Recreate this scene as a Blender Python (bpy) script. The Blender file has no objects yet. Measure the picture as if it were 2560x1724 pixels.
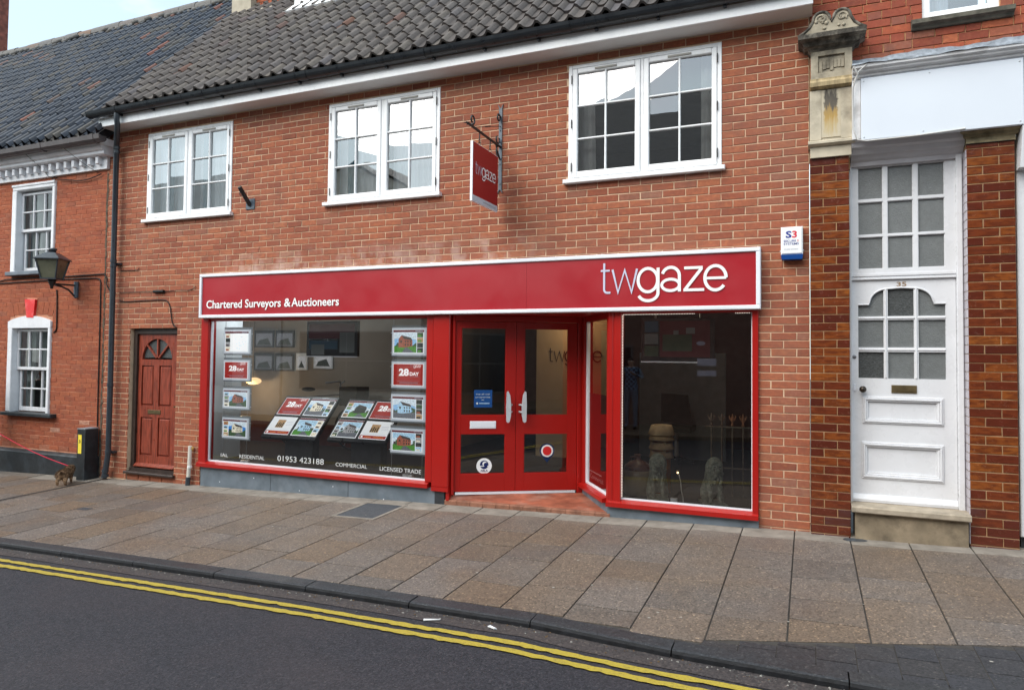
import bpy, math, random
from mathutils import Vector, Matrix

sc = bpy.context.scene
COL = sc.collection
rng = random.Random(7)

# ------------------------------------------------------------------ camera
cam = bpy.data.cameras.new('camera')
cam.sensor_fit = 'HORIZONTAL'; cam.sensor_width = 36.0
cam.lens = 1740.4 / 2560 * 36.0
cam.shift_x = 0.0; cam.shift_y = -0.0107
cam.clip_start = 0.05; cam.clip_end = 600
co = bpy.data.objects.new('camera', cam); COL.objects.link(co)
yaw, pit, rol = math.radians(23.081), math.radians(1.888), math.radians(0.612)
fw = Vector((-math.sin(yaw) * math.cos(pit), math.cos(yaw) * math.cos(pit), math.sin(pit)))
rt = Vector((math.cos(yaw), math.sin(yaw), 0)); up = rt.cross(fw)
rt2 = rt * math.cos(rol) + up * math.sin(rol); up2 = -rt * math.sin(rol) + up * math.cos(rol)
M = Matrix((rt2, up2, -fw)).transposed().to_4x4()
M.translation = Vector((6.648, -6.941, 1.8636))
co.matrix_world = M
sc.camera = co

# ------------------------------------------------------------------ sky, sun, exposure
SUN_EL, SUN_AZ = math.radians(44), math.radians(212)      # azimuth clockwise from +y
world = bpy.data.worlds.new('World'); sc.world = world; world.use_nodes = True
nt = world.node_tree; nt.nodes.clear()
wo = nt.nodes.new('ShaderNodeOutputWorld'); bg = nt.nodes.new('ShaderNodeBackground')
sky = nt.nodes.new('ShaderNodeTexSky'); sky.sky_type = 'NISHITA'; sky.sun_disc = False
sky.sun_elevation = SUN_EL; sky.sun_rotation = SUN_AZ
sky.air_density = 1.2; sky.dust_density = 2.0; sky.ozone_density = 1.0
tcw = nt.nodes.new('ShaderNodeTexCoord'); nz = nt.nodes.new('ShaderNodeTexNoise')
nz.inputs['Scale'].default_value = 2.2; nz.inputs['Detail'].default_value = 7; nz.inputs['Roughness'].default_value = .55
mpw = nt.nodes.new('ShaderNodeMapping'); mpw.inputs['Scale'].default_value = (1, 1, 2.4)
nt.links.new(tcw.outputs['Generated'], mpw.inputs['Vector']); nt.links.new(mpw.outputs['Vector'], nz.inputs['Vector'])
rmw = nt.nodes.new('ShaderNodeValToRGB')
rmw.color_ramp.elements[0].position = .40; rmw.color_ramp.elements[0].color = (.30, .30, .30, 1)
rmw.color_ramp.elements[1].position = .66; rmw.color_ramp.elements[1].color = (.95, .95, .95, 1)
nt.links.new(nz.outputs['Fac'], rmw.inputs['Fac'])
mxw = nt.nodes.new('ShaderNodeMix'); mxw.data_type = 'RGBA'
nt.links.new(rmw.outputs['Color'], mxw.inputs['Factor'])
nt.links.new(sky.outputs['Color'], mxw.inputs['A']); mxw.inputs['B'].default_value = (8.8, 10.6, 11.4, 1)
nt.links.new(mxw.outputs['Result'], bg.inputs['Color']); bg.inputs['Strength'].default_value = .088
nt.links.new(bg.outputs['Background'], wo.inputs['Surface'])

sun = bpy.data.lights.new('sun', 'SUN'); sun.energy = 1.5; sun.angle = math.radians(55); sun.color = (1, .95, .88)
so = bpy.data.objects.new('sun', sun); COL.objects.link(so)
sd = Vector((math.sin(SUN_AZ) * math.cos(SUN_EL), math.cos(SUN_AZ) * math.cos(SUN_EL), math.sin(SUN_EL)))
so.rotation_euler = sd.to_track_quat('Z', 'Y').to_euler(); so.location = sd * 30

vs = sc.view_settings
vs.view_transform = 'Standard'; vs.look = 'None'; vs.exposure = 1.2; vs.gamma = 1.0; vs.use_curve_mapping = False
sc.cycles.max_bounces = 10; sc.cycles.transparent_max_bounces = 24
sc.cycles.diffuse_bounces = 4; sc.cycles.glossy_bounces = 5

# ------------------------------------------------------------------ helpers
def S(r, g, b):
    f = lambda c: (c / 255 / 12.92) if c / 255 <= .04045 else ((c / 255 + .055) / 1.055) ** 2.4
    return (f(r), f(g), f(b))

WLOC = {}                                   # object -> world location

def put(o, parent=None, world=(0, 0, 0)):
    COL.objects.link(o)
    w = Vector(world); WLOC[o.name] = w
    if parent is not None:
        o.parent = parent; o.location = w - WLOC[parent.name]
    else:
        o.location = w
    return o

def tag(o, label=None, cat=None, group=None, kind=None):
    if label: o['label'] = label
    if cat: o['category'] = cat
    if group: o['group'] = group
    if kind: o['kind'] = kind
    return o

def thing(name, label, cat, loc=(0, 0, 0), group=None):
    o = bpy.data.objects.new(name, None); o.empty_display_size = .2
    put(o, None, loc)
    return tag(o, label, cat, group)

class MB:
    def __init__(s, xf=None): s.v = []; s.f = []; s.m = []; s.t = []; s.xf = xf; s.sm = []
    def add(s, vs, fs, m=0, t=0.5, smooth=False):
        b = len(s.v)
        for p in vs:
            p = Vector(p); s.v.append(s.xf(p) if s.xf else p)
        for f in fs:
            s.f.append(tuple(b + i for i in f)); s.m.append(m); s.t.append(t); s.sm.append(smooth)
        return s
    def box(s, x0, x1, y0, y1, z0, z1, m=0, t=.5, skip=''):
        vs = [(x0, y0, z0), (x1, y0, z0), (x1, y1, z0), (x0, y1, z0), (x0, y0, z1), (x1, y0, z1), (x1, y1, z1), (x0, y1, z1)]
        fs = {'b': (0, 3, 2, 1), 't': (4, 5, 6, 7), 'f': (0, 1, 5, 4), 'r': (1, 2, 6, 5), 'k': (2, 3, 7, 6), 'l': (3, 0, 4, 7)}
        return s.add(vs, [fs[k] for k in fs if k not in skip], m, t)
    def bev(s, x0, x1, y0, y1, z0, z1, b=.006, m=0, t=.5):
        """box whose front (-y) face is chamfered"""
        vs = [(x0, y1, z0), (x1, y1, z0), (x1, y1, z1), (x0, y1, z1),
              (x0, y0 + b, z0), (x1, y0 + b, z0), (x1, y0 + b, z1), (x0, y0 + b, z1),
              (x0 + b, y0, z0 + b), (x1 - b, y0, z0 + b), (x1 - b, y0, z1 - b), (x0 + b, y0, z1 - b)]
        fs = [(8, 9, 10, 11), (0, 1, 5, 4), (1, 2, 6, 5), (2, 3, 7, 6), (3, 0, 4, 7), (4, 5, 9, 8), (5, 6, 10, 9), (6, 7, 11, 10), (7, 4, 8, 11), (3, 2, 1, 0)]
        return s.add(vs, fs, m, t)
    def quad(s, a, b, c, d, m=0, t=.5): return s.add([a, b, c, d], [(0, 1, 2, 3)], m, t)
    def prism(s, pts, vec, m=0, t=.5, smooth=False):
        """closed polygon pts (3D) extruded along vec"""
        n = len(pts); v = Vector(vec)
        vs = [Vector(p) for p in pts] + [Vector(p) + v for p in pts]
        fs = [tuple(range(n))[::-1], tuple(range(n, 2 * n))]
        s.add(vs, fs, m, t)
        return s.add(vs, [(i, (i + 1) % n, n + (i + 1) % n, n + i) for i in range(n)], m, t, smooth)
    def tube(s, pts, r, n=8, m=0, t=.5, caps=True, smooth=True):
        pts = [Vector(p) for p in pts]; rs = r if isinstance(r, (list, tuple)) else [r] * len(pts)
        vs = []; k = len(pts); prev = None
        for i, p in enumerate(pts):
            d = (pts[min(i + 1, k - 1)] - pts[max(i - 1, 0)]).normalized()
            if prev is None:
                a = Vector((0, 0, 1)) if abs(d.z) < .9 else Vector((1, 0, 0)); u = d.cross(a).normalized()
            else:
                u = (prev - d * prev.dot(d)).normalized()
            prev = u; w = d.cross(u)
            for j in range(n):
                an = 2 * math.pi * j / n
                vs.append(p + (u * math.cos(an) + w * math.sin(an)) * rs[i])
        fs = [(i * n + j, i * n + (j + 1) % n, (i + 1) * n + (j + 1) % n, (i + 1) * n + j) for i in range(k - 1) for j in range(n)]
        s.add(vs, fs, m, t, smooth)
        if caps:
            s.add(vs[:n], [tuple(range(n))[::-1]], m, t); s.add(vs[-n:], [tuple(range(n))], m, t)
        return s
    def lathe(s, prof, c, n=20, m=0, t=.5, axis='z', smooth=True, ang0=0.0):
        vs = []; c = Vector(c)
        for r, h in prof:
            for j in range(n):
                a = ang0 + 2 * math.pi * j / n; x, y = r * math.cos(a), r * math.sin(a)
                vs.append(c + (Vector((x, y, h)) if axis == 'z' else Vector((x, -h, y))))
        k = len(prof)
        fs = [(i * n + j, i * n + (j + 1) % n, (i + 1) * n + (j + 1) % n, (i + 1) * n + j) for i in range(k - 1) for j in range(n)]
        fs += [tuple(range(n))[::-1], tuple(range((k - 1) * n, k * n))]
        return s.add(vs, fs, m, t, smooth)
    def ell(s, c, r, n=12, k=8, m=0, t=.5):
        prof = []
        vs = []; c = Vector(c)
        for i in range(k + 1):
            th = math.pi * i / k
            for j in range(n):
                a = 2 * math.pi * j / n
                vs.append(c + Vector((r[0] * max(math.sin(th), .02) * math.cos(a), r[1] * max(math.sin(th), .02) * math.sin(a), -r[2] * math.cos(th))))
        fs = [(i * n + j, i * n + (j + 1) % n, (i + 1) * n + (j + 1) % n, (i + 1) * n + j) for i in range(k) for j in range(n)]
        return s.add(vs, fs, m, t, True)
    def mesh(s, name, mats, origin):
        me = bpy.data.meshes.new(name)
        me.from_pydata([v - origin for v in s.v], [], s.f)
        for mt in mats: me.materials.append(mt)
        if len(mats) > 1: me.polygons.foreach_set('material_index', s.m)
        at = me.attributes.new('tone', 'FLOAT', 'FACE'); at.data.foreach_set('value', s.t)
        me.polygons.foreach_set('use_smooth', s.sm)
        me.update()
        return me
    def build(s, name, mats, parent=None, label=None, cat=None, group=None, kind=None, origin=None):
        if not isinstance(mats, (list, tuple)): mats = [mats]
        if origin is None:
            n = len(s.v); xs = [v.x for v in s.v]; ys = [v.y for v in s.v]; zs = [v.z for v in s.v]
            origin = Vector(((min(xs) + max(xs)) / 2, (min(ys) + max(ys)) / 2, min(zs) if parent is None else (min(zs) + max(zs)) / 2))
        origin = Vector(origin)
        o = bpy.data.objects.new(name, s.mesh(name, mats, origin))
        put(o, parent, origin)
        return tag(o, label, cat, group, kind)

def inst(name, mesh, parent, world, rot=None):
    o = bpy.data.objects.new(name, mesh); put(o, parent, world)
    if rot: o.rotation_euler = rot
    return o

# ---- lettering: the built-in font turned into triangles
_fc = {}
def font(body, bold=0.0):
    key = (body, bold)
    if key not in _fc:
        cu = bpy.data.curves.new('txt', 'FONT'); cu.body = body; cu.size = 1; cu.offset = bold; cu.resolution_u = 3
        ob = bpy.data.objects.new('txt', cu); COL.objects.link(ob)
        dg = bpy.context.evaluated_depsgraph_get(); me = bpy.data.meshes.new_from_object(ob.evaluated_get(dg))
        vs = [(v.co.x, v.co.y) for v in me.vertices]; fs = [tuple(p.vertices) for p in me.polygons]
        bpy.data.objects.remove(ob); bpy.data.curves.remove(cu); bpy.data.meshes.remove(me)
        _fc[key] = (vs, fs)
    return _fc[key]

def text(mb, body, O, U, V, width, height, m=0, bold=0.0, capref=None):
    """print body so that its box is width x height, lower left at O, along U, up V"""
    vs, fs = font(body, bold)
    x0 = min(v[0] for v in vs); x1 = max(v[0] for v in vs); y0 = min(v[1] for v in vs); y1 = max(v[1] for v in vs)
    if capref: y0, y1 = 0.0, capref
    O, U, V = Vector(O), Vector(U), Vector(V)
    mb.add([O + U * ((x - x0) / (x1 - x0) * width) + V * ((y - y0) / (y1 - y0) * height) for x, y in vs], fs, m)
    return mb

def ribbon(mb, pts, w, F, m=0, closed=False):
    n = len(pts); L = []; R = []
    for i in range(n):
        a = pts[(i - 1) % n] if (closed or i > 0) else pts[i]
        b = pts[(i + 1) % n] if (closed or i < n - 1) else pts[i]
        p = pts[i]
        d1 = Vector((p[0] - a[0], p[1] - a[1])); d2 = Vector((b[0] - p[0], b[1] - p[1]))
        if d1.length < 1e-9: d1 = d2
        if d2.length < 1e-9: d2 = d1
        d1.normalize(); d2.normalize(); n1 = Vector((-d1.y, d1.x)); n2 = Vector((-d2.y, d2.x))
        mi = (n1 + n2)
        mi = mi.normalized() if mi.length > 1e-6 else n1
        k = min(1 / max(mi.dot(n1), .35), 2.2) * w / 2
        L.append(F(p[0] + mi.x * k, p[1] + mi.y * k)); R.append(F(p[0] - mi.x * k, p[1] - mi.y * k))
    fs = [(i, (i + 1) % n, n + (i + 1) % n, n + i) for i in range(n if closed else n - 1)]
    mb.add(L + R, fs, m)

def arc(cx, cz, rx, rz, a0, a1, n=16):
    return [(cx + rx * math.cos(math.radians(a0 + (a1 - a0) * i / n)), cz + rz * math.sin(math.radians(a0 + (a1 - a0) * i / n))) for i in range(n + 1)]

def logo(mb, F3, mt, mg):
    """the six letter word in thin round letters; 0..1.24 wide, baseline 0"""
    lay = [0]
    def F(u, v): return F3(u, v, lay[0] * .00035)
    g = lambda P: [(x - 4.705, z - 2.515) for x, z in P]
    lay[0] += 1; ribbon(mb, g([(4.742, 2.822), (4.742, 2.56)] + arc(4.775, 2.556, .033, .034, 180, 270, 5) + [(4.808, 2.522)]), .021, F, mt)
    lay[0] += 1; ribbon(mb, g([(4.706, 2.746), (4.801, 2.746)]), .019, F, mt)
    lay[0] += 1; ribbon(mb, g([(4.829, 2.755), (4.886, 2.522), (4.954, 2.745), (5.024, 2.522), (5.079, 2.755)]), .022, F, mt)
    W = .030
    lay[0] += 1; ribbon(mb, g(arc(5.187, 2.637, .097, .116, 0, 360, 28)[:-1]), W, F, mg, True)
    lay[0] += 1; ribbon(mb, g([(5.288, 2.757), (5.288, 2.52)] + arc(5.19, 2.51, .098, .077, 0, -160, 14)), W, F, mg)
    lay[0] += 1; ribbon(mb, g(arc(5.412, 2.672, .083, .083, 165, 0, 12) + [(5.495, 2.60), (5.495, 2.516)]), W, F, mg)
    lay[0] += 1; ribbon(mb, g(arc(5.41, 2.583, .086, .056, 0, 360, 22)[:-1]), W * .93, F, mg, True)
    lay[0] += 1; ribbon(mb, g([(5.540, 2.743), (5.716, 2.743)]), W * .9, F, mg)
    lay[0] += 1; ribbon(mb, g([(5.706, 2.735), (5.552, 2.537)]), W, F, mg)
    lay[0] += 1; ribbon(mb, g([(5.534, 2.529), (5.730, 2.529)]), W * .9, F, mg)
    lay[0] += 1; ribbon(mb, g([(5.735, 2.637), (5.933, 2.637)]), W * .85, F, mg)
    lay[0] += 1; ribbon(mb, g(arc(5.834, 2.638, .098, .116, 0, 322, 26)), W, F, mg)

# ---- materials
def nodes(name):
    m = bpy.data.materials.new(name); m.use_nodes = True; t = m.node_tree
    return m, t, t.nodes['Principled BSDF'], t.nodes['Material Output']

def pos(t, scale=(1, 1, 1)):
    g = t.nodes.new('ShaderNodeNewGeometry'); mp = t.nodes.new('ShaderNodeMapping'); mp.inputs['Scale'].default_value = scale
    t.links.new(g.outputs['Position'], mp.inputs['Vector']); return mp.outputs['Vector']

def noise(t, scale, det=4, rough=.55, vec=None, stretch=(1, 1, 1)):
    n = t.nodes.new('ShaderNodeTexNoise'); n.inputs['Scale'].default_value = scale; n.inputs['Detail'].default_value = det
    n.inputs['Roughness'].default_value = rough
    t.links.new(vec if vec else pos(t, stretch), n.inputs['Vector']); return n.outputs['Fac']

def ramp(t, fac, stops, const=False):
    r = t.nodes.new('ShaderNodeValToRGB'); cr = r.color_ramp
    if const: cr.interpolation = 'CONSTANT'
    while len(cr.elements) < len(stops): cr.elements.new(.5)
    for e, (p, c) in zip(cr.elements, stops): e.position = p; e.color = (*c, 1) if len(c) == 3 else c
    t.links.new(fac, r.inputs['Fac']); return r.outputs['Color']

def mix(t, fac, a, b, mode='MIX'):
    n = t.nodes.new('ShaderNodeMix'); n.data_type = 'RGBA'; n.blend_type = mode
    for k, x in (('Factor', fac), ('A', a), ('B', b)):
        if isinstance(x, (int, float)): n.inputs[k].default_value = x
        elif isinstance(x, tuple): n.inputs[k].default_value = (*x, 1) if len(x) == 3 else x
        else: t.links.new(x, n.inputs[k])
    return n.outputs['Result']

def maths(t, op, a, b=None):
    n = t.nodes.new('ShaderNodeMath'); n.operation = op
    for i, x in enumerate((a, b)):
        if x is None: continue
        if isinstance(x, (int, float)): n.inputs[i].default_value = x
        else: t.links.new(x, n.inputs[i])
    return n.outputs[0]

def bump(t, b, h, strength=.3, dist=.004):
    n = t.nodes.new('ShaderNodeBump'); n.inputs['Strength'].default_value = strength; n.inputs['Distance'].default_value = dist
    t.links.new(h, n.inputs['Height']); t.links.new(n.outputs['Normal'], b.inputs['Normal'])

def tone(t):
    a = t.nodes.new('ShaderNodeAttribute'); a.attribute_name = 'tone'
    o = t.nodes.new('ShaderNodeObjectInfo')
    return a.outputs['Fac'], o.outputs['Random']

def plain(name, col, rough=.5, var=.12, scale=6, bmp=0.0, bscale=60, spec=.5, metal=0.0, dirt=None, dirt_amt=.5, stretch=(1, 1, 1), rv=.08):
    m, t, b, _ = nodes(name)
    c2 = tuple(x * (1 - var * 1.6) for x in col); c1 = tuple(min(1, x * (1 + var)) for x in col)
    c = ramp(t, noise(t, scale, 5, stretch=stretch), [(.3, c2), (.7, c1)])
    if dirt:
        f = ramp(t, noise(t, scale * .6, 6, .65, stretch=stretch), [(.5, (0, 0, 0)), (.72, (dirt_amt,) * 3)])
        c = mix(t, f, c, dirt)
    t.links.new(c, b.inputs['Base Color'])
    r = ramp(t, noise(t, scale * 2.3, 3), [(.3, (max(rough - rv, .02),) * 3), (.7, (min(rough + rv, 1),) * 3)])
    t.links.new(r, b.inputs['Roughness']); b.inputs['Specular IOR Level'].default_value = spec; b.inputs['Metallic'].default_value = metal
    if bmp: bump(t, b, noise(t, bscale, 4), bmp)
    return m

def flat(name, col, rough=.6, emit=0.0, spec=.3):
    m, t, b, _ = nodes(name)
    b.inputs['Base Color'].default_value = (*col, 1); b.inputs['Roughness'].default_value = rough; b.inputs['Specular IOR Level'].default_value = spec
    if emit:
        b.inputs['Emission Color'].default_value = (*col, 1); b.inputs['Emission Strength'].default_value = emit
    return m

def glass(name, k=1.0, tint=(.93, .95, .95), ripple=0.0):
    """thin window pane: transparent with a Fresnel reflection"""
    m, t, b, out = nodes(name); t.nodes.remove(b)
    tr = t.nodes.new('ShaderNodeBsdfTransparent'); tr.inputs['Color'].default_value = (*tint, 1)
    gl = t.nodes.new('ShaderNodeBsdfGlossy'); gl.inputs['Roughness'].default_value = 0.0; gl.inputs['Color'].default_value = (1, 1, 1, 1)
    fr = t.nodes.new('ShaderNodeFresnel'); fr.inputs['IOR'].default_value = 1.5
    f = maths(t, 'MINIMUM', maths(t, 'MULTIPLY', fr.outputs['Fac'], k), 1.0)
    if ripple:
        bp = t.nodes.new('ShaderNodeBump'); bp.inputs['Strength'].default_value = ripple; bp.inputs['Distance'].default_value = .01
        t.links.new(noise(t, 2.2, 2), bp.inputs['Height']); t.links.new(bp.outputs['Normal'], gl.inputs['Normal'])
    mx = t.nodes.new('ShaderNodeMixShader'); t.links.new(f, mx.inputs['Fac'])
    t.links.new(tr.outputs[0], mx.inputs[1]); t.links.new(gl.outputs[0], mx.inputs[2]); t.links.new(mx.outputs[0], out.inputs['Surface'])
    return m

def brickmat(name, stops, rough=.85, grain=.25, spec=.25, bmp=.5, glazed=False, soot=(.06, .05, .045), salts=None):
    m, t, b, _ = nodes(name)
    a, _r = tone(t)
    c = ramp(t, a, stops)
    n1 = noise(t, 34, 6, .62); n2 = noise(t, 5.5, 4)
    if not glazed:
        n3 = noise(t, 17, 3, .6, stretch=(1, 1, 1.8)); md = stops[len(stops) // 2][1]
        c = mix(t, ramp(t, n3, [(.40, (.55,) * 3), (.58, (0, 0, 0))]), c, (md[0] * .66, md[1] * .66, md[2] * .78))
        c = mix(t, ramp(t, n3, [(.55, (0, 0, 0)), (.74, (.5,) * 3)]), c, (md[0] * 1.12, md[1] * 1.35, md[2] * 1.1))
    else:
        c = mix(t, ramp(t, noise(t, 24, 3, .5, stretch=(.5, 1, 1.6)), [(.38, (.7,) * 3), (.6, (0, 0, 0))]), c, (.085, .018, .008))
    c = mix(t, ramp(t, n1, [(.28, (grain,) * 3), (.62, (0, 0, 0))]), c, tuple(x * .35 for x in stops[1][1]))
    c = mix(t, ramp(t, n1, [(.62, (0, 0, 0)), (.85, (.25,) * 3)]), c, (.62, .42, .30))
    c = mix(t, ramp(t, n2, [(.5, (0, 0, 0)), (.8, (.35 if not glazed else .12,) * 3)]), c, soot)
    if salts:                                              # pale lime salts and grey weathering on the old wall
        sx = t.nodes.new('ShaderNodeSeparateXYZ'); t.links.new(pos(t), sx.inputs[0])
        band = ramp(t, maths(t, 'MULTIPLY', maths(t, 'SUBTRACT', sx.outputs[2], 2.80), 2.2), [(.0, (0, 0, 0)), (.25, (1, 1, 1)), (.62, (.8,) * 3), (.95, (0, 0, 0))])
        runx = ramp(t, maths(t, 'MULTIPLY', maths(t, 'ADD', sx.outputs[0], .6), .2), [(.0, (0, 0, 0)), (.12, (1, 1, 1)), (.8, (1, 1, 1)), (.95, (0, 0, 0))])
        f = mix(t, 1.0, mix(t, 1.0, band, runx, 'MULTIPLY'), ramp(t, noise(t, 3.4, 4, .6, stretch=(1.6, 1, .9)), [(.46, (0, 0, 0)), (.62, (.62,) * 3)]), 'MULTIPLY')
        c = mix(t, f, c, salts)
        c = mix(t, ramp(t, noise(t, .9, 5, .6), [(.48, (0, 0, 0)), (.72, (.42,) * 3)]), c, (.24, .125, .09))
    t.links.new(c, b.inputs['Base Color'])
    b.inputs['Roughness'].default_value = rough; b.inputs['Specular IOR Level'].default_value = spec
    if glazed:
        t.links.new(ramp(t, noise(t, 18, 3), [(.3, (rough - .05,) * 3), (.8, (rough + .18,) * 3)]), b.inputs['Roughness'])
        bump(t, b, noise(t, 22, 2), .12, .004)
    else:
        bump(t, b, n1, bmp, .003)
    return m

# ------------------------------------------------------------------ materials
M_brick = brickmat('brick_red', [(0, (.22, .064, .041)), (.12, (.30, .085, .049)), (.4, (.36, .111, .060)), (.62, (.395, .130, .067)), (.75, (.42, .152, .073)),
                                 (.82, (.31, .115, .075)), (.88, (.28, .125, .088)), (.93, (.42, .21, .145)), (1, (.46, .27, .20))], salts=(.50, .37, .32))
M_mortar = plain('mortar_tan', (.66, .47, .32), .95, .10, 9, .2, 90, .2, dirt=(.40, .27, .19), dirt_amt=.45)
M_brickL = brickmat('brick_orange', [(0, (.30, .082, .046)), (.2, (.345, .095, .050)), (.5, (.375, .107, .054)), (.75, (.40, .122, .060)), (.84, (.30, .10, .06)), (.92, (.5, .23, .14)), (1, (.6, .45, .38))], .88, .3, .2, .7)
M_vent = plain('vent_grey', (.36, .345, .31), .5, .05)
M_mortarL = plain('mortar_limewashed', (.52, .23, .14), .95, .15, 7, .3, 70, .2, dirt=(.62, .45, .36), dirt_amt=.45)
M_brickR = brickmat('brick_dark_red', [(0, (.19, .045, .03)), (.3, (.29, .065, .04)), (.6, (.38, .09, .045)), (.78, (.44, .13, .06)), (.86, (.22, .08, .06)), (1, (.42, .2, .12))], .85, .3)
M_mortarR = plain('mortar_orange', (.55, .32, .16), .95, .15, 9, .3, 90, .2)
M_glaze = brickmat('brick_glazed_brown', [(0, (.06, .013, .009)), (.25, (.10, .019, .010)), (.45, (.15, .032, .011)), (.65, (.19, .046, .012)), (.8, (.235, .066, .014)), (.9, (.27, .084, .017)), (1, (.085, .03, .026))], .16, .12, .5, glazed=True, soot=(.08, .012, .006))
M_mortarG = plain('mortar_buff', (.36, .22, .115), .9, .15, 9, .2, 90, .2)
M_glazeW = plain('brick_glazed_lilac', (.46, .42, .46), .15, .08, 12, spec=.6)
M_white = plain('white_upvc', (.84, .85, .86), .28, .03, 3, spec=.5)
M_whitep = plain('white_gloss_paint', (.69, .695, .72), .3, .03, 5, .08, 14, .5, dirt=(.55, .54, .52), dirt_amt=.25)
M_whiteold = plain('white_weathered_paint', (.72, .72, .73), .55, .07, 7, .2, 24, .35, dirt=(.28, .26, .24), dirt_amt=.55)
M_cornice = plain('white_cornice_paint', (.76, .77, .80), .55, .05, 6, .15, 24, .35, dirt=(.45, .44, .42), dirt_amt=.35)
M_soffit = plain('soffit_board', (.66, .65, .64), .5, .03, 4)
M_red = plain('red_gloss_paint', (.35, .0078, .0052), .3, .025, 2, spec=.5, rv=.02)
M_redpanel = plain('red_sign_panel', (.355, .0125, .021), .36, .03, 1.2, spec=.5)
M_silver = plain('silver_sign_frame', (.77, .79, .84), .35, .04, 3, spec=.6)
M_lilac = flat('pale_lilac_vinyl', (.55, .55, .68), .5)
M_signwhite = flat('white_vinyl', (.85, .85, .85), .5)
M_stall = plain('grey_stall_riser', (.135, .165, .195), .55, .16, 5, .2, 40, .4, dirt=(.30, .33, .36), dirt_amt=.35)
M_stalldark = plain('dark_stall_end', (.03, .034, .04), .5, .2, 8)
M_terra = plain('terracotta_step', (.33, .10, .055), .6, .3, 5, .3, 50, .4, dirt=(.40, .26, .2), dirt_amt=.6)
M_terraedge = plain('terracotta_nosing', (.27, .12, .075), .7, .3, 9, .3, 50, .3)
M_black = plain('black_gutter_plastic', (.017, .021, .026), .33, .2, 5, spec=.5)
M_pipe = plain('grey_black_downpipe', (.036, .045, .056), .35, .15, 4, spec=.5)
M_iron = plain('wrought_iron', (.018, .017, .018), .5, .3, 20, .2, 60, .5, dirt=(.06, .03, .02), dirt_amt=.5)
M_ironblue = plain('painted_iron_plate', (.085, .11, .14), .4, .2, 12, .1, 60, .5)
M_brownwood = plain('mahogany_door', (.26, .050, .026), .34, .35, 9, .15, 30, .5, stretch=(5, 5, .5))
M_darkframe = plain('dark_brown_frame', (.035, .02, .015), .5, .25, 8)
M_brass = plain('aged_brass', (.16, .12, .06), .4, .2, 20, metal=.6)
M_chrome = plain('brushed_steel', (.50, .53, .56), .3, .04, 6, spec=.7)
M_glassW = glass('window_glass_double', 5.5, (.90, .93, .94), .05)
M_glassS = glass('shop_glass', 2.6, (.92, .94, .94))
M_glassO = glass('old_sash_glass', 1.6, (.9, .92, .92), .25)
M_stone = plain('limestone_grey', (.40, .35, .265), .85, .2, 6, .5, 34, .2, dirt=(.045, .04, .035), dirt_amt=.9)
M_stoneclean = plain('limestone_cream', (.52, .46, .355), .85, .12, 7, .4, 40, .2, dirt=(.16, .135, .10), dirt_amt=.6)
M_stonedark = plain('limestone_sooty', (.095, .085, .072), .9, .5, 14, .7, 30, .2, dirt=(.42, .38, .31), dirt_amt=.8)
M_stonestep = plain('stone_step', (.40, .335, .255), .85, .15, 8, .4, 60, .25, dirt=(.12, .105, .085), dirt_amt=.6)
M_lead = plain('lead_flashing', (.27, .30, .34), .55, .25, 7, .4, 20, .4, dirt=(.10, .11, .13), dirt_amt=.6, stretch=(3, 1, 3))
M_panelw = plain('blank_white_board', (.64, .685, .75), .4, .02, 1.5, spec=.4)
M_plinth = plain('black_plinth_paint', (.019, .023, .027), .45, .3, 8, .3, 20, .4, dirt=(.06, .075, .09), dirt_amt=.5)
M_render = plain('cement_render', (.42, .37, .29), .9, .12, 6, .3, 40, .2)
M_cable = flat('black_cable', (.012, .011, .011), .6)
M_cablew = flat('pale_cable', (.55, .54, .52), .6)
M_wplaster = plain('interior_plaster', (.34, .29, .235), .9, .05, 2)
M_wpale = plain('interior_pale_panel', (.84, .88, .90), .8, .04, 2)
M_wred = plain('interior_dark_red', (.10, .018, .014), .8, .1, 3)
M_carpet = plain('dark_carpet', (.030, .022, .022), .95, .25, 40)
M_ceil = plain('interior_ceiling', (.30, .285, .26), .9, .03, 2)
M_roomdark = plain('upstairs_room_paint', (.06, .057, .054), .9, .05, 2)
M_curtw = plain('cream_curtain', (.62, .60, .56), .9, .06, 12, stretch=(6, 6, .4))
M_curtt = plain('teal_curtain', (.05, .17, .22), .9, .12, 12, stretch=(6, 6, .4))
M_frost = plain('frosted_glass', (.15, .16, .16), .3, .07, 30, .9, 110, .6, rv=.03)
M_frost2 = plain('hammered_glass', (.075, .08, .08), .22, .28, 60, 1.0, 70, .6, stretch=(1, 1, 2.6), rv=.03)
M_roof = plain('pantile_grey', (.15, .135, .125), .75, .25, 12, .4, 60, .3)

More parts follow.
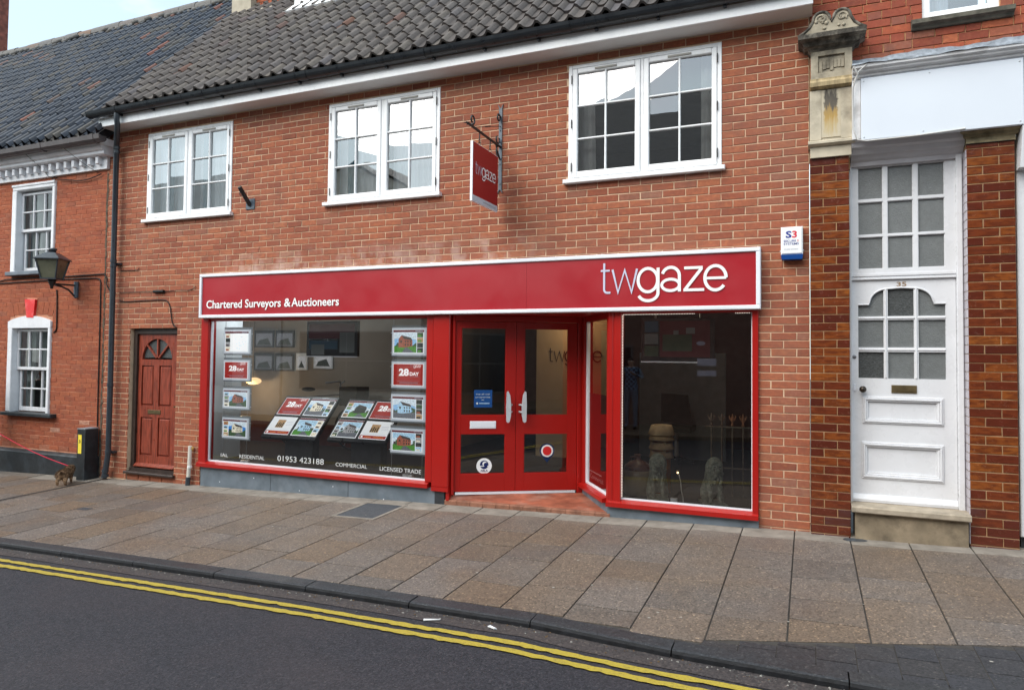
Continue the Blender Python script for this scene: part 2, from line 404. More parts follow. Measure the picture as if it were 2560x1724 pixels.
def tilemat(name, stops, rough, spec, lich):
    m, t, b, _ = nodes(name)
    a, r = tone(t)
    f = maths(t, 'FRACT', maths(t, 'ADD', a, r))
    c = ramp(t, f, stops)
    n = noise(t, 26, 6, .62)
    c = mix(t, ramp(t, n, [(.30, (.45,) * 3), (.55, (0, 0, 0))]), c, tuple(x * .4 for x in stops[1][1]))
    c = mix(t, ramp(t, noise(t, 11, 5, .7), [(.66, (0, 0, 0)), (.76, (.75,) * 3)]), c, lich)
    c = mix(t, ramp(t, noise(t, 7.3, 3, .5, stretch=(1, 1.3, 1)), [(.74, (0, 0, 0)), (.80, (.7,) * 3)]), c, (.30, .19, .04))
    t.links.new(c, b.inputs['Base Color']); b.inputs['Roughness'].default_value = rough; b.inputs['Specular IOR Level'].default_value = spec
    bump(t, b, n, .35, .004)
    return m
M_tile = tilemat('pantile_grey_brown', [(0, (.070, .060, .057)), (.3, (.092, .079, .073)), (.6, (.105, .090, .082)), (.85, (.12, .103, .089)), (.965, (.10, .09, .093)), (1, (.13, .065, .045))], .78, .22, (.21, .195, .17))
M_tileb = tilemat('pantile_black_glazed', [(0, (.020, .023, .031)), (.35, (.030, .037, .054)), (.6, (.042, .047, .060)), (.8, (.052, .050, .052)), (.965, (.07, .06, .05)), (1, (.20, .06, .035))], .5, .3, (.17, .165, .15))

def slabmat(name, base, warm, rough, dust=None):
    m, t, b, _ = nodes(name)
    a, r = tone(t)
    c = ramp(t, maths(t, 'FRACT', maths(t, 'ADD', a, r)), [(0, base), (.35, tuple(x * 1.13 for x in base)), (.65, warm), (.85, tuple(x * .86 for x in base)), (1, base)])
    c = mix(t, ramp(t, noise(t, 1.15, 4), [(.42, (0, 0, 0)), (.66, (.65,) * 3)]), c, warm)
    v = t.nodes.new('ShaderNodeTexVoronoi'); v.inputs['Scale'].default_value = 95; t.links.new(pos(t), v.inputs['Vector'])
    sp = ramp(t, v.outputs['Color'], [(.25, (.55,) * 3), (.5, (1, 1, 1)), (.78, (1.0,) * 3), (.92, (2.1, 2.0, 1.8))])
    c = mix(t, 1.0, c, sp, 'MULTIPLY')
    n = noise(t, 150, 4, .7)
    c = mix(t, ramp(t, n, [(.35, (.5,) * 3), (.55, (0, 0, 0))]), c, tuple(x * .5 for x in base))
    c = mix(t, ramp(t, noise(t, 3.1, 6, .65), [(.55, (0, 0, 0)), (.8, (.45,) * 3)]), c, tuple(x * .55 for x in base))
    if dust:                                              # dry pale dust drifts against the house fronts
        sx = t.nodes.new('ShaderNodeSeparateXYZ'); t.links.new(pos(t), sx.inputs[0])
        d = maths(t, 'ADD', sx.outputs[1], maths(t, 'MULTIPLY', noise(t, 2.4, 5, .65), .9))
        c = mix(t, ramp(t, d, [(0, (0, 0, 0)), (.34, (.55,) * 3)]), c, dust)
    t.links.new(c, b.inputs['Base Color'])
    t.links.new(ramp(t, noise(t, 1.6, 4), [(.35, (rough - .17,) * 3), (.7, (rough + .1,) * 3)]), b.inputs['Roughness'])
    b.inputs['Specular IOR Level'].default_value = .35
    bump(t, b, n, .5, .003)
    return m
M_slab = slabmat('paving_exposed_aggregate', (.158, .131, .114), (.178, .124, .084), .62, (.21, .18, .15))
M_slabw = plain('paving_cement_strip', (.245, .215, .183), .8, .16, 7, .4, 60, .3, dirt=(.13, .11, .09), dirt_amt=.7)
M_bed = plain('paving_joint_dirt', (.05, .043, .037), .95, .2, 12)
M_kerb = slabmat('kerb_concrete', (.036, .038, .043), (.042, .041, .043), .55)
M_kerbface = plain('kerb_face_tarry', (.012, .013, .016), .6, .4, 14, .5, 60, .4)
M_setts = slabmat('dark_paver', (.040, .040, .046), (.045, .042, .043), .6)

m, t, b, _ = nodes('asphalt'); M_road = m
n = noise(t, 85, 3, .7); v = t.nodes.new('ShaderNodeTexVoronoi'); v.inputs['Scale'].default_value = 100; t.links.new(pos(t), v.inputs['Vector'])
c = ramp(t, v.outputs['Color'], [(.1, (.012, .012, .0145)), (.45, (.029, .0275, .034)), (.75, (.042, .038, .046)), (.96, (.075, .067, .070))])
c = mix(t, ramp(t, n, [(.35, (.6,) * 3), (.6, (0, 0, 0))]), c, (.012, .012, .015))
c = mix(t, ramp(t, noise(t, .9, 5), [(.45, (0, 0, 0)), (.75, (.35,) * 3)]), c, (.058, .042, .043))
t.links.new(c, b.inputs['Base Color']); b.inputs['Roughness'].default_value = .72; b.inputs['Specular IOR Level'].default_value = .35
bump(t, b, n, .8, .006)
M_gutterband = slabmat('asphalt_dusty_edge', (.064, .053, .052), (.075, .058, .052), .75)

m, t, b, _ = nodes('yellow_road_paint'); M_yellow = m
c = ramp(t, noise(t, 60, 6, .7), [(.28, (.09, .07, .03)), (.42, (.37, .27, .03)), (.75, (.47, .35, .04))])
c = mix(t, ramp(t, noise(t, 9, 5, .7), [(.56, (0, 0, 0)), (.8, (.55,) * 3)]), c, (.16, .12, .05))
t.links.new(c, b.inputs['Base Color']); b.inputs['Roughness'].default_value = .7; bump(t, b, noise(t, 130, 3), .6, .004)

# ------------------------------------------------------------------ ground
def gz(x, y): return .14 + .025 * x + .031 * min(y, .12)
def rz(x): return .006 + .025 * x
KY0, KY1 = -2.69, -2.555                                    # kerb front and back

def kshift(x):                                              # the kerb bows outwards to the right
    T = ((-99, 0), (3.4, 0), (4.0, -.025), (4.95, -.045), (5.85, -.170), (6.66, -.230), (7.4, -.30), (8.4, -.36), (99, -.36))
    for (xa, ya), (xb, yb) in zip(T, T[1:]):
        if xa <= x <= xb: return ya + (yb - ya) * (x - xa) / (xb - xa)
    return 0

mb = MB()
xs = [-90, -30, -8, 12, 34, 90]
zz = [rz(-8) - .02, rz(-8) - .01, rz(-8), rz(12), rz(12) + .01, rz(12) + .02]
for i in range(5):
    for y0, y1 in ((-90, -20), (-20, .6), (.6, 60)):
        mb.quad((xs[i], y0, zz[i]), (xs[i + 1], y0, zz[i + 1]), (xs[i + 1], y1, zz[i + 1]), (xs[i], y1, zz[i]))
mb.build('road', M_road, None, kind='structure', origin=(0, -5, 0))

# dusty strip of road along the kerb
mb = MB(); nx = 66
yb = [-2.845 + rng.uniform(-.012, .012) for i in range(nx + 1)]
for i in range(nx):
    xa = -12.5 + i * .35; xb = xa + .35
    mb.quad((xa, yb[i] + kshift(xa), rz(xa) + .004), (xb, yb[i + 1] + kshift(xb), rz(xb) + .004), (xb, KY0 + .05 + kshift(xb), rz(xb) + .004), (xa, KY0 + .05 + kshift(xa), rz(xa) + .004))
mb.build('road_edge_strip', M_gutterband, None, kind='structure')

LK = .75
def yline(yc, label):
    mb = MB(); n = 500; xa = -12.5; st = 22.5 / n
    ja = [yc - .027 + rng.gauss(0, .0055) for _ in range(n + 1)]; jb = [yc + .027 + rng.gauss(0, .0035) for _ in range(n + 1)]
    for i in range(n):
        x = xa + i * st
        x2 = x + st
        mb.quad((x, ja[i] + LK * kshift(x), rz(x) + .008), (x2, ja[i + 1] + LK * kshift(x2), rz(x2) + .008), (x2, jb[i + 1] + LK * kshift(x2), rz(x2) + .008), (x, jb[i] + LK * kshift(x), rz(x) + .008))
    mb.build('yellow_line', M_yellow, None, label, 'road marking', 'double yellow lines along the kerb')
yline(-2.963, 'inner yellow line painted on the road, the one nearer the kerb')
yline(-3.072, 'outer yellow line painted on the road, the one farther from the kerb')

# pavement: bed sheet, then slabs one by one
mb = MB()
for xa, xb in ((-13, -3), (-3, 3), (3, 10)):
    mb.quad((xa, KY1 + kshift(xa), gz(xa, KY1) - .012), (xb, KY1 + kshift(xb), gz(xb, KY1) - .012), (xb, .14, gz(xb, .12) - .012), (xa, .14, gz(xa, .12) - .012))
pave = mb.build('pavement', M_bed, None, kind='structure', origin=(0, -1.2, .1))

def slab(x0, x1, y0, y1, mat, g=.0052, name='paving_slab', yl=None, yr=None):
    d = [rng.gauss(0, .0012) for _ in range(4)]
    y0a = y0 if yl is None else yl; y0b = y0 if yr is None else yr
    P = [(x0 + g, y0a + g), (x1 - g, y0b + g), (x1 - g, y1 - g), (x0 + g, y1 - g)]
    e = .004
    Pi = [(x0 + g + e, y0a + g + e), (x1 - g - e, y0b + g + e), (x1 - g - e, y1 - g - e), (x0 + g + e, y1 - g - e)]
    vs = [(x, y, gz(x, y) - .010) for x, y in P] + [(x, y, gz(x, y) - .002 + k) for (x, y), k in zip(P, d)] + [(x, y, gz(x, y) + k) for (x, y), k in zip(Pi, d)]
    fs = [(8, 9, 10, 11)]
    for i in range(4):
        j = (i + 1) % 4
        fs += [(i, j, 4 + j, 4 + i), (4 + i, 4 + j, 8 + j, 8 + i)]
    MB().add(vs, fs, 0, rng.random()).build(name, mat, pave)

def manhole(x0, x1, y0, y1): return x0 < 2.52 and x1 > 2.01 and y0 < -.2 and y1 > -.84
jx = [2.931 + .4495 * k for k in range(-28, 15)]
for i in range(len(jx) - 1):
    x0, x1 = jx[i], jx[i + 1]
    y = -.02
    w = .25 + rng.uniform(-.05, .06)
    slab(x0, x1, -.02 - w, .10, M_slabw if x0 > -4 else M_slab)
    y = -.02 - w
    while True:
        lim = KY1 + kshift(x0)
        if x0 > 5.7: lim = -2.715 + .30 * (x0 - 5.85)      # slabs stop at the dark dropped-kerb patch
        if y - lim < .05: break
        y2 = y - rng.choice((.38, .45, .45, .45, .6, .6, .85))
        if y2 < lim + .16: y2 = lim
        if y2 == lim and x0 > 5.7:
            slab(x0, x1, y2, y, M_slab, yl=lim, yr=-2.715 + .30 * (x1 - 5.85))
        else:
            slab(x0, x1, y2, y, M_slab)
        y = y2

# kerb stones
kerb = MB().box(-12.5, 10, -2.66, -2.60, -.35, -.30).build('kerb', M_kerb, None, kind='structure')
kx = -12.38
while kx < 9.6:
    x0, x1 = kx + .004, kx + .911
    vs = []
    for x in (x0, x1):
        k = kshift(x); zt = gz(x, KY1) + rng.gauss(0, .0015)
        vs += [(x, KY1 + k, zt), (x, KY0 + .022 + k, zt - .004), (x, KY0 + .006 + k, zt - .010), (x, KY0 + k, zt - .026), (x, KY0 - .003 + k, zt - .16), (x, KY1 + k, zt - .16)]
    tk = rng.random(); MB().add(vs, [(i, i + 1, 7 + i, 6 + i) for i in range(2)] + [(5, 0, 6, 11), (0, 5, 4, 3, 2, 1), (6, 7, 8, 9, 10, 11)], 0, tk).add(vs, [(i, i + 1, 7 + i, 6 + i) for i in (2, 3)], 1, tk).build('kerb_stone', [M_kerb, M_kerbface], kerb)
    kx += .915

# dark dropped-kerb patch at the right
mb = MB()
def pz(x, y): return gz(x, y) - .003
mb.add([(x, y, pz(x, y) - .008) for x, y in ((5.75, KY1 + kshift(5.75) - .01), (10, KY1 + kshift(10) - .01), (10, -1.44), (5.75, -2.70))], [(0, 1, 2, 3)])
patch = mb.build('dropped_kerb_paving', M_bed, None, kind='structure', origin=(7.5, -2.4, .24))
px = 5.86
r_ = 0
while px < 9.6:
    ytop = -2.715 + .30 * (px - 5.85); y = KY1 + kshift(px) - .01; x2 = px + .205; first = .205 if r_ % 2 else .105
    while y < ytop - .015:
        y2 = min(y + first, ytop - .004); first = .205
        if y2 - y > .03:
            slab_v = [(px + .003, y + .003), (x2 - .003, y + .003), (x2 - .003, y2 - .003), (px + .003, y2 - .003)]
            dz = rng.gauss(0, .0008)
            MB().add([(a, c_, pz(a, c_) - .008) for a, c_ in slab_v] + [(a, c_, pz(a, c_) + dz) for a, c_ in slab_v], [(4, 5, 6, 7)] + [(i, (i + 1) % 4, 4 + (i + 1) % 4, 4 + i) for i in range(4)], 0, rng.random()).build('paver', M_setts, patch)
        y = y2 if y2 < ytop - .004 else ytop
    px = x2; r_ += 1

# covers in the pavement
def flatpoly(name, pts, mat, dz, **k): return MB().prism([(x, y, gz(x, y) - .006) for x, y in pts], (0, 0, .006 + dz), 0).build(name, mat, None, **k)
M_cover = plain('steel_cover', (.055, .062, .072), .5, .2, 30, .6, 90, .4)
mh = thing('manhole_cover', 'rectangular dark metal manhole cover in a pale frame before the left shop window', 'manhole cover', (2.26, -.52, gz(2.26, -.52)))
mb = MB()
for a, b_, c_, d in ((1.99, 2.03, -.86, -.19), (2.49, 2.53, -.86, -.19), (2.03, 2.49, -.86, -.82), (2.03, 2.49, -.23, -.19)):
    mb.prism([(a, c_, gz(a, c_) - .006), (b_, c_, gz(b_, c_) - .006), (b_, d, gz(b_, d) - .006), (a, d, gz(a, d) - .006)], (0, 0, .011))
mb.build('frame', M_slabw, mh)
mb = MB()
mb.prism([(2.034, -.816, gz(2.03, -.82) - .006), (2.486, -.816, gz(2.49, -.82) - .006), (2.486, -.234, gz(2.49, -.23) - .006), (2.034, -.234, gz(2.03, -.23) - .006)], (0, 0, .009))
mb.build('lid', M_cover, mh)
flatpoly('drain_cover', [(7.015 + .095 * math.cos(a * .3927), -.165 + .05 * math.sin(a * .3927)) for a in range(16)], M_cover, .004, label='small round metal cover in the pavement at the foot of the white door step', cat='cover')
flatpoly('stopcock_cover', [(-1.08, -1.49), (-.92, -1.49), (-.92, -1.40), (-1.08, -1.40)], M_cover, .003, label='small dark rectangular stopcock cover in the pavement at the left', cat='cover')
mb = MB()
for i in range(10):
    y0, y1 = -.03 - i * .25, -.03 - (i + 1) * .25
    xa = -2.545 + .0 * i; s0 = .05 * min(1, (.4 - y0)); 
    mb.quad((xa - .03 + .03 * (i / 10), y1, gz(xa, y1) + .0035), (xa + .03 + .03 * (i / 10), y1, gz(xa, y1) + .0035), (xa + .03 + .03 * (i / 10), y0, gz(xa, y0) + .0035), (xa - .03 + .03 * (i / 10), y0, gz(xa, y0) + .0035))
mb.build('drain_channel', plain('channel_grime', (.022, .019, .017), .6, .3, 20), None, 'dark narrow drain channel crossing the pavement from the downpipe', 'drain channel')
# chewing gum spots and litter
M_gum = flat('pale_gum', (.36, .33, .29), .8)
mb = MB()
for _ in range(70):
    x, y = rng.uniform(-4.2, 8.4), rng.uniform(-2.5, -.2); r = rng.uniform(.005, .011)
    mb.add([(x + r * math.cos(a * 1.047) * rng.uniform(.8, 1.5), y + r * math.sin(a * 1.047), gz(x, y) + .0045) for a in range(6)], [(0, 1, 2, 3, 4, 5)])
mb.build('chewing_gum_spots', M_gum, None, kind='stuff')
mb = MB()
for _ in range(900):                                        # grit, leaf scraps and fag ends washed against the kerb
    x = rng.uniform(-6, 7.5); y = KY0 + kshift(x) - abs(rng.gauss(0, .05)) - .004; r = rng.uniform(.003, .009); a0 = rng.uniform(0, 3)
    mb.add([(x + r * math.cos(a0 + q * 1.57) * rng.uniform(.6, 1.4), y + r * math.sin(a0 + q * 1.57), rz(x) + .005) for q in range(4)] + [(x, y, rz(x) + .005 + r * .8)], [(0, 1, 4), (1, 2, 4), (2, 3, 4), (3, 0, 4)], rng.choice((0, 0, 0, 1, 2)))
mb.build('gutter_grit', [flat('grit_grey', (.10, .095, .09), .9), flat('grit_pale', (.30, .28, .25), .9), flat('grit_brown', (.12, .075, .04), .9)], None, kind='stuff')
for lab, x, y, l, a in (('folded white paper scrap lying in the gutter by the kerb, left of two', 4.35, -2.85, .055, .4), ('crumpled white paper scrap lying in the gutter by the kerb, right of two', 4.78, -2.83, .035, -.5)):
    ca, sa = math.cos(a), math.sin(a); w = .011
    MB().prism([(x + ca * l - sa * w, y + sa * l + ca * w, rz(x) + .005), (x - ca * l - sa * w, y - sa * l + ca * w, rz(x) + .005), (x - ca * l + sa * w, y - sa * l - ca * w, rz(x) + .005), (x + ca * l + sa * w, y + sa * l - ca * w, rz(x) + .012)], (0, 0, .006)).build('litter', M_signwhite, None, lab, 'litter', 'litter in the gutter')

# ------------------------------------------------------------------ brickwork
def rects_minus(x0, x1, z0, z1, holes):
    xs = sorted({x0, x1, *[h[0] for h in holes], *[h[1] for h in holes]}); zs = sorted({z0, z1, *[h[2] for h in holes], *[h[3] for h in holes]})
    xs = [x for x in xs if x0 <= x <= x1]; zs = [z for z in zs if z0 <= z <= z1]
    out = []
    for i in range(len(xs) - 1):
        run = None
        for j in range(len(zs) - 1):
            cx, cz = (xs[i] + xs[i + 1]) / 2, (zs[j] + zs[j + 1]) / 2
            solid = not any(h[0] < cx < h[1] and h[2] < cz < h[3] for h in holes)
            if solid: run = (run[0], zs[j + 1]) if run else (zs[j], zs[j + 1])
            elif run: out.append((xs[i], xs[i + 1], *run)); run = None
        if run: out.append((xs[i], xs[i + 1], *run))
    return out

def cut(r, holes):
    """axis-aligned brick rectangle minus holes"""
    parts = [r]
    for h in holes:
        new = []
        for a in parts:
            x0, x1, z0, z1 = a
            if h[1] <= x0 or h[0] >= x1 or h[3] <= z0 or h[2] >= z1: new.append(a); continue
            if h[0] > x0: new.append((x0, h[0], z0, z1))
            if h[1] < x1: new.append((h[1], x1, z0, z1))
            xa, xb = max(x0, h[0]), min(x1, h[1])
            if h[2] > z0: new.append((xa, xb, z0, h[2]))
            if h[3] < z1: new.append((xa, xb, h[3], z1))
        parts = new
    return [p for p in parts if p[1] - p[0] > .02 and p[3] - p[2] > .018]

CAMP = Vector((6.648, -6.941, 1.8636))
def brick_bm(mb, r, y, tn, proud=.007, j=.0015, depth=.012):
    x0, x1, z0, z1 = r; g = rng.gauss
    a = [(x0 + g(0, j), z0 + g(0, j)), (x1 + g(0, j), z0 + g(0, j)), (x1 + g(0, j), z1 + g(0, j)), (x0 + g(0, j), z1 + g(0, j))]
    yy = y - abs(g(0, .0012)); e = .003
    vs = [(x, y + depth, z) for x, z in a] + [(x, yy + .003, z) for x, z in a] + \
         [(a[0][0] + e, yy, a[0][1] + e), (a[1][0] - e, yy, a[1][1] + e), (a[2][0] - e, yy, a[2][1] - e), (a[3][0] + e, yy, a[3][1] - e)]
    fs = [(8, 9, 10, 11)]
    for i in range(4):
        k = (i + 1) % 4; fs += [(i, k, 4 + k, 4 + i), (4 + i, 4 + k, 8 + k, 8 + i)]
    mb.add(vs, fs, 0, tn)

def brickwork(parent, bricks, mat, y=0.0, name='brick', restname='brickwork', limit=300, j=.0015):
    """bricks: list of (rect, tone).  the ones that show largest become single objects"""
    def size(b):
        r = b[0]; d = (Vector(((r[0] + r[1]) / 2, y, (r[2] + r[3]) / 2)) - CAMP)
        return -(r[1] - r[0]) * (r[3] - r[2]) * abs(d.y) / d.length ** 3
    bricks = sorted(bricks, key=size)
    for r, tn in bricks[:limit]:
        mb = MB(); brick_bm(mb, r, y, tn, j=j); mb.build(name, mat, parent)
    if len(bricks) > limit:
        mb = MB()
        for r, tn in bricks[limit:]: brick_bm(mb, r, y, tn, j=j)
        mb.build(restname, mat, parent, kind='stuff')

def courses(x0, x1, z0, z1, zj, ch, bl, phase, joint, holes, tonef, header=None):
    """stretcher courses; zj: a bed joint height, phase(k): x of a perpend in course k"""
    out = []
    k0 = math.floor((z0 - zj) / ch); k1 = math.ceil((z1 - zj) / ch)
    for k in range(k0, k1):
        za, zb = zj + k * ch + joint / 2, zj + (k + 1) * ch - joint / 2
        lens = [bl] if header is None else header(k)
        x = phase(k); tot = sum(lens)
        x -= math.ceil((x - x0) / tot) * tot; i = 0
        while x < x1:
            l = lens[i % len(lens)]; i += 1
            xa, xb = x + joint / 2, x + l - joint / 2; x += l
            xa, xb, a, b_ = max(xa, x0), min(xb, x1), max(za, z0), min(zb, z1)
            if xb - xa < .025 or b_ - a < .02: continue
            for r in cut((xa, xb, a, b_), holes): out.append((r, tonef((r[0] + r[1]) / 2, (r[2] + r[3]) / 2)))
    return out

ZWALL = 5.055
WX = (-1.918, 1.206, 4.318)                          # left edges of the three upstairs windows
WW, WZ0, WZ1 = 1.562, 3.737, 4.948

# ================================================================== the shop building
shop = thing('shop_building', 'red brick estate agent building with bright red ground floor shopfront and grey pantile roof', 'shop building', (2, 1, .19))

H_win = [(x, x + WW, WZ0 - .052, WZ1) for x in WX]
H_shop = (-.80, 6.216, 0, 2.62)
H_door = (-2.185, -1.275, 0, 2.21)
wholes = H_win + [H_shop, H_door]
mb = MB()
for a in rects_minus(-2.725, 6.66, -.1, ZWALL, wholes): mb.box(a[0], a[1], .0045, .26, a[2], a[3])
mb.build('wall', M_mortar, shop, origin=(2, .13, 2.5))

def tone_main(x, z):
    r = rng.random()
    tn = .72 * (r ** .8) if r < .9 else rng.uniform(0, .15)
    if rng.random() < .10: tn = rng.uniform(.05, .25)
    # rain-greyed courses just under the sills and weathered ones near the eaves
    for wx in WX:
        if wx - .1 < x < wx + WW + .1 and 3.45 < z < 3.70 and rng.random() < (z - 3.40) * 2.4: tn = rng.uniform(.80, .90)
    if z > 4.72 and rng.random() < .4: tn = rng.uniform(.78, .89)
    if x > 6.1 and rng.random() < .22: tn = rng.uniform(.78, .9)
    if -.2 < x < 4 and 2.90 < z < 3.16:
        k = max(0, math.sin(x * 2.3 + 1.1)) * .6
        if rng.random() < k: tn = rng.uniform(.88, .96)
    if z < .45 and rng.random() < .5: tn = rng.uniform(.3, .55)
    return tn
hid = [(-.77, 6.24, 2.34, 2.905)]
ph = lambda k: 6.322 + (0 if k % 2 else .1125)
bricks = courses(-2.72, 6.655, .08, ZWALL, 2.418, .075, .225, ph, .0092, wholes + hid, tone_main)
brickwork(shop, bricks, M_brick)

# ---- roof of the shop
TH = math.radians(46); CT, ST = math.cos(TH), math.sin(TH)
def roofpt(x, s, n, y0, z0): return Vector((x, y0 + s * CT - n * ST, z0 + s * ST + n * CT))

def tile_mesh(name, w, l, h, mat, pts=8, th=.019, pan=.3, wf=1.06):
    """pantile: S-shaped cross-section, local x across, y up the slope, z out of the roof"""
    prof = []
    for i in range(pts):
        u = i / (pts - 1)
        if u < .54: z = -h * pan * math.sin(math.pi * u / .54)
        else: z = h * math.sin(math.pi * min(1, (u - .54) / .43))
        prof.append(((u - .5) * w * wf, z))
    n = pts
    vs = [(x, 0, z + th) for x, z in prof] + [(x, l, z - .004) for x, z in prof] + [(x, 0, z + th) for x, z in prof] + [(x, 0, z - .006) for x, z in prof]
    fs = [(i, i + 1, n + i + 1, n + i) for i in range(n - 1)] + [(3 * n + i, 3 * n + i + 1, 2 * n + i + 1, 2 * n + i) for i in range(n - 1)]
    me = bpy.data.meshes.new(name); me.from_pydata(vs, [], fs); me.materials.append(mat)
    at = me.attributes.new('tone', 'FLOAT', 'FACE'); at.data.foreach_set('value', [0.0] * len(fs))
    sm = [True] * (n - 1) + [False] * (n - 1); me.polygons.foreach_set('use_smooth', sm); me.update()
    return me, vs, fs

def tiled(roof, mat, w, gauge, h, x0, x1, y0, z0, smax, visible, limit=300, skipf=None, jit=.012, th=.024, pan=.3, wf=1.06):
    me, vs, fs = tile_mesh('roof_tile', w, gauge * 1.12, h, mat, th=th, pan=pan, wf=wf)
    R = Matrix(((1, 0, 0), (0, CT, -ST), (0, ST, CT)))
    cells = []
    nc = int((x1 - x0) / w); nr = int(smax / gauge)
    for r in range(nr):
        for c in range(nc):
            x = x0 + (c + .5) * w; s = r * gauge
            if skipf and skipf(x, s): continue
            p = roofpt(x, s, .012, y0, z0)
            if not visible(p): continue
            cells.append((p, (p - CAMP).length))
    cells.sort(key=lambda a: a[1])
    def pose(): return Matrix.Rotation(rng.gauss(0, jit), 3, 'Z') @ Matrix.Rotation(rng.gauss(0, jit * .6), 3, 'Y')
    for p, d in cells[:limit]:
        o = bpy.data.objects.new('roof_tile', me); put(o, roof, p + Vector((rng.gauss(0, .002), 0, rng.gauss(0, .003))))
        o.rotation_euler = (R @ pose()).to_euler()
    if len(cells) > limit:
        mb = MB()
        for p, d in cells[limit:]:
            Q = R @ pose(); off = p + Vector((rng.gauss(0, .002), 0, rng.gauss(0, .003)))
            mb.add([Q @ Vector(v) + off for v in vs], fs, 0, rng.random(), True)
        mb.build('roof_tiling', mat, roof, kind='stuff')

def proj(p):
    d = p - CAMP; z = d.dot(fw)
    return (1280 + 1740.4 * d.dot(rt2) / z, 834.6 - 1740.4 * d.dot(up2) / z) if z > .1 else (-9e3, 0)
def onscreen(p, m=500):
    a, b_ = proj(p); return -m < a < 2560 + m and -m < b_ < 1724

EY, EZ = -.335, 5.262                                     # eave line of the shop roof
mb = MB()
mb.prism([roofpt(-2.40, -.02, -.03, EY, EZ), roofpt(6.70, -.02, -.03, EY, EZ), roofpt(6.70, 4.6, -.03, EY, EZ), roofpt(-2.40, 4.6, -.03, EY, EZ)], roofpt(0, 0, -.12, 0, 0))
rf = mb.build('roof', M_roof, shop)
tiled(rf, M_tile, .182, .262, .046, -2.43, 6.68, EY, EZ, 4.5, onscreen)
# rear slope closes the roof
mb = MB(); a = roofpt(-2.40, 4.6, -.03, EY, EZ)
mb.prism([(-2.40, a.y, a.z), (6.70, a.y, a.z), (6.70, a.y + 3.1, 5.35), (-2.40, a.y + 3.1, 5.35)], (0, 0, -.12)); mb.build('rear_roof', M_roof, shop)
# verge mortar along the left edge
mb = MB()
for i in range(18):
    s0, s1 = i * .25, (i + 1) * .25
    k = rng.uniform(-.008, .012)
    P = [roofpt(-2.45, s0, -.10, EY, EZ), roofpt(-2.385, s0, -.10, EY, EZ), roofpt(-2.385, s0, .018 + k, EY, EZ), roofpt(-2.45, s0, .012 + k, EY, EZ)]
    mb.prism(P, roofpt(0, s1 - s0, 0, 0, 0), 0)
mb.build('verge', M_tile, rf)

# fascia, soffit, gutter
mb = MB(); mb.bev(-2.60, 6.695, -.268, -.246, 5.048, 5.172, .003); mb.box(-2.60, -2.575, -.246, .0, 5.06, 5.172)
mb.build('fascia_board', M_white, shop)
MB().box(-2.57, 6.69, -.2445, .006, 5.054, 5.066).build('soffit', M_soffit, shop)
MB().box(-2.575, 6.66, .012, .26, 5.068, 5.25).build('wall_plate', M_darkframe, shop)
for x in (.79, 5.52): MB().box(x - .012, x + .012, -.2705, -.268, 5.049, 5.17).build('fascia_joint', M_white, shop)
mb = MB()
gy0, gz0, gr = -.335, 5.228, .068
def gut(mb, x0, x1, r, m=0):
    pts = [(gy0 + r * math.cos(math.radians(a)), gz0 + r * math.sin(math.radians(a))) for a in range(180, 361, 20)]
    inn = [(gy0 + (r - .006) * math.cos(math.radians(a)), gz0 + (r - .006) * math.sin(math.radians(a))) for a in range(360, 179, -20)]
    mb.prism([(x0, y, z) for y, z in [(gy0 - r - .006, gz0 + .008)] + pts[1:] + inn], (x1 - x0, 0, 0), m)
gut(mb, -2.70, 6.70, gr)
gt = mb.build('gutter', M_black, shop)
MB().box(-2.705, -2.698, gy0 - .06, gy0 + .06, gz0 - .055, gz0 + .006).build('gutter_end', M_black, gt)
for x in [-2.12 + .62 * i for i in range(15)]:
    mb = MB(); gut(mb, x - .012, x + .012, gr + .004); mb.box(x - .014, x + .014, gy0 + .02, -.27, gz0 - .085, gz0 - .03)
    mb.build('gutter_bracket', M_black, gt)
for x in (-.55, 1.1, 2.72, 4.4):
    mb = MB(); gut(mb, x - .05, x + .05, gr + .006); mb.build('gutter_union', M_black, gt)

# downpipe
PTX = -2.138
mb = MB()
mb.tube([(PTX, -.335, 5.185), (PTX - .005, -.335, 5.08), (PTX - .02, -.31, 5.03), (-2.40, -.13, 4.86), (-2.446, -.095, 4.80), (-2.448, -.09, 3.2), (-2.438, -.09, 1.4), (-2.44, -.09, .45), (-2.475, -.09, .24), (-2.50, -.10, .10)], .037, 14)
dp = mb.build('downpipe', M_pipe, shop)
for z, r in ((4.79, .043), (4.73, .044), (3.165, .044), (3.10, .043), (1.41, .043), (.47, .043), (.20, .045), (.13, .047)):
    x = -2.447 if z > 3 else -2.44 if z > .3 else -2.49
    MB().tube([(x, -.09 if z < 4.85 else -.115, z - .02), (x, -.09 if z < 4.85 else -.115, z + .02)], r, 14).build('collar', M_pipe, dp)
for z in (3.13, .46): MB().box(-2.50, -2.38, -.06, -.001, z - .012, z + .012).build('clip', M_pipe, dp)

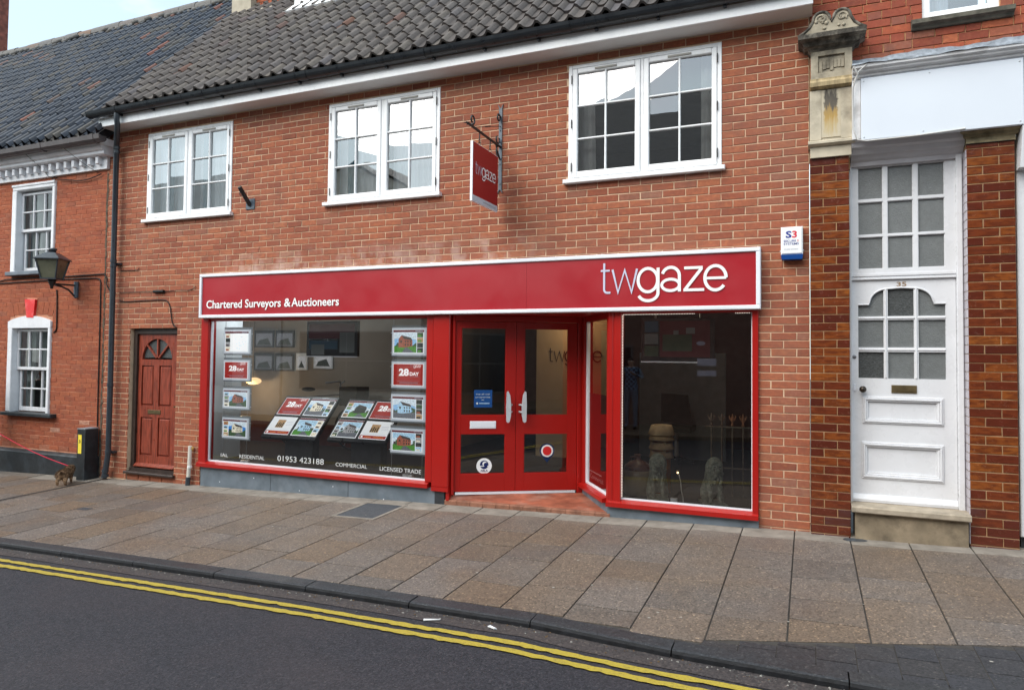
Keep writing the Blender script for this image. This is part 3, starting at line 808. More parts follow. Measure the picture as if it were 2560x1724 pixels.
# chimney that stands where the two roofs meet, and the white dormer foot
ch = thing('chimney', 'rendered chimney stack with a red brick return rising where the two roofs meet', 'chimney', (-2.1, 2.1, 7.5))
MB().box(-2.40, -1.98, 1.93, 2.9, 7.2, 9.3).build('rendered_stack', M_render, ch)
cb = MB().box(-1.975, -1.50, 2.06, 2.9, 7.2, 9.3).build('brick_stack', M_mortarL, ch)
for k in range(26):
    x = -1.97 + (k % 2) * .0
    for (xa, xb) in ((-1.975, -1.76), (-1.75, -1.50)) if k % 2 else ((-1.975, -1.87), (-1.86, -1.64), (-1.63, -1.50)):
        mb = MB(); brick_bm(mb, (xa, xb, 7.3 + k * .075, 7.365 + k * .075), 2.05, rng.uniform(0, .7)); mb.build('brick', M_brickL, cb)
mb = MB()
for i in range(5):
    x = -2.42 + i * .2; mb.tube([(x, 1.90 + rng.uniform(-.02, .02), 7.56), (x + .16, 1.91, 7.57)], .05, 8)
mb.build('flaunching', M_render, ch)
dm = thing('dormer', 'foot of a white dormer window rising out of the shop roof', 'dormer', (-.3, 1.7, 7.3))
MB().box(-.80, .10, 1.64, 3.2, 7.25, 9.0).build('dormer_cheek', M_white, dm)
mb = MB(); mb.prism([(-.86, 1.46, 7.165), (.14, 1.46, 7.165), (.14, 1.66, 7.36), (-.86, 1.66, 7.36)], (0, -.02, .02)); mb.build('apron', M_white, dm)

# ================================================================== upstairs windows
def upstairs(i):
    x0 = WX[i]; dx = x0 - 4.318
    mb = MB(); yf, yb = -.012, .06
    X = lambda v: v + dx
    mb.bev(X(4.318), X(4.361), yf, yb, WZ0, WZ1, .004); mb.bev(X(5.840), X(5.880), yf, yb, WZ0, WZ1, .004)
    mb.bev(X(4.361), X(5.840), yf, yb, 4.909, WZ1, .004); mb.bev(X(4.361), X(5.840), yf, yb, WZ0, 3.745, .003)
    mb.bev(X(5.088), X(5.113), yf + .002, yb, 3.745, 4.909, .003)
    win = mb.build('upstairs_window', M_white, shop)
    for (sl, sr, pl, pr, hx) in ((4.363, 5.086, 4.418, 5.029, 4.357), (5.115, 5.838, 5.173, 5.786, 5.842)):
        mb = MB(); y = yf - .008
        mb.bev(X(sl), X(pl), y, .035, 3.748, 4.906, .008); mb.bev(X(pr), X(sr), y, .035, 3.748, 4.906, .008)
        mb.bev(X(pl), X(pr), y, .035, 4.852, 4.906, .008); mb.bev(X(pl), X(pr), y, .035, 3.748, 3.814, .008)
        mb.build('sash', M_white, win)
        mid = (pl + pr) / 2 - .004
        mb = MB(); mb.bev(X(mid - .009), X(mid + .009), yf - .002, .022, 3.814, 4.852, .004)
        for z in (4.507, 4.159):
            mb.bev(X(pl), X(mid - .009), yf - .001, .021, z - .008, z + .008, .004); mb.bev(X(mid + .009), X(pr), yf - .001, .021, z - .008, z + .008, .004)
        mb.build('glazing_bar', M_white, win)
        zs = (3.814, 4.159, 4.507, 4.852)
        for a, b_ in ((pl, mid), (mid, pr)):
            for k in range(3):
                q = [rng.gauss(0, .0016) for _ in range(2)]
                MB().add([(X(a), .012 + q[0], zs[k]), (X(b_), .012 - q[0], zs[k]), (X(b_), .012 - q[0] + q[1], zs[k + 1]), (X(a), .012 + q[0] + q[1], zs[k + 1])], [(0, 1, 2, 3)]).build('pane', M_glassW, win)
        MB().bev(X((sl + sr) / 2 - .115), X((sl + sr) / 2 + .115), y - .012, y + .004, 4.868, 4.888, .003).build('trickle_vent', M_vent, win)
        for z in (4.79, 4.32, 3.86): MB().tube([(X(hx), y - .006, z - .045), (X(hx), y - .006, z + .045)], .006, 6).build('hinge', M_iron, win)
    mb = MB(); mb.bev(x0 - .045, x0 + WW + .035, -.062, .06, WZ0 - .050, WZ0 - .006, .006); mb.box(x0, x0 + WW, -.02, .06, WZ0 - .006, WZ0)
    mb.build('window_sill', M_white, win)
    return win
for i in range(3): upstairs(i)

# rooms behind them
mb = MB()
for xa, xb in ((-2.70, .45), (.55, 3.5), (3.6, 6.62)):
    mb.quad((xa, 3.6, 2.78), (xb, 3.6, 2.78), (xb, 3.6, 5.04), (xa, 3.6, 5.04)); mb.quad((xa, .26, 2.78), (xa, 3.6, 2.78), (xa, 3.6, 5.04), (xa, .26, 5.04)); mb.quad((xb, .26, 2.78), (xb, 3.6, 2.78), (xb, 3.6, 5.04), (xb, .26, 5.04))
    mb.quad((xa, .26, 5.04), (xb, .26, 5.04), (xb, 3.6, 5.04), (xa, 3.6, 5.04)); mb.quad((xa, .26, 2.78), (xb, .26, 2.78), (xb, 3.6, 2.78), (xa, 3.6, 2.78))
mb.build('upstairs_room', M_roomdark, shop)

def curtain(x0, x1, z0, z1, y, mat, label, amp=.018, waves=None, taper=0.0, group=None, name='curtain'):
    n = max(12, int((x1 - x0) / .012)); waves = waves or max(2, (x1 - x0) / .075); mb = MB()
    vs = []
    for k in range(7):
        v = k / 6
        for i in range(n + 1):
            u = i / n; xx = x0 + (x1 - x0) * u
            if taper: xx = x0 + (x1 - x0) * u * (1 + taper * (1 - v))
            vs.append((xx, y + amp * math.sin(u * waves * 6.283 + .6 * math.sin(u * 9)) * (1 - .25 * v) + .004 * math.sin(k + i * .3), z0 + (z1 - z0) * v))
    fs = [(k * (n + 1) + i, k * (n + 1) + i + 1, (k + 1) * (n + 1) + i + 1, (k + 1) * (n + 1) + i) for k in range(6) for i in range(n)]
    mb.add(vs, fs, 0, .5, True); return mb.build(name, mat, None, label, 'curtain', group)
M_net = plain('net_curtain', (.84, .86, .87), .9, .05, 14, stretch=(6, 6, .3))
curtain(4.38, 4.54, 3.70, 4.95, .17, M_curtw, 'cream pleated curtain at the left side of the right-hand upstairs window', taper=.2)
curtain(5.66, 5.83, 3.70, 4.95, .17, M_curtw, 'cream pleated curtain at the right side of the right-hand upstairs window')
curtain(-1.84, -1.18, 3.70, 4.95, .15, M_net, 'pale net curtain behind the left casement of the left-hand upstairs window', .012)
curtain(-1.08, -.44, 3.70, 4.95, .15, M_net, 'pale net curtain behind the right casement of the left-hand upstairs window', .012)
curtain(-1.66, -1.52, 3.70, 4.95, .10, M_curtt, 'teal curtain strip hanging in the left casement of the left-hand upstairs window')
curtain(-.98, -.83, 3.70, 4.95, .10, M_curtt, 'teal curtain strip hanging in the right casement of the left-hand upstairs window')
curtain(1.26, 1.93, 3.70, 4.95, .15, M_net, 'pale net curtain behind the left casement of the middle upstairs window', .012)
curtain(2.05, 2.70, 3.70, 4.95, .15, M_net, 'pale net curtain behind the right casement of the middle upstairs window', .012)
curtain(1.42, 1.56, 3.70, 4.95, .10, M_curtt, 'teal curtain strip hanging in the left casement of the middle upstairs window')

# ================================================================== brown side door
bd = MB()
bd.box(-2.165, -2.105, .055, .16, .255, 2.205); bd.box(-1.335, -1.278, .055, .16, .255, 2.205); bd.box(-2.105, -1.335, .055, .16, 2.135, 2.205)
bdr = bd.build('side_door', M_darkframe, shop)
bdo = MB(); L0, L1, Z0, Z1 = -2.10, -1.34, .285, 2.13; ya = .085
px = (-2.035, -1.80, -1.695, -1.455)
for a in rects_minus(L0, L1, Z0, Z1, [(px[0], px[1], .43, .965), (px[2], px[3], .43, .965), (px[0], px[1], 1.125, 1.69), (px[2], px[3], 1.125, 1.69), (-2.035, -1.455, 1.775, 2.07)]):
    bdo.box(a[0], a[1], ya, ya + .045, a[2], a[3])
# wood around the fan light
cx, cz, R = -1.745, 1.775, .29
arcp = arc(cx, cz, R, R, 0, 180, 16)
for i in range(16):
    a, b_ = arcp[i], arcp[i + 1]
    bdo.add([(a[0], ya, a[1]), (a[0], ya, 2.072), (b_[0], ya, 2.072), (b_[0], ya, b_[1]), (a[0], ya + .03, a[1]), (b_[0], ya + .03, b_[1])], [(0, 1, 2, 3), (0, 3, 5, 4)])
bdo.build('door_leaf', M_brownwood, bdr)
for (a, b_) in ((px[0], px[1]), (px[2], px[3])):
    for (c_, d) in ((.43, .965), (1.125, 1.69)):
        mb = MB(); mb.box(a, b_, ya + .022, ya + .035, c_, d); mb.bev(a + .012, b_ - .012, ya + .002, ya + .024, c_ + .012, d - .012, .018)
        mb.build('panel', M_brownwood, bdr)
for k in range(4):
    a0, a1 = k * 45 + 4, (k + 1) * 45 - 4
    MB().add([(cx + math.cos(math.radians((a0 + a1) / 2)) * .05, ya + .03, cz + .03)] + [(x, ya + .03, z) for x, z in arc(cx, cz, R - .008, R - .008, a0, a1, 6)], [tuple(range(8))]).build('fan_pane', M_frost2, bdr)
for an in (45, 90, 135):
    c_, s_ = math.cos(math.radians(an)), math.sin(math.radians(an)); w = .011
    MB().prism([(cx + c_ * .03 - s_ * w, ya + .004, cz + s_ * .03 + c_ * w), (cx + c_ * .03 + s_ * w, ya + .004, cz + s_ * .03 - c_ * w), (cx + c_ * .30 + s_ * w, ya + .004, cz + s_ * .30 - c_ * w), (cx + c_ * .30 - s_ * w, ya + .004, cz + s_ * .30 + c_ * w)], (0, .03, 0)).build('fan_bar', M_brownwood, bdr)
mb = MB(); mb.bev(-1.89, -1.645, ya - .008, ya + .002, 1.012, 1.07, .004); mb.box(-1.865, -1.67, ya - .010, ya - .0085, 1.026, 1.056)
mb.build('letterbox', M_brass, bdr)
MB().tube([(-1.36, ya - .002, 1.13), (-1.36, ya - .03, 1.13)], .012, 8).build('lock', M_brass, bdr)
MB().prism([(-2.10, ya - .045, .29), (-1.34, ya - .045, .29), (-1.34, ya, .325), (-2.10, ya, .325)], (0, 0, -.012)).build('weather_bar', M_brownwood, bdr)
MB().bev(-2.20, -1.245, -.045, .16, .18, .215, .008).build('door_sill', M_darkframe, bdr)
mb = MB(); mb.box(-2.16, -1.285, .03, .15, .215, .26); mb.build('threshold', M_darkframe, bdr)
for k in range(4):
    xa = -2.18 + k * .2275
    mb = MB(); brick_bm(mb, (xa, xa + .215, .09, .174), .012, rng.uniform(.4, .7)); mb.build('step_brick', M_brick, bdr)
MB().box(-2.20, -1.25, .026, .2, -.1, .18).build('step_bed', M_mortar, bdr)
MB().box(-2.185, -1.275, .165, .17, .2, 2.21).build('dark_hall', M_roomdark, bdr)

# ================================================================== shopfront
FZ = .40                                                 # shop floor level
# ---- left shop window
lw = MB(); lw.bev(-.80, -.672, -.035, .10, .38, 2.33, .006)
lwin = lw.build('shop_window', M_red, shop, label='wide left shop window in a red frame')
mb = MB(); mb.bev(2.645, 2.735, -.030, .10, .44, 2.33, .006); mb.build('mullion', M_red, lwin)
mb = MB(); mb.prism([(-.80, -.068, .380), (-.80, -.068, .425), (-.80, .0, .446), (-.80, .10, .446), (-.80, .10, .380)], (3.50, 0, 0)); mb.build('sill', M_red, lwin)
MB().box(-.672, 2.645, -.01, .10, 2.296, 2.334).build('head', M_red, lwin)
mb = MB(); mb.box(-.672, 2.645, .012, .05, .4465, .464); mb.box(-.672, -.660, .012, .05, .464, 2.296); mb.build('glazing_bead', M_silver, lwin)
MB().quad((-.66, .03, .464), (2.645, .03, .464), (2.645, .03, 2.296), (-.66, .03, 2.296)).build('pane', M_glassS, lwin)
M_vinyl = flat('window_vinyl', (.62, .66, .66), .6)
for body, x0, x1, z, h in (('IAL', -.46, -.335, .518, .048), ('RESIDENTIAL', -.141, .273, .520, .050), ('01953 423188', .484, 1.201, .526, .072), ('COMMERCIAL', 1.378, 1.831, .523, .047), ('LICENSED TRADE', 2.010, 2.567, .517, .050)):
    mb = MB(); text(mb, body, (x0, .024, z), (1, 0, 0), (0, 0, 1), x1 - x0, h, capref=.73)
    mb.build('lettering', M_vinyl, lwin, label='pale window lettering reading ' + body)
# ---- right post of the left window and jamb of the door
mb = MB(); mb.bev(2.7375, 2.952, -.045, .10, .40, 2.33, .008); mb.box(2.74, 2.955, -.05, .10, .355, .402); mb.box(2.92, 2.957, -.03, .06, .255, .355)
mb.build('door_post', M_red, shop)
# ---- stall riser
mb = MB(); mb.box(-.76, 2.775, -.022, .10, -.05, .3795); mb.build('stall_riser', M_stall, shop)
mb = MB(); mb.box(2.7755, 2.90, -.024, .06, .05, .3545); mb.build('stall_riser_end', M_stalldark, shop)
for x in (.42, 1.60):
    MB().box(x - .003, x + .003, -.0235, -.0215, .1, .379).build('riser_joint', M_stalldark, shop)
mb = MB()
for x in (-.42, .15, .88, 1.38, 2.1): mb.lathe([(.007, 0), (.007, .004)], (x, -.022, .25 + .06 * math.sin(x * 5)), 8, axis='y')
mb.build('riser_screws', M_silver, shop, kind='stuff')

# ---- entrance: doors stand at an angle in a splayed recess
P0 = Vector((2.97, .03, 0)); U = Vector((1.24, .77, 0)).normalized(); N = Vector((U.y, -U.x, 0))
def dxf(p): return P0 + U * p.x - N * p.y + Vector((0, 0, p.z))       # x along the doors, y into the shop
ent = MB(dxf); ent.bev(-.02, .014, -.03, .08, .315, 2.33, .005); ent.bev(1.427, 1.515, -.03, .08, .315, 2.33, .005); ent.bev(.014, 1.427, -.03, .08, 2.265, 2.33, .004)
entr = ent.build('entrance', M_red, shop, label='pair of red glazed entrance doors set at an angle in the recess')
def leafdoor(s0, s1, gl, gr_, hs):
    mb = MB(dxf); y0, y1 = -.005, .045
    for a in rects_minus(s0, s1, .347, 2.262, [(gl, gr_, .540, .988), (gl, gr_, 1.198, 2.184)]): mb.bev(a[0], a[1], y0, y1, a[2], a[3], .0015)
    d = mb.build('door_leaf', M_red, entr)
    mb = MB(dxf)
    for z0, z1 in ((.540, .988), (1.198, 2.184)):
        mb.box(gl, gr_, y0 + .002, y0 + .02, z0, z0 + .010); mb.box(gl, gl + .008, y0 + .006, y0 + .02, z0 + .010, z1); mb.box(gr_ - .008, gr_, y0 + .006, y0 + .02, z0 + .010, z1)
    mb.build('beading', M_red, entr)
    for z0, z1 in ((.540, .988), (1.198, 2.184)):
        MB(dxf).quad((gl, .02, z0), (gr_, .02, z0), (gr_, .02, z1), (gl, .02, z1)).build('door_pane', M_glassS, entr)
    # tall paddle handle on two stand-offs
    mb = MB(dxf); sg = 1 if hs < .71 else -1
    pts = [(hs - .030 * sg, 1.135), (hs - .034 * sg, 1.30), (hs - .028 * sg, 1.468), (hs - .012 * sg, 1.478), (hs + .010 * sg, 1.43), (hs + .022 * sg, 1.32), (hs + .020 * sg, 1.20), (hs + .006 * sg, 1.132), (hs - .012 * sg, 1.122)]
    mb.prism([(x, -.075, z) for x, z in pts], (0, .022, 0))
    for z in (1.24, 1.32): mb.tube([(hs + .015 * sg, -.055, z), (hs + .035 * sg, -.03, z), (hs + .04 * sg, -.004, z)], .011, 8)
    mb.build('handle', M_chrome, entr)
leafdoor(.017, .709, .082, .592, .625); leafdoor(.713, 1.424, .806, 1.318, .792)
mb = MB(dxf); mb.bev(.188, .484, -.014, -.004, 1.052, 1.136, .004); mb.box(.206, .466, -.016, -.0135, 1.068, 1.12); mb.build('letterbox', M_silver, entr)
MB(dxf).box(.03, 1.41, -.012, .05, .316, .342).build('threshold', M_silver, entr)
M_blue = flat('poster_blue', S(20, 70, 130), .5); M_navy = flat('navy_print', S(25, 40, 95), .5); M_rred = flat('roundel_red', S(205, 45, 45), .5)
mb = MB(dxf); mb.quad((.233, .012, 1.289), (.44, .012, 1.289), (.44, .012, 1.487), (.233, .012, 1.487))
def dt(body, s, z, w, h, m): text(mb, body, (s, .009, z), (1, 0, 0), (0, 0, 1), w, h, m, capref=.73)
dt('see all our', .256, 1.432, .16, .018, 1); dt('properties', .252, 1.398, .165, .018, 1); dt('at', .318, 1.370, .03, .014, 1)
mb.add([(.268 + .012 * math.cos(a), .009, 1.335 + .012 * math.sin(a)) for a in [i * .785 for i in range(8)]], [tuple(range(8))], 1)
mb.quad((.29, .009, 1.329), (.41, .009, 1.329), (.41, .009, 1.341), (.29, .009, 1.341), 2)
mb.build('poster', [M_blue, M_vinyl, flat('pale_blue_print', S(150, 180, 210), .5)], entr)
def disc(mb, s, z, r, y, m, n=26, a0=0, a1=6.2832): mb.add([(s, y, z)] + [(s + r * math.cos(a0 + (a1 - a0) * i / n), y, z + r * math.sin(a0 + (a1 - a0) * i / n)) for i in range(n + 1)], [(0, i + 1, i + 2) for i in range(n)], m)
mb = MB(dxf); c0 = .357, .630
disc(mb, *c0, .088, .012, 0); disc(mb, c0[0], c0[1] + .014, .048, .010, 1); disc(mb, c0[0] + .006, c0[1] + .026, .026, .008, 0); disc(mb, c0[0] + .018, c0[1] + .014, .024, .007, 1)
mb.quad((c0[0] - .046, .0075, c0[1] - .006), (c0[0] + .046, .0075, c0[1] - .006), (c0[0] + .046, .0075, c0[1] + .003), (c0[0] - .046, .0075, c0[1] + .003), 0)
text(mb, 'ARLA', (c0[0] - .042, .008, c0[1] - .062), (1, 0, 0), (0, 0, 1), .084, .022, 1, .02, capref=.73)
mb.build('sticker', [M_signwhite, M_navy], entr)
mb = MB(dxf); c0 = 1.082, .793
disc(mb, *c0, .086, .012, 0); mb.add([(c0[0] - .045, .012, c0[1] - .073), (c0[0], .012, c0[1] - .135), (c0[0] + .045, .012, c0[1] - .073)], [(0, 1, 2)], 0)
disc(mb, *c0, .070, .010, 1); disc(mb, *c0, .052, .008, 2); mb.build('roundel_sticker', [flat('roundel_navy', S(22, 45, 85), .5), M_signwhite, M_rred], entr)

# ---- splayed return window between the doors and the corner post
Q0 = Vector((4.255, .775, 0)); Q1 = Vector((4.752, .02, 0)); UU = (Q1 - Q0).normalized(); NN = Vector((UU.y, -UU.x, 0)); LL = (Q1 - Q0).length
def rxf(p): return Q0 + UU * p.x - NN * p.y + Vector((0, 0, p.z))
mb = MB(rxf); mb.bev(0, .09, -.01, .09, .42, 2.33, .005); mb.prism([(0, -.05, .39), (0, -.05, .43), (0, .02, .45), (0, .09, .45), (0, .09, .39)], (LL - .01, 0, 0)); mb.box(.09, LL, .0, .08, 2.27, 2.33)
rwn = mb.build('return_window', M_red, shop, label='narrow splayed side window between the doors and the corner post')
mb = MB(rxf); mb.box(.0905, .120, .012, .05, .47, 2.27); mb.box(.0905, LL - .02, .014, .05, .4505, .47); mb.build('glazing_bead', M_silver, rwn)
MB(rxf).quad((.12, .03, .47), (LL - .02, .03, .47), (LL - .02, .03, 2.27), (.12, .03, 2.27)).build('pane', M_glassS, rwn)
MB(rxf).box(0, LL, .0, .08, .0, .389).build('return_riser', M_stall, rwn)
mb = MB(rxf); mb.quad((.13, .04, .475), (LL - .04, .04, .475), (LL - .04, .04, 1.47), (.13, .04, 1.47)); mb.quad((.16, .037, .60), (.60, .037, .60), (.60, .037, .612), (.16, .037, .612), 1)
text(mb, 'Commercial', (.20, .036, .53), (1, 0, 0), (0, 0, 1), .46, .05, 1)
mb.build('maroon_poster', [flat('maroon_vinyl', (.085, .010, .014), .5), M_vinyl], rwn)
# corner post with a rounded arris
mb = MB(); mb.prism([(4.748, .10, .37), (4.748, .0, .37), (4.775, -.035, .37), (4.815, -.035, .37), (4.822, -.028, .37), (4.834, -.028, .37), (4.841, -.037, .37), (4.902, -.037, .37), (4.902, .10, .37)], (0, 0, 1.96))
mb.build('corner_post', M_red, shop)
# ---- right shop window
mb = MB(); mb.bev(6.160, 6.216, -.035, .10, .38, 2.33, .006)
rwin = mb.build('shop_window', M_red, shop, label='right shop window in a red frame with lion statues behind')
mb = MB(); mb.prism([(4.762, -.068, .372), (4.762, -.068, .415), (4.762, .0, .440), (4.762, .10, .440), (4.762, .10, .372)], (1.454, 0, 0)); mb.build('sill', M_red, rwin)
MB().box(4.902, 6.160, -.01, .10, 2.312, 2.334).build('head', M_red, rwin)
mb = MB(); mb.box(4.903, 6.159, .012, .05, .4405, .456); mb.box(6.150, 6.1595, .014, .05, .456, 2.312); mb.build('glazing_bead', M_silver, rwin)
M_led = flat('fairy_lights', (1.0, .92, .8), .4, .35)
mb = MB()
for i in range(118): mb.box(4.9035, 4.911, .016, .022, .465 + i * .0156, .474 + i * .0156)
for i in list(range(0, 46)) + list(range(70, 79)): mb.box(4.912 + i * .0156, 4.920 + i * .0156, .016, .022, 2.303, 2.309)
mb.build('fairy_lights', M_led, rwin, kind='stuff')
MB().quad((4.903, .03, .456), (6.15, .03, .456), (6.15, .03, 2.312), (4.903, .03, 2.312)).build('pane', M_glassS, rwin)
MB().box(4.765, 6.216, -.022, .10, .1, .3715).build('stall_riser', M_stall, rwin)
# brick courses under the post at right are wall; terracotta step fills the recess
st = MB(); top = [(2.925, -.012, .262), (4.79, -.012, .290), (4.30, .80, .318), (2.975, .05, .318)]
st.add([Vector(p) for p in top] + [Vector((x, y, .05)) for x, y, z in top], [(0, 1, 2, 3), (4, 5, 1, 0), (5, 6, 2, 1), (7, 4, 0, 3)])
step = st.build('entrance_step', M_terra, shop)
mb = MB()
for k in range(12):
    xa = 2.905 + k * .158; xb = xa + .153; za = .2625 + (xa - 2.925) * .015; zb = .2625 + (xb - 2.925) * .015
    if xb > 4.8: break
    mb.prism([(xa, -.030, za - .05), (xb, -.030, zb - .05), (xb, -.030, zb - .004), (xa, -.030, za - .004)], (0, .06, 0)); mb.add([(xa, -.030, za - .004), (xb, -.030, zb - .004), (xb, -.02, zb + .004), (xa, -.02, za + .004), (xb, .03, zb + .005), (xa, .03, za + .005)], [(0, 1, 2, 3), (3, 2, 4, 5)])
mb.build('nosing_tiles', M_terraedge, step)
# soffit above the recess, beam behind the sign
MB().box(-.78, 6.22, -.008, .10, 2.335, 2.62).build('sign_beam', M_darkframe, shop)
MB().add([(2.95, .0, 2.332), (4.80, .0, 2.332), (4.30, .9, 2.332), (2.90, .12, 2.332)], [(0, 1, 2, 3)]).build('recess_soffit', M_red, shop)

# ================================================================== fascia sign
sg = thing('fascia_sign', 'long red shop sign in a silver frame with white lettering above the shopfront', 'shop sign', (2.73, -.05, 2.335))
a0, a1, b0, b1 = -.772, 6.240, 2.332, 2.912
mb = MB(); mb.box(a0 + .01, 3.8905, -.092, -.003, b0 + .01, b1 - .01); mb.build('panel', M_redpanel, sg)
mb = MB(); mb.box(3.8925, a1 - .01, -.0925, -.003, b0 + .01, b1 - .01); mb.build('panel', M_redpanel, sg)
mb = MB(); w = .040
mb.bev(a0, a1, -.112, -.002, b1 - w, b1, .006); mb.bev(a0, a1, -.112, -.002, b0, b0 + w, .006); mb.bev(a0, a0 + w, -.1115, -.002, b0 + w, b1 - w, .006); mb.bev(a1 - w, a1, -.1115, -.002, b0 + w, b1 - w, .006)
mb.build('frame', M_silver, sg)
mb = MB(); logo(mb, lambda u, v, d: (4.705 + u, -.0985 - d, 2.515 + v), 0, 1)
mb.build('lettering', [M_lilac, M_signwhite], sg, label='large thin round letters reading twgaze')
mb = MB(); Y = -.0985
for body, xa, xb in (('Chartered', -.648, -.040), ('Surveyors', .012, .594), ('&', .644, .748), ('Auctioneers', .758, 1.474)):
    vs, fs = font(body, .018); y0 = min(v[1] for v in vs); y1 = max(v[1] for v in vs); k = .107 / .73
    x0_ = min(v[0] for v in vs); x1_ = max(v[0] for v in vs)
    mb.add([(xa + (x - x0_) / (x1_ - x0_) * (xb - xa), Y, 2.460 + y * k) for x, y in vs], fs, 0)
mb.build('lettering', M_signwhite, sg, label='small white words reading Chartered Surveyors & Auctioneers')
mb = MB()
for i in range(7): mb.tube([(-.3 + i * 1.0, -.06, b1 + .004), (-.27 + i * 1.0, -.03, b1 + .005)], .008, 6)
mb.build('frame_caps', M_silver, sg)

# ================================================================== hanging sign
XH = 3.531
hs = thing('hanging_sign', 'red double-sided hanging sign on a black wrought iron wall bracket', 'hanging sign', (XH, -.4, 3.43))
mb = MB(); mb.box(XH - .019, XH + .019, -.014, -.001, 3.70, 4.60)
for z, s_ in ((4.60, 1), (3.70, -1)):
    for k in (-1, 1): mb.prism([(XH + k * .002, -.014, z), (XH + k * .019, -.014, z), (XH + k * .030, -.014, z + s_ * .045)], (0, .012, 0))
for z in (3.76, 3.98, 4.22, 4.35, 4.5): mb.lathe([(.009, 0), (.007, .005)], (XH, -.014, z), 8, axis='y')
mb.build('wall_plate', M_ironblue, hs)
mb = MB(); mb.tube([(XH, -.01, 4.17), (XH, -.80, 4.187)], .014, 8); mb.tube([(XH, -.80, 4.187), (XH, -.85, 4.19)], [.016, .002], 6)
for dx, dz in ((.03, 0), (-.03, 0), (0, -.035)): mb.tube([(XH, -.80, 4.187), (XH + dx, -.835, 4.187 + dz)], [.007, .003], 6)
mb.build('arm', M_iron, hs)
mb = MB(); sp = lambda cy, cz, r, a0, a1, k=.35: [(XH, cy + r * (1 - k * i / 14) * math.cos(math.radians(a0 + (a1 - a0) * i / 14)), cz + r * (1 - k * i / 14) * math.sin(math.radians(a0 + (a1 - a0) * i / 14))) for i in range(15)]
mb.tube(sp(-.70, 4.255, .048, 250, 610), .010, 6); mb.build('scroll', M_iron, hs)
mb = MB(); mb.tube(sp(-.06, 4.48, .042, 20, 380), .010, 6); mb.build('scroll', M_iron, hs)
mb = MB(); mb.tube(sp(-.085, 4.235, .05, 30, -250), .009, 6); mb.build('scroll', M_iron, hs)
mb = MB()
mb.tube(sp(-.05, 4.10, .07, 60, 250, .1), .009, 6); mb.tube([(XH, -.12, 4.165), (XH, -.10, 4.11), (XH, -.03, 4.04), (XH, -.012, 4.03)], .009, 6)
mb.build('brace', M_iron, hs)
mb = MB(); mb.tube([(XH, -.012, 4.40), (XH, -.30, 4.31), (XH, -.62, 4.20)], .004, 6)
mb.tube([(XH, -.27 - .018 * i, 4.32 - .006 * i) for i in range(8)], [.005, .009] * 4, 6); mb.build('tie_rod', M_iron, hs)
for y in (-.535, -.275):
    mb = MB(); mb.tube([(XH, y, 4.165), (XH, y, 4.10)], .006, 6); mb.tube([(XH, y + .016 * math.cos(a * .6), 4.085 + .02 * math.sin(a * .6)) for a in range(11)], .004, 6); mb.tube([(XH + .014 * math.cos(a * .6), y, 4.055 + .02 * math.sin(a * .6)) for a in range(11)], .004, 6)
    mb.build('chain', M_iron, hs)
mb = MB(); ya, yb, za, zb = -.715, -.100, 3.430, 4.037
mb.box(XH - .013, XH + .013, ya, yb, za, zb)
mb.build('board', M_silver, hs)
mb = MB()
for sx in (-1, 1):
    x = XH + sx * .0145; u0, u1 = ya + .006, yb - .003
    mb.quad((x, u0, za + .064), (x, u1, za + .064), (x, u1, zb - .004), (x, u0, zb - .004), 0); mb.quad((x, u0, za + .004), (x, u1, za + .004), (x, u1, za + .063), (x, u0, za + .063), 1)
    F = (lambda u, v, d: (XH + .0165 + d, -.655 + u * .395, 3.722 + v * .395)) if sx > 0 else (lambda u, v, d: (XH - .0165 - d, -.165 - u * .395, 3.722 + v * .395))
    logo(mb, F, 2, 3)
    if sx > 0: text(mb, 'www.twgaze.co.uk', (XH + .0165, -.47, za + .022), (0, 1, 0), (0, 0, 1), .32, .022, 4)
    else: text(mb, 'www.twgaze.co.uk', (XH - .0165, -.15, za + .022), (0, -1, 0), (0, 0, 1), .32, .022, 4)
mb.build('sign_face', [flat('hanging_sign_red', (.30, .012, .014), .4), flat('sign_grey_band', (.50, .53, .58), .45), M_lilac, M_signwhite, flat('grey_print', (.25, .25, .28), .5)], hs)

# flag pole holder
fl = thing('flagpole_holder', 'black iron flagpole holder on a square plate below the left-hand upstairs window', 'flagpole holder', (-.028, -.01, 3.74))
MB().bev(-.098, .046, -.012, -.001, 3.742, 3.88, .003).build('plate', M_ironblue, fl)
mb = MB(); mb.tube([(-.030, -.012, 3.80), (-.036, -.19, 3.995)], .028, 12); mb.build('socket', M_iron, fl)
mb = MB(); mb.tube([(-.036, -.165 - .018 * math.sin(a * .5), 3.945 - .03 + .026 * math.cos(a * .5)) for a in range(9)], .005, 6); mb.build('hook', M_iron, fl)

# alarm box
al = thing('alarm_box', 'white burglar alarm box with a blue base on the brick wall beside the shop sign', 'alarm box', (6.51, -.05, 2.78))
mb = MB(); mb.bev(6.416, 6.604, -.095, -.001, 2.829, 3.085, .012); mb.build('cover', M_white, al)
mb = MB(); mb.prism([(6.416, -.095, 2.8285), (6.604, -.095, 2.8285), (6.598, -.088, 2.786), (6.422, -.088, 2.786)], (0, .08, 0)); mb.build('base', flat('alarm_blue', S(20, 70, 140), .4), al)
mb = MB(); V = lambda b_, x, z, w_, h_, m_, bo=0: text(mb, b_, (x, -.0965, z), (1, 0, 0), (0, 0, 1), w_, h_, m_, bo, capref=.73)
V('S', 6.458, 2.985, .050, .062, 0, .03); V('3', 6.512, 2.985, .042, .062, 1, .03); V('SECURE', 6.441, 2.945, .105, .020, 0, .01); V('3', 6.553, 2.945, .014, .020, 1); V('SYSTEMS', 6.441, 2.918, .128, .020, 0, .01); V('01603 273377', 6.446, 2.872, .118, .012, 2)
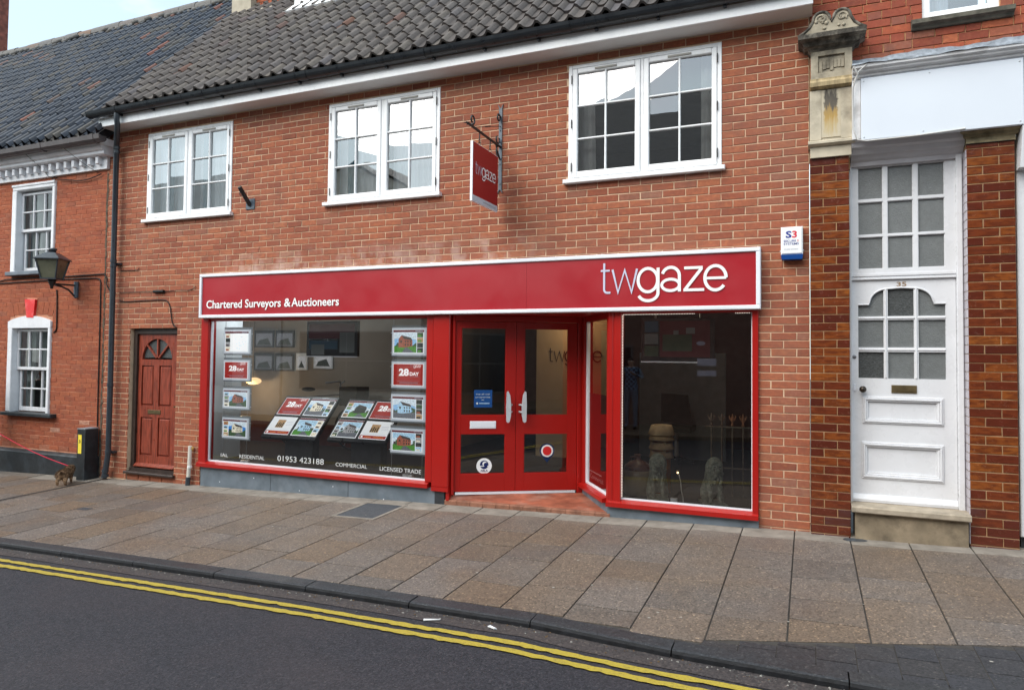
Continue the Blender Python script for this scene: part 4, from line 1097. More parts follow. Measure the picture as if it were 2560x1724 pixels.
mb.build('print', [flat('alarm_navy', S(50, 60, 140), .5), flat('alarm_red', S(210, 60, 75), .5), flat('alarm_grey', S(140, 140, 160), .5)], al)
for x in (6.412, 6.608): MB().ell((x, -.05, 2.868), (.006, .01, .008), 8, 5).build('screw', M_chrome, al)

# ================================================================== shop interior
mb = MB()
mb.add([(-2.6, .12, FZ), (2.90, .12, FZ), (4.22, .93, FZ), (4.34, .90, FZ), (4.86, .12, FZ), (6.6, .12, FZ), (6.6, 5, FZ), (-2.6, 5, FZ)], [(0, 1, 2, 7), (2, 3, 6, 7), (3, 4, 5, 6)]); mb.build('shop_floor', M_carpet, shop)
MB().add([(-2.6, .11, 2.70), (6.6, .11, 2.70), (6.6, 5, 2.70), (-2.6, 5, 2.70)], [(0, 1, 2, 3)]).build('shop_ceiling', M_ceil, shop)
mb = MB(); mb.quad((-2.6, 2.3, FZ + .34), (1.45, 2.3, FZ + .34), (1.45, 2.3, 2.7), (-2.6, 2.3, 2.7)); mb.quad((1.45, 2.3, FZ), (1.45, 5, FZ), (1.45, 5, 2.7), (1.45, 2.3, 2.7)); mb.quad((-2.6, .26, FZ), (-2.6, 2.3, FZ), (-2.6, 2.3, 2.7), (-2.6, .26, 2.7))
mb.build('shop_wall', M_wplaster, shop)
mb = MB(); mb.box(-2.6, 1.45, 2.29, 2.32, FZ, FZ + .34); mb.quad((1.45, 5, FZ), (6.6, 5, FZ), (6.6, 5, 2.7), (1.45, 5, 2.7)); mb.quad((6.58, .11, FZ), (6.58, 5, FZ), (6.58, 5, 2.7), (6.58, .11, 2.7))
mb.build('dark_red_wall', M_wred, shop)
MB().prism([(-.70, .11, FZ), (-.95, .86, FZ), (-.98, .86, FZ), (-.76, .11, FZ)], (0, 0, 2.29)).build('pale_end_panel', M_wpale, shop)
MB().box(-.70, 2.9, .10, .52, FZ + .0, FZ + .03).build('display_shelf', M_carpet, shop)
# lit wall panel with the name in dark letters
mb = MB(); mb.quad((2.92, 2.8, FZ), (4.15, 2.8, FZ), (4.15, 2.8, 2.6), (2.92, 2.8, 2.6)); mb.box(2.90, 4.17, 2.801, 2.85, FZ, 2.6)
pw = mb.build('name_wall', plain('lit_beige_wall', (.55, .40, .24), .9, .05, 2), shop)
mb = MB(); logo(mb, lambda u, v, d: (3.10 + u * .66, 2.79 - d, 1.80 + v * .66), 0, 0); mb.build('lettering', flat('dark_letters', (.03, .02, .015), .5), pw)
M_bulb = flat('warm_lamp_glow', (1.0, .66, .34), .5, 1.5)
def point(name, loc, e, col=(1, .72, .42), r=.05):
    l = bpy.data.lights.new(name, 'POINT'); l.energy = e; l.color = col; l.shadow_soft_size = r
    o = bpy.data.objects.new(name, l); put(o, None, loc); return o
def downlight(x, y, lab):
    t_ = thing('downlight', lab, 'ceiling light', (x, y, 2.68)); MB().lathe([(.055, 0), (.055, .012), (.04, .015)], (x, y, 2.684), 16).build('rim', M_silver, t_); MB().lathe([(.036, 0), (.036, .004)], (x, y, 2.680), 14).build('glowing_disc', M_bulb, t_)
downlight(5.10, .62, 'lit ceiling downlight just inside the right shop window'); downlight(3.6, 2.45, 'lit ceiling downlight in front of the beige wall seen through the right door')
downlight(-.30, .75, 'lit ceiling downlight above the left end of the left shop window'); point('added_panel_lamp', (-.30, .75, 2.40), 7, (.86, .94, 1)); point('downlight_lamp', (3.6, 2.45, 2.45), 3); point('window_downlight_lamp', (5.10, .62, 2.45), 4, (1, .8, .55)); point('pendant_lamp_light', (-1.80, 1.75, 1.30), 4)  # left downlight and its lamp are added to brighten the pale end panel
lp = thing('pendant_lamp', 'oval orange glowing lamp hanging behind the left poster column in the left shop window', 'pendant lamp', (-1.82, 2.0, 1.42))
MB().ell((-1.80, 2.0, 1.42), (.125, .125, .060), 20, 10).build('shade', flat('lamp_shade_glow', (.95, .62, .30), .6, .55), lp); MB().tube([(-1.80, 2.0, 1.47), (-1.80, 2.0, 2.69)], .004, 6).build('flex', M_cable, lp)

# ---- printed property cards
CARD = {}
def photoprint(name, col):
    m, t, b, _ = nodes(name)
    c = ramp(t, noise(t, 75, 6, .7), [(.30, tuple(x * .45 for x in col)), (.5, col), (.70, tuple(min(1, x * 1.45 + .02) for x in col))])
    for k in ('Base Color', 'Emission Color'): t.links.new(c, b.inputs[k])
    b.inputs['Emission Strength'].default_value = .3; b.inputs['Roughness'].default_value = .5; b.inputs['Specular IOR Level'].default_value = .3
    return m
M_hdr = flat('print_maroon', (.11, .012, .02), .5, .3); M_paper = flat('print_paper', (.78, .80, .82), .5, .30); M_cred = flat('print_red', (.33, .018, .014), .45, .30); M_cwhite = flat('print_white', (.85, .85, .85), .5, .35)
PCOL = {k: photoprint('print_' + k, S(*c)) for k, c in dict(sky=(140, 185, 225), skyp=(205, 220, 232), blue=(60, 130, 205), grass=(75, 135, 50), dark=(45, 50, 48), brick=(150, 85, 65), cream=(225, 215, 195), roof=(70, 62, 62), grey=(150, 150, 152), road=(95, 98, 105), green=(60, 85, 55), tan=(175, 140, 100), ltblue=(165, 200, 225), orange=(205, 130, 70)).items()}
CK = list(PCOL); CM = [M_hdr, M_paper, M_cred, M_cwhite, M_lilac] + [PCOL[k] for k in CK]
ci = lambda k: 5 + CK.index(k)
def card(kind, F, w, h, parent, name='card', label=None):
    """F(u,v,d): u 0..1, v 0..1, d = small lift"""
    mb = MB(); asp = w / h
    def R(u0, u1, v0, v1, m_, d): mb.quad(F(u0, v0, d), F(u1, v0, d), F(u1, v1, d), F(u0, v1, d), m_)
    def P(pts, m_, d): mb.add([F(u, v, d) for u, v in pts], [tuple(range(len(pts)))], m_)
    R(0, 1, 0, 1, 1, 0)
    def T(body, u, v, wu, hv, m_, bo=0):
        vs, fs = font(body, bo); x0 = min(a[0] for a in vs); x1 = max(a[0] for a in vs); y0 = min(a[1] for a in vs); y1 = max(a[1] for a in vs)
        mb.add([F(u + (x - x0) / (x1 - x0) * wu, v + (y - y0) / (y1 - y0) * hv, .003) for x, y in vs], fs, m_)
    if kind == '28':
        R(.02, .98, .03, .97, 2, .001); T('28', .20, .44, .33, .33, 3, .045); T('DAY', .555, .46, .30, .16, 3, .04)
        R(.56, .84, .41, .425, 4, .002); R(.14, .86, .20, .21, 4, .002); R(.22, .82, .12, .15, 4, .002)
        logo(mb, lambda u, v, d: F(.58 + u / 1.24 * .34, .83 + v / 1.24 * .34 * asp, .003 + d), 4, 3)
        P([(.18, .35), (.28, .62), (.25, .63), (.16, .36)], ci('brick'), .002); P([(.36, .78), (.60, .86), (.60, .87), (.36, .80)], ci('brick'), .002)
    elif kind == 'let':
        R(.28, .60, .38, .82, ci('tan'), .001); 
        for k in range(4): R(.30 + k * .075, .345 + k * .075, .40, .62 + .06 * (k % 2), ci('dark'), .002)
        R(.66, .92, .70, .715, 4, .001); R(.66, .9, .62, .63, 4, .001); R(.66, .94, .54, .55, 4, .001); R(.1, .9, .28, .29, 4, .001)
        R(.02, .98, .04, .20, 2, .001); R(.06, .14, .08, .16, 3, .002); R(.2, .45, .10, .14, ci('orange'), .002); R(.52, .9, .10, .14, ci('orange'), .002)
    else:
        side, sky_, wall_, gr2 = kind
        R(0, 1, .89, .985, 0, .001); R(.72, .96, .915, .955, 4, .002)
        a, b_ = (.24, .97) if side == 'L' else (.03, .76)
        c_, d_ = (.03, .22) if side == 'L' else (.78, .97)
        for k in range(4):
            v0 = .04 + k * .212; R(c_, d_, v0, v0 + .195, ci(rng.choice(['tan', 'cream', 'grey', 'ltblue', 'green', 'dark'])), .001); R(c_ + .02, d_ - .05, v0 + .02, v0 + .10, ci(rng.choice(['dark', 'brick', 'grass', 'roof', 'cream'])), .002)
        R(a, b_, .04, .87, ci(sky_), .001); g0 = .04; g = .30
        R(a, b_, g0, g, ci(gr2), .0015)
        if wall_ == 'map':
            R(a, b_, .04, .87, 3, .002)
            for k in range(16):
                u, v = rng.uniform(a + .1, b_ - .12), rng.uniform(.15, .75); P([(u, v), (u + rng.uniform(.03, .1), v + rng.uniform(-.06, .06)), (u + .06, v + rng.uniform(.01, .05))], ci('skyp'), .0025)
        else:
            wl = b_ - a; P([(a, .60), (a + wl * .5, .70), (b_, .56), (b_, .87), (a, .87)], ci('skyp' if sky_ != 'skyp' else 'ltblue'), .0012)
            for k in range(7):
                u, r = a + wl * rng.uniform(.02, .98), wl * rng.uniform(.04, .09); v = g + rng.uniform(.02, .16)
                P([(min(b_, max(a, u + r * math.cos(q * .9) * rng.uniform(.6, 1.2))), v + r * asp * math.sin(q * .9) * rng.uniform(.6, 1.2)) for q in range(7)], ci(rng.choice(['green', 'dark', 'green', 'roof'])), .0017 + k * .00003)
            P([(a, g), (a + wl * .18, g + .10), (a + wl * .3, g)], ci('green'), .002); P([(b_, g), (b_, g + .16), (b_ - wl * .22, g)], ci('green'), .002)
            u0, u1 = a + wl * .20, a + wl * .82
            P([(u0, g - .04), (u0 + wl * .24, g - .05), (u0 + wl * .24, .62), (u0 + wl * .12, .76), (u0, .60)], ci(wall_), .003)
            P([(u0 + wl * .24, g - .05), (u1, g), (u1, .55), (u0 + wl * .24, .61)], ci(wall_), .003)
            P([(u0 + wl * .24, .61), (u1, .55), (u1 - wl * .06, .66), (u0 + wl * .12, .77)], ci('roof'), .0035)
            for k in range(3):
                uu = u0 + wl * (.29 + k * .11); R(uu, uu + wl * .05, .47, .54, ci('dark'), .004); R(uu, uu + wl * .05, .32, .41, ci('dark'), .004)
            R(u0 + wl * .08, u0 + wl * .15, .45, .55, ci('dark'), .004)
            P([(a + wl * .35, g0), (b_ - wl * .1, g0), (a + wl * .6, g - .05), (a + wl * .5, g - .05)], ci('road'), .0025)
    return mb.build(name, CM, parent, label)
M_acryl = flat('acrylic_holder', (.34, .38, .40), .2, spec=.6); M_wire = flat('steel_wire', (.4, .42, .43), .3); M_lightpanel = flat('light_panel_border', (.55, .60, .66), .4, .22)
def column(label, x0, x1, rows, kinds, xw):
    t_ = thing('poster_column', label, 'window display', ((x0 + x1) / 2, .12, rows[-1][1]), 'hanging columns of property posters')
    for (z1, z0), k in zip(rows, kinds):
        hb = MB(); hb.box(x0, x1, .126, .134, z0, z1)
        hd = hb.build('poster_holder', M_acryl, t_)
        MB().bev(x0 + .008, x1 - .02, .108, .124, z0 + .018, z1 - .030, .006).build('light_panel', M_lightpanel, hd)
        a, b_, c_, d_ = x0 + .033, x1 - .045, z0 + .042, z1 - .052
        card(k, lambda u, v, d, a=a, b_=b_, c_=c_, d_=d_: (a + (b_ - a) * u, .107 - d, c_ + (d_ - c_) * v), b_ - a, d_ - c_, hd)
        mb = MB()
        for x in (x0 - .006, x1 + .004):
            for z in (z0 + .05, z1 - .09): mb.ell((x, .12, z), (.010, .01, .006), 6, 4)
        mb.build('clip', M_silver, hd)
    for x in (x0 + .02, x1 - .06): MB().tube([(x, .13, FZ + .06), (x, .13, 2.60)], .003, 5).build('wire', M_wire, t_)
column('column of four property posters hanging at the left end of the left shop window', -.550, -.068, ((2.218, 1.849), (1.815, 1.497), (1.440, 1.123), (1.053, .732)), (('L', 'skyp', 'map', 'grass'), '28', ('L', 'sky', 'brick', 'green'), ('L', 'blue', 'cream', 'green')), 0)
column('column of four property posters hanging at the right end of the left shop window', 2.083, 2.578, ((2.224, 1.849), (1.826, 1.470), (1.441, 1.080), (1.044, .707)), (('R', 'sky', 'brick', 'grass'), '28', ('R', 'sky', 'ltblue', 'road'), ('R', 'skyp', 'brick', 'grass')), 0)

def lectern(label, x0, x1, b_, t0, kinds):
    (yb, zb), (yt, zt) = b_, t0
    t_ = thing('display_lectern', label, 'display stand', ((x0 + x1) / 2, yb + .2, FZ), 'sloping display stands in the left shop window')
    d = Vector((0, yt - yb, zt - zb)); L = d.length; d.normalize(); nrm = Vector((0, -d.z, d.y))
    if nrm.z < 0: nrm = -nrm
    o = Vector((x0, yb, zb)); W = x1 - x0
    mb = MB(); mb.prism([o - d * .03, o + Vector((W, 0, 0)) - d * .03, o + Vector((W, 0, 0)) + d * (L + .02), o + d * (L + .02)], -nrm * .045); mb.build('board', M_black, t_)
    mb = MB(); mb.box((x0 + x1) / 2 - .22, (x0 + x1) / 2 + .23, yb + .20, yb + .34, FZ, zb + .13); mb.build('pedestal', M_stalldark, t_)
    i = 0
    for r in (1, 0):
        for c_ in (0, 1):
            u0, u1, v0, v1 = (.025 + c_ * .495, .475 + c_ * .505, .03 + r * .505, .475 + r * .505)
            F = lambda u, v, dd, u0=u0, u1=u1, v0=v0, v1=v1: o + Vector((W * (u0 + (u1 - u0) * u), 0, 0)) + d * (L * (v0 + (v1 - v0) * v)) + nrm * (.003 + dd)
            card(kinds[i], F, W * (u1 - u0), L * (v1 - v0), t_); i += 1
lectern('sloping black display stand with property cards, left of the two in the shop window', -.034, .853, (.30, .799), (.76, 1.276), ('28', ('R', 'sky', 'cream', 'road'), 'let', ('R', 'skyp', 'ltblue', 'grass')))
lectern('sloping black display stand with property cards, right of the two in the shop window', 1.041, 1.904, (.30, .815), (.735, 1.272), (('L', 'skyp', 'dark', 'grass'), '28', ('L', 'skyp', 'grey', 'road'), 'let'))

M_screen = flat('screen_dark', (.012, .013, .018), .25, spec=.6)
def tv(label, x0, x1, z0, z1, y, draw):
    t_ = thing('display_screen', label, 'screen', ((x0 + x1) / 2, y, z0), 'screens hanging in the shop windows')
    MB().box(x0, x1, y, y + .05, z0, z1).build('housing', M_screen, t_)
    MB().box(x0, x1, y - .012, y + .02, z0 - .014, z0 - .001).build('bottom_trim', M_silver, t_)
    for x in (x0 + .15, x1 - .15): MB().tube([(x, y + .03, z1), (x, y + .03, 2.70)], .01, 6).build('hanger', M_wire, t_)
    mb = MB(); draw(mb, x0, x1, z0, z1, y - .003); mb.build('picture', CMD, t_)
CMD = [flat('screen_maroon', (.06, .008, .012), .5, .05), flat('screen_blue', (.02, .05, .08), .5, .05), flat('screen_grey', (.10, .11, .11), .5, .05), flat('screen_green', (.03, .05, .03), .5, .03), flat('screen_lilac', (.12, .12, .16), .5, .1)]
def drawL(mb, x0, x1, z0, z1, y):
    Q = lambda a, b_, c_, d, m_: mb.quad((x0 + (x1 - x0) * a, y - .0005 * m_, z0 + (z1 - z0) * c_), (x0 + (x1 - x0) * b_, y - .0005 * m_, z0 + (z1 - z0) * c_), (x0 + (x1 - x0) * b_, y - .0005 * m_, z0 + (z1 - z0) * d), (x0 + (x1 - x0) * a, y - .0005 * m_, z0 + (z1 - z0) * d), m_)
    Q(.05, .95, .50, .92, 0); Q(.05, .62, .20, .44, 1); Q(.66, .95, .10, .68, 2); Q(.10, .36, .03, .33, 2)
def drawR(mb, x0, x1, z0, z1, y):
    Q = lambda a, b_, c_, d, m_: mb.quad((x0 + (x1 - x0) * a, y - .0005 * m_, z0 + (z1 - z0) * c_), (x0 + (x1 - x0) * b_, y - .0005 * m_, z0 + (z1 - z0) * c_), (x0 + (x1 - x0) * b_, y - .0005 * m_, z0 + (z1 - z0) * d), (x0 + (x1 - x0) * a, y - .0005 * m_, z0 + (z1 - z0) * d), m_)
    Q(.05, .24, .68, .94, 1); Q(.05, .24, .40, .64, 2); Q(.05, .24, .12, .36, 3); Q(.26, .94, .10, .94, 0); Q(.30, .70, .24, .62, 3); Q(.62, .74, .64, .78, 2); Q(.45, .52, .5, .72, 2)
    mb.add([(x0 + (x1 - x0) * (.82 + .06 * math.cos(a)), y - .004, z0 + (z1 - z0) * (.42 + .05 * math.sin(a))) for a in [i * .52 for i in range(12)]], [tuple(range(12))], 4)
tv('dark display screen hanging in the left shop window', .43, 1.25, 1.85, 2.312, .6, drawL); tv('dark display screen with a maroon picture hanging in the right shop window', 4.99, 5.755, 1.835, 2.29, .5, drawR)

# notices, pictures, socket
for z0, z1, lab in ((1.797, 1.868, 'upper pale paper notice stuck inside the right shop window'), (1.697, 1.752, 'lower pale paper notice stuck inside the right shop window')):
    MB().box(5.647, 5.826, .034, .036, z0, z1).build('paper_notice', flat('pale_notice', (.22, .23, .30), .6), None, lab, 'notice', 'paper notices in the right shop window')
def picture(x0, x1, z0, z1, lab, y=2.285, dark=True):
    t_ = thing('wall_picture', lab, 'picture', ((x0 + x1) / 2, y, z0), 'framed pictures on the shop wall')
    MB().box(x0, x1, y - .015, y + .003, z0, z1).build('frame', M_stalldark if dark else M_wpale, t_); mb = MB()
    yy = y - .017; mb.quad((x0 + .03, yy, z0 + .03), (x1 - .03, yy, z0 + .03), (x1 - .03, yy, z1 - .05), (x0 + .03, yy, z1 - .05), ci('grey') if not dark else ci('road'))
    mb.add([(x0 + .05, yy - .001, z0 + .04), (x1 - .05, yy - .001, z0 + .04), (x1 - .12, yy - .001, z0 + .16), (x0 + .1, yy - .001, z0 + .12)], [(0, 1, 2, 3)], ci('dark')); mb.build('print', CM, t_)
picture(-2.05, -1.64, 1.98, 2.27, 'dark picture on the shop wall, upper left of the group of four'); picture(-1.60, -1.21, 1.98, 2.27, 'dark picture on the shop wall, upper right of the group of four')
picture(-2.05, -1.64, 1.59, 1.885, 'dark picture on the shop wall, lower left of the group of four'); picture(-1.60, -1.21, 1.59, 1.885, 'dark picture on the shop wall, lower right of the group of four')
picture(-1.16, -.93, 1.61, 1.89, 'pale picture on the shop wall right of the group of four', dark=False); picture(-.80, -.42, 1.64, 2.02, 'pale picture on the shop wall behind the hanging screen', dark=False)
sk = thing('wall_socket', 'white double wall socket with a black plug low behind the left shop window', 'socket', (-1.15, 2.28, .80)); MB().bev(-1.30, -1.02, 2.275, 2.289, .80, .93, .003).build('plate', M_white, sk); MB().box(-1.28, -1.20, 2.23, 2.274, .82, .89).build('plug', M_black, sk)

# bicycle behind the stands
bk = thing('bicycle', 'old dark bicycle standing at the back of the left shop window', 'bicycle', (-.3, 1.9, FZ))
yB = 1.95
for cx_ in (-.92, .22):
    mb = MB(); mb.tube([(cx_ + .32 * math.cos(a * .2618), yB, FZ + .34 + .32 * math.sin(a * .2618)) for a in range(25)], .016, 6, caps=False); w_ = mb.build('wheel', M_cable, bk)
    mb = MB()
    for a in range(12): mb.tube([(cx_, yB, FZ + .34), (cx_ + .31 * math.cos(a * .5236), yB, FZ + .34 + .31 * math.sin(a * .5236))], .0025, 4)
    mb.build('spokes', M_wire, w_)
mb = MB(); Pb = dict(r=(-.92, FZ + .34), b=(-.45, FZ + .30), s=(-.60, FZ + .80), h=(.02, FZ + .86), f=(.22, FZ + .34))
for a, b2 in (('r', 'b'), ('b', 's'), ('s', 'r'), ('s', 'h'), ('b', 'h'), ('h', 'f')): mb.tube([(Pb[a][0], yB, Pb[a][1]), (Pb[b2][0], yB, Pb[b2][1])], .014, 6)
mb.build('frame', plain('faded_bike_paint', (.07, .045, .03), .5), bk)
mb = MB(); mb.tube([(.02, yB, FZ + .86), (-.02, yB, FZ + 1.02), (.02, yB - .05, FZ + 1.06), (-.12, yB - .24, FZ + 1.04)], .011, 6); mb.tube([(-.02, yB, FZ + 1.02), (.02, yB + .05, FZ + 1.06), (-.12, yB + .24, FZ + 1.04)], .011, 6); mb.build('handlebar', M_chrome, bk)
MB().ell((-.63, yB, FZ + .92), (.13, .07, .035), 10, 6).build('saddle', M_cable, bk)
mb = MB(); mb.box(.08, .40, yB - .16, yB + .16, FZ + .70, FZ + .98); mb.build('basket', plain('wicker', (.05, .035, .02), .9), bk)

# ---- things standing in the right shop window
MB().box(4.80, 6.55, .11, 1.35, .34, FZ + .012).build('display_floor', M_carpet, shop)
FW = FZ + .013
M_clay = plain('chimney_pot_clay', (.40, .29, .165), .85, .25, 8, .4, 30, .2, dirt=(.16, .12, .08), dirt_amt=.6); M_clayo = plain('terracotta_orange', (.45, .185, .05), .8, .2, 8)
cp = thing('chimney_pot', 'tall louvred clay chimney pot standing behind the left lion statue', 'chimney pot', (5.17, .75, FW))
cx_, cy_ = 5.165, .74
MB().lathe([(.10, 0), (.10, .42), (.085, .46), (.085, .62)], (cx_, cy_, FW), 24).build('pot', M_clayo, cp)
for z, r in ((.44, .135), (.535, .138), (.63, .140)):
    MB().lathe([(r * .72, .075), (r * .80, .07), (r, .012), (r * .98, 0), (r * .72, .03)], (cx_, cy_, FW + z - .07), 24).build('louvre_ring', M_clay, cp)
mb = MB(); mb.lathe([(.135, 0), (.145, .012), (.112, .11), (.105, .112), (.09, .03)], (cx_, cy_, FW + .615), 24); mb.build('cap', M_clay, cp)
for k in range(4):
    a = k * 1.57 + .5; MB().box(cx_ + .11 * math.cos(a) - .012, cx_ + .11 * math.cos(a) + .012, cy_ + .11 * math.sin(a) - .012, cy_ + .11 * math.sin(a) + .012, FW + .37, FW + .63).build('rib', M_clay, cp)
M_jarb = plain('stoneware_brown', (.15, .06, .04), .3, .2, 8, spec=.6); M_jart = plain('stoneware_tan', (.30, .24, .155), .35, .1, 6, spec=.6)
jr = thing('stoneware_jar', 'big two tone stoneware jar standing at the left corner of the right shop window', 'jar', (4.95, .55, FW))
jc = (4.955, .52, FW)
MB().lathe([(.135, 0), (.15, .02), (.155, .20), (.152, .26)], jc, 28).build('body', M_jart, jr)
MB().lathe([(.152, .2605), (.140, .30), (.085, .345), (.035, .365), (.030, .40), (.040, .415), (.034, .42)], jc, 28).build('shoulder', M_jarb, jr)
mb = MB(); mb.tube([(jc[0] - .03, jc[1], FW + .39), (jc[0] - .075, jc[1], FW + .385), (jc[0] - .085, jc[1], FW + .345)], .011, 6); mb.build('handle', M_jarb, jr)

def lion(label, x, y, rz_, s=1.0):
    """seated stone lion with a heavy mane, looking at the street"""
    t_ = thing('lion_statue', label, 'statue', (x, y, FW), 'weathered stone lions in the right shop window')
    me = bpy.data.meshes.new('lion')
    V = [(0, .09, .10), (0, .03, .22), (0, -.02, .32), (0, -.045, .395), (0, -.105, .375),
         (.055, -.02, .26), (.05, -.055, .12), (.05, -.065, .03), (.05, -.095, .016), (-.055, -.02, .26), (-.05, -.055, .12), (-.05, -.065, .03), (-.05, -.095, .016),
         (.075, .07, .09), (.085, .0, .07), (.085, .0, .02), (.08, -.04, .018), (-.075, .07, .09), (-.085, .0, .07), (-.085, .0, .02), (-.08, -.04, .018)]
    Ed = [(0, 1), (1, 2), (2, 3), (3, 4), (2, 5), (5, 6), (6, 7), (7, 8), (2, 9), (9, 10), (10, 11), (11, 12), (0, 13), (13, 14), (14, 15), (15, 16), (0, 17), (17, 18), (18, 19), (19, 20)]
    Rd = [.085, .085, .088, .072, .034, .036, .026, .024, .022, .036, .026, .024, .022, .05, .045, .024, .022, .05, .045, .024, .022]
    me.from_pydata([Vector(v) * s for v in V], Ed, []); ob = bpy.data.objects.new('lion_tmp', me); COL.objects.link(ob)
    sk_ = ob.modifiers.new('skin', 'SKIN'); ob.modifiers.new('sub', 'SUBSURF').levels = 2
    for d, r in zip(me.skin_vertices[0].data, Rd): d.radius = (r * s, r * s)
    for i, d in enumerate(me.skin_vertices[0].data): d.use_root = i == 0
    m2 = bpy.data.meshes.new_from_object(ob.evaluated_get(bpy.context.evaluated_depsgraph_get())); bpy.data.objects.remove(ob)
    for v in m2.vertices:
        c_ = v.co / s; k = max(0, min(1, (c_.z - .22) / .1))
        f = 1 + k * (.10 * math.sin(c_.z * 150 + 3 * math.sin(c_.x * 60)) + .07 * math.sin(c_.x * 170)) + .02 * math.sin(c_.z * 80 + c_.x * 90)
        ax = Vector((0, .0, c_.z)); v.co = (ax + (c_ - ax) * f) * s
        v.co.rotate(Matrix.Rotation(rz_, 3, 'Z'))
    m2.materials.clear(); m2.materials.append(M_lion)
    for p in m2.polygons: p.use_smooth = True
    o = bpy.data.objects.new('body', m2); put(o, t_, (x, y, FW))
    Rz = Matrix.Rotation(rz_, 3, 'Z'); X = lambda p: Rz @ (Vector(p) * s) + Vector((x, y, FW))
    mb = MB(X)
    for a in range(22):
        an = -2.4 + a * 4.8 / 21 + 1.57
        for rr, dy in ((.060, -.02), (.074, .012)):
            mb.ell((rr * math.cos(an), -.035 + dy, .372 + rr * math.sin(an) * 1.15), (.022, .026, .032), 6, 4)
    mb.build('mane', M_lion, t_)
    mb = MB(X)
    for a in range(16):
        mb.ell((.05 * math.sin(a * 2.4), -.085 - .006 * (a % 3), .33 - a * .0075), (.016, .016, .026), 6, 4)
    mb.build('chest_mane', M_lion, t_); mb = MB(X); mb.ell((0, -.135, .365), (.032, .028, .026), 8, 6); mb.ell((0, -.128, .343), (.022, .02, .012), 8, 5); mb.build('muzzle', M_lion, t_)
    for sx in (-1, 1): MB(X).ell((sx * .026, -.124, .398), (.009, .007, .006), 6, 4).build('eye', M_stalldark, t_)
    MB(X).bev(-.11, .11, -.13, .17, -.0, .018, .004).build('plinth', M_lion, t_)
M_lion = plain('weathered_stone_green', (.34, .36, .29), .9, .3, 26, .9, 60, .2, dirt=(.14, .15, .11), dirt_amt=.7)
lion('weathered stone lion, the left one behind the glass of the right shop window', 5.20, .36, .25, .97); lion('weathered stone lion, the right one behind the glass of the right shop window', 5.765, .33, .45, .97)

rl = thing('cast_iron_railing', 'length of old cast iron railing with finials standing in the right shop window', 'railing', (5.95, .8, FW))
M_rail = plain('rusty_railing', (.12, .09, .066), .7, .3, 20, .3, 40); M_rust = plain('rusty_finial', (.30, .12, .05), .8, .3, 20)
yR = .82
MB().box(5.62, 6.52, yR - .008, yR + .008, 1.135, 1.150).build('rail', M_rail, rl); MB().box(5.66, 6.52, yR - .008, yR + .008, .70, .715).build('rail', M_rail, rl)
for i in range(8):
    x = 5.685 + i * .108; MB().tube([(x, yR, FW), (x, yR, 1.21)], .008, 8).build('bar', M_rail, rl)
    mb = MB(); mb.lathe([(.009, 0), (.018, .012), (.010, .03), (.010, .05), (.020, .075), (.004, .135)], (x, yR, 1.15), 8)
    for sx in (-1, 1): mb.tube([(x, yR, 1.195), (x + sx * .022, yR, 1.225), (x + sx * .034, yR, 1.255), (x + sx * .026, yR, 1.27)], [.006, .009, .007, .003], 6)
    mb.build('finial', M_rust if i > 1 else M_rail, rl)
spt = thing('spotlight', 'small lit brass spotlight on a white lead between the two lions', 'lamp', (5.42, .25, FW))
MB().ell((5.42, .30, .71), (.026, .03, .026), 12, 8).build('reflector', M_brass, spt); MB().ell((5.421, .276, .708), (.011, .01, .011), 10, 6).build('bulb', M_bulb, spt)
MB().tube([(5.43, .29, .69), (5.455, .25, .62), (5.47, .20, .55), (5.495, .15, .48), (5.50, .12, FW + .03)], .005, 6).build('lead', M_cablew, spt)
MB().bev(5.385, 5.45, .06, .10, FW + .03, FW + .075, .004).build('plug_adaptor', M_white, None, 'white plug adaptor sitting on the sill inside the right shop window', 'plug')
for x, lab in ((-.10, 'pair of white plugs on the sill below the word residential'), (2.36, 'pair of white plugs on the sill below the words licensed trade')):
    t_ = thing('sill_plugs', lab, 'plug', (x, .08, .46), 'white plugs on the sill of the left shop window')
    for k in (-.035, .035): MB().bev(x + k - .03, x + k + .03, .06, .10, .452, .487, .006).build('plug', M_white, t_)
# office chair and partition deep in the shop
oc = thing('office_chair', 'dark office chair seen deep inside the right shop window', 'chair', (4.95, 3.0, FZ))
mb = MB(); mb.prism([(4.72, 3.0, .98), (5.16, 3.0, .94), (5.10, 2.92, 1.36), (4.74, 2.92, 1.38)], (0, .06, 0)); mb.build('backrest', M_cable, oc); MB().bev(4.70, 5.18, 2.75, 3.2, .86, .93, .02).build('seat', M_cable, oc)
MB().tube([(4.94, 3.0, FZ + .05), (4.94, 3.0, .86)], .03, 8).build('column', M_wire, oc)
for k in range(5):
    a = k * 1.2566; MB().tube([(4.94, 3.0, FZ + .09), (4.94 + .26 * math.cos(a), 3.0 + .26 * math.sin(a), FZ + .03)], .02, 6).build('foot', M_cable, oc)
MB().box(4.30, 5.55, 3.5, 3.55, FZ, 1.95).build('office_partition', plain('blue_grey_partition', (.19, .23, .28), .8), shop)

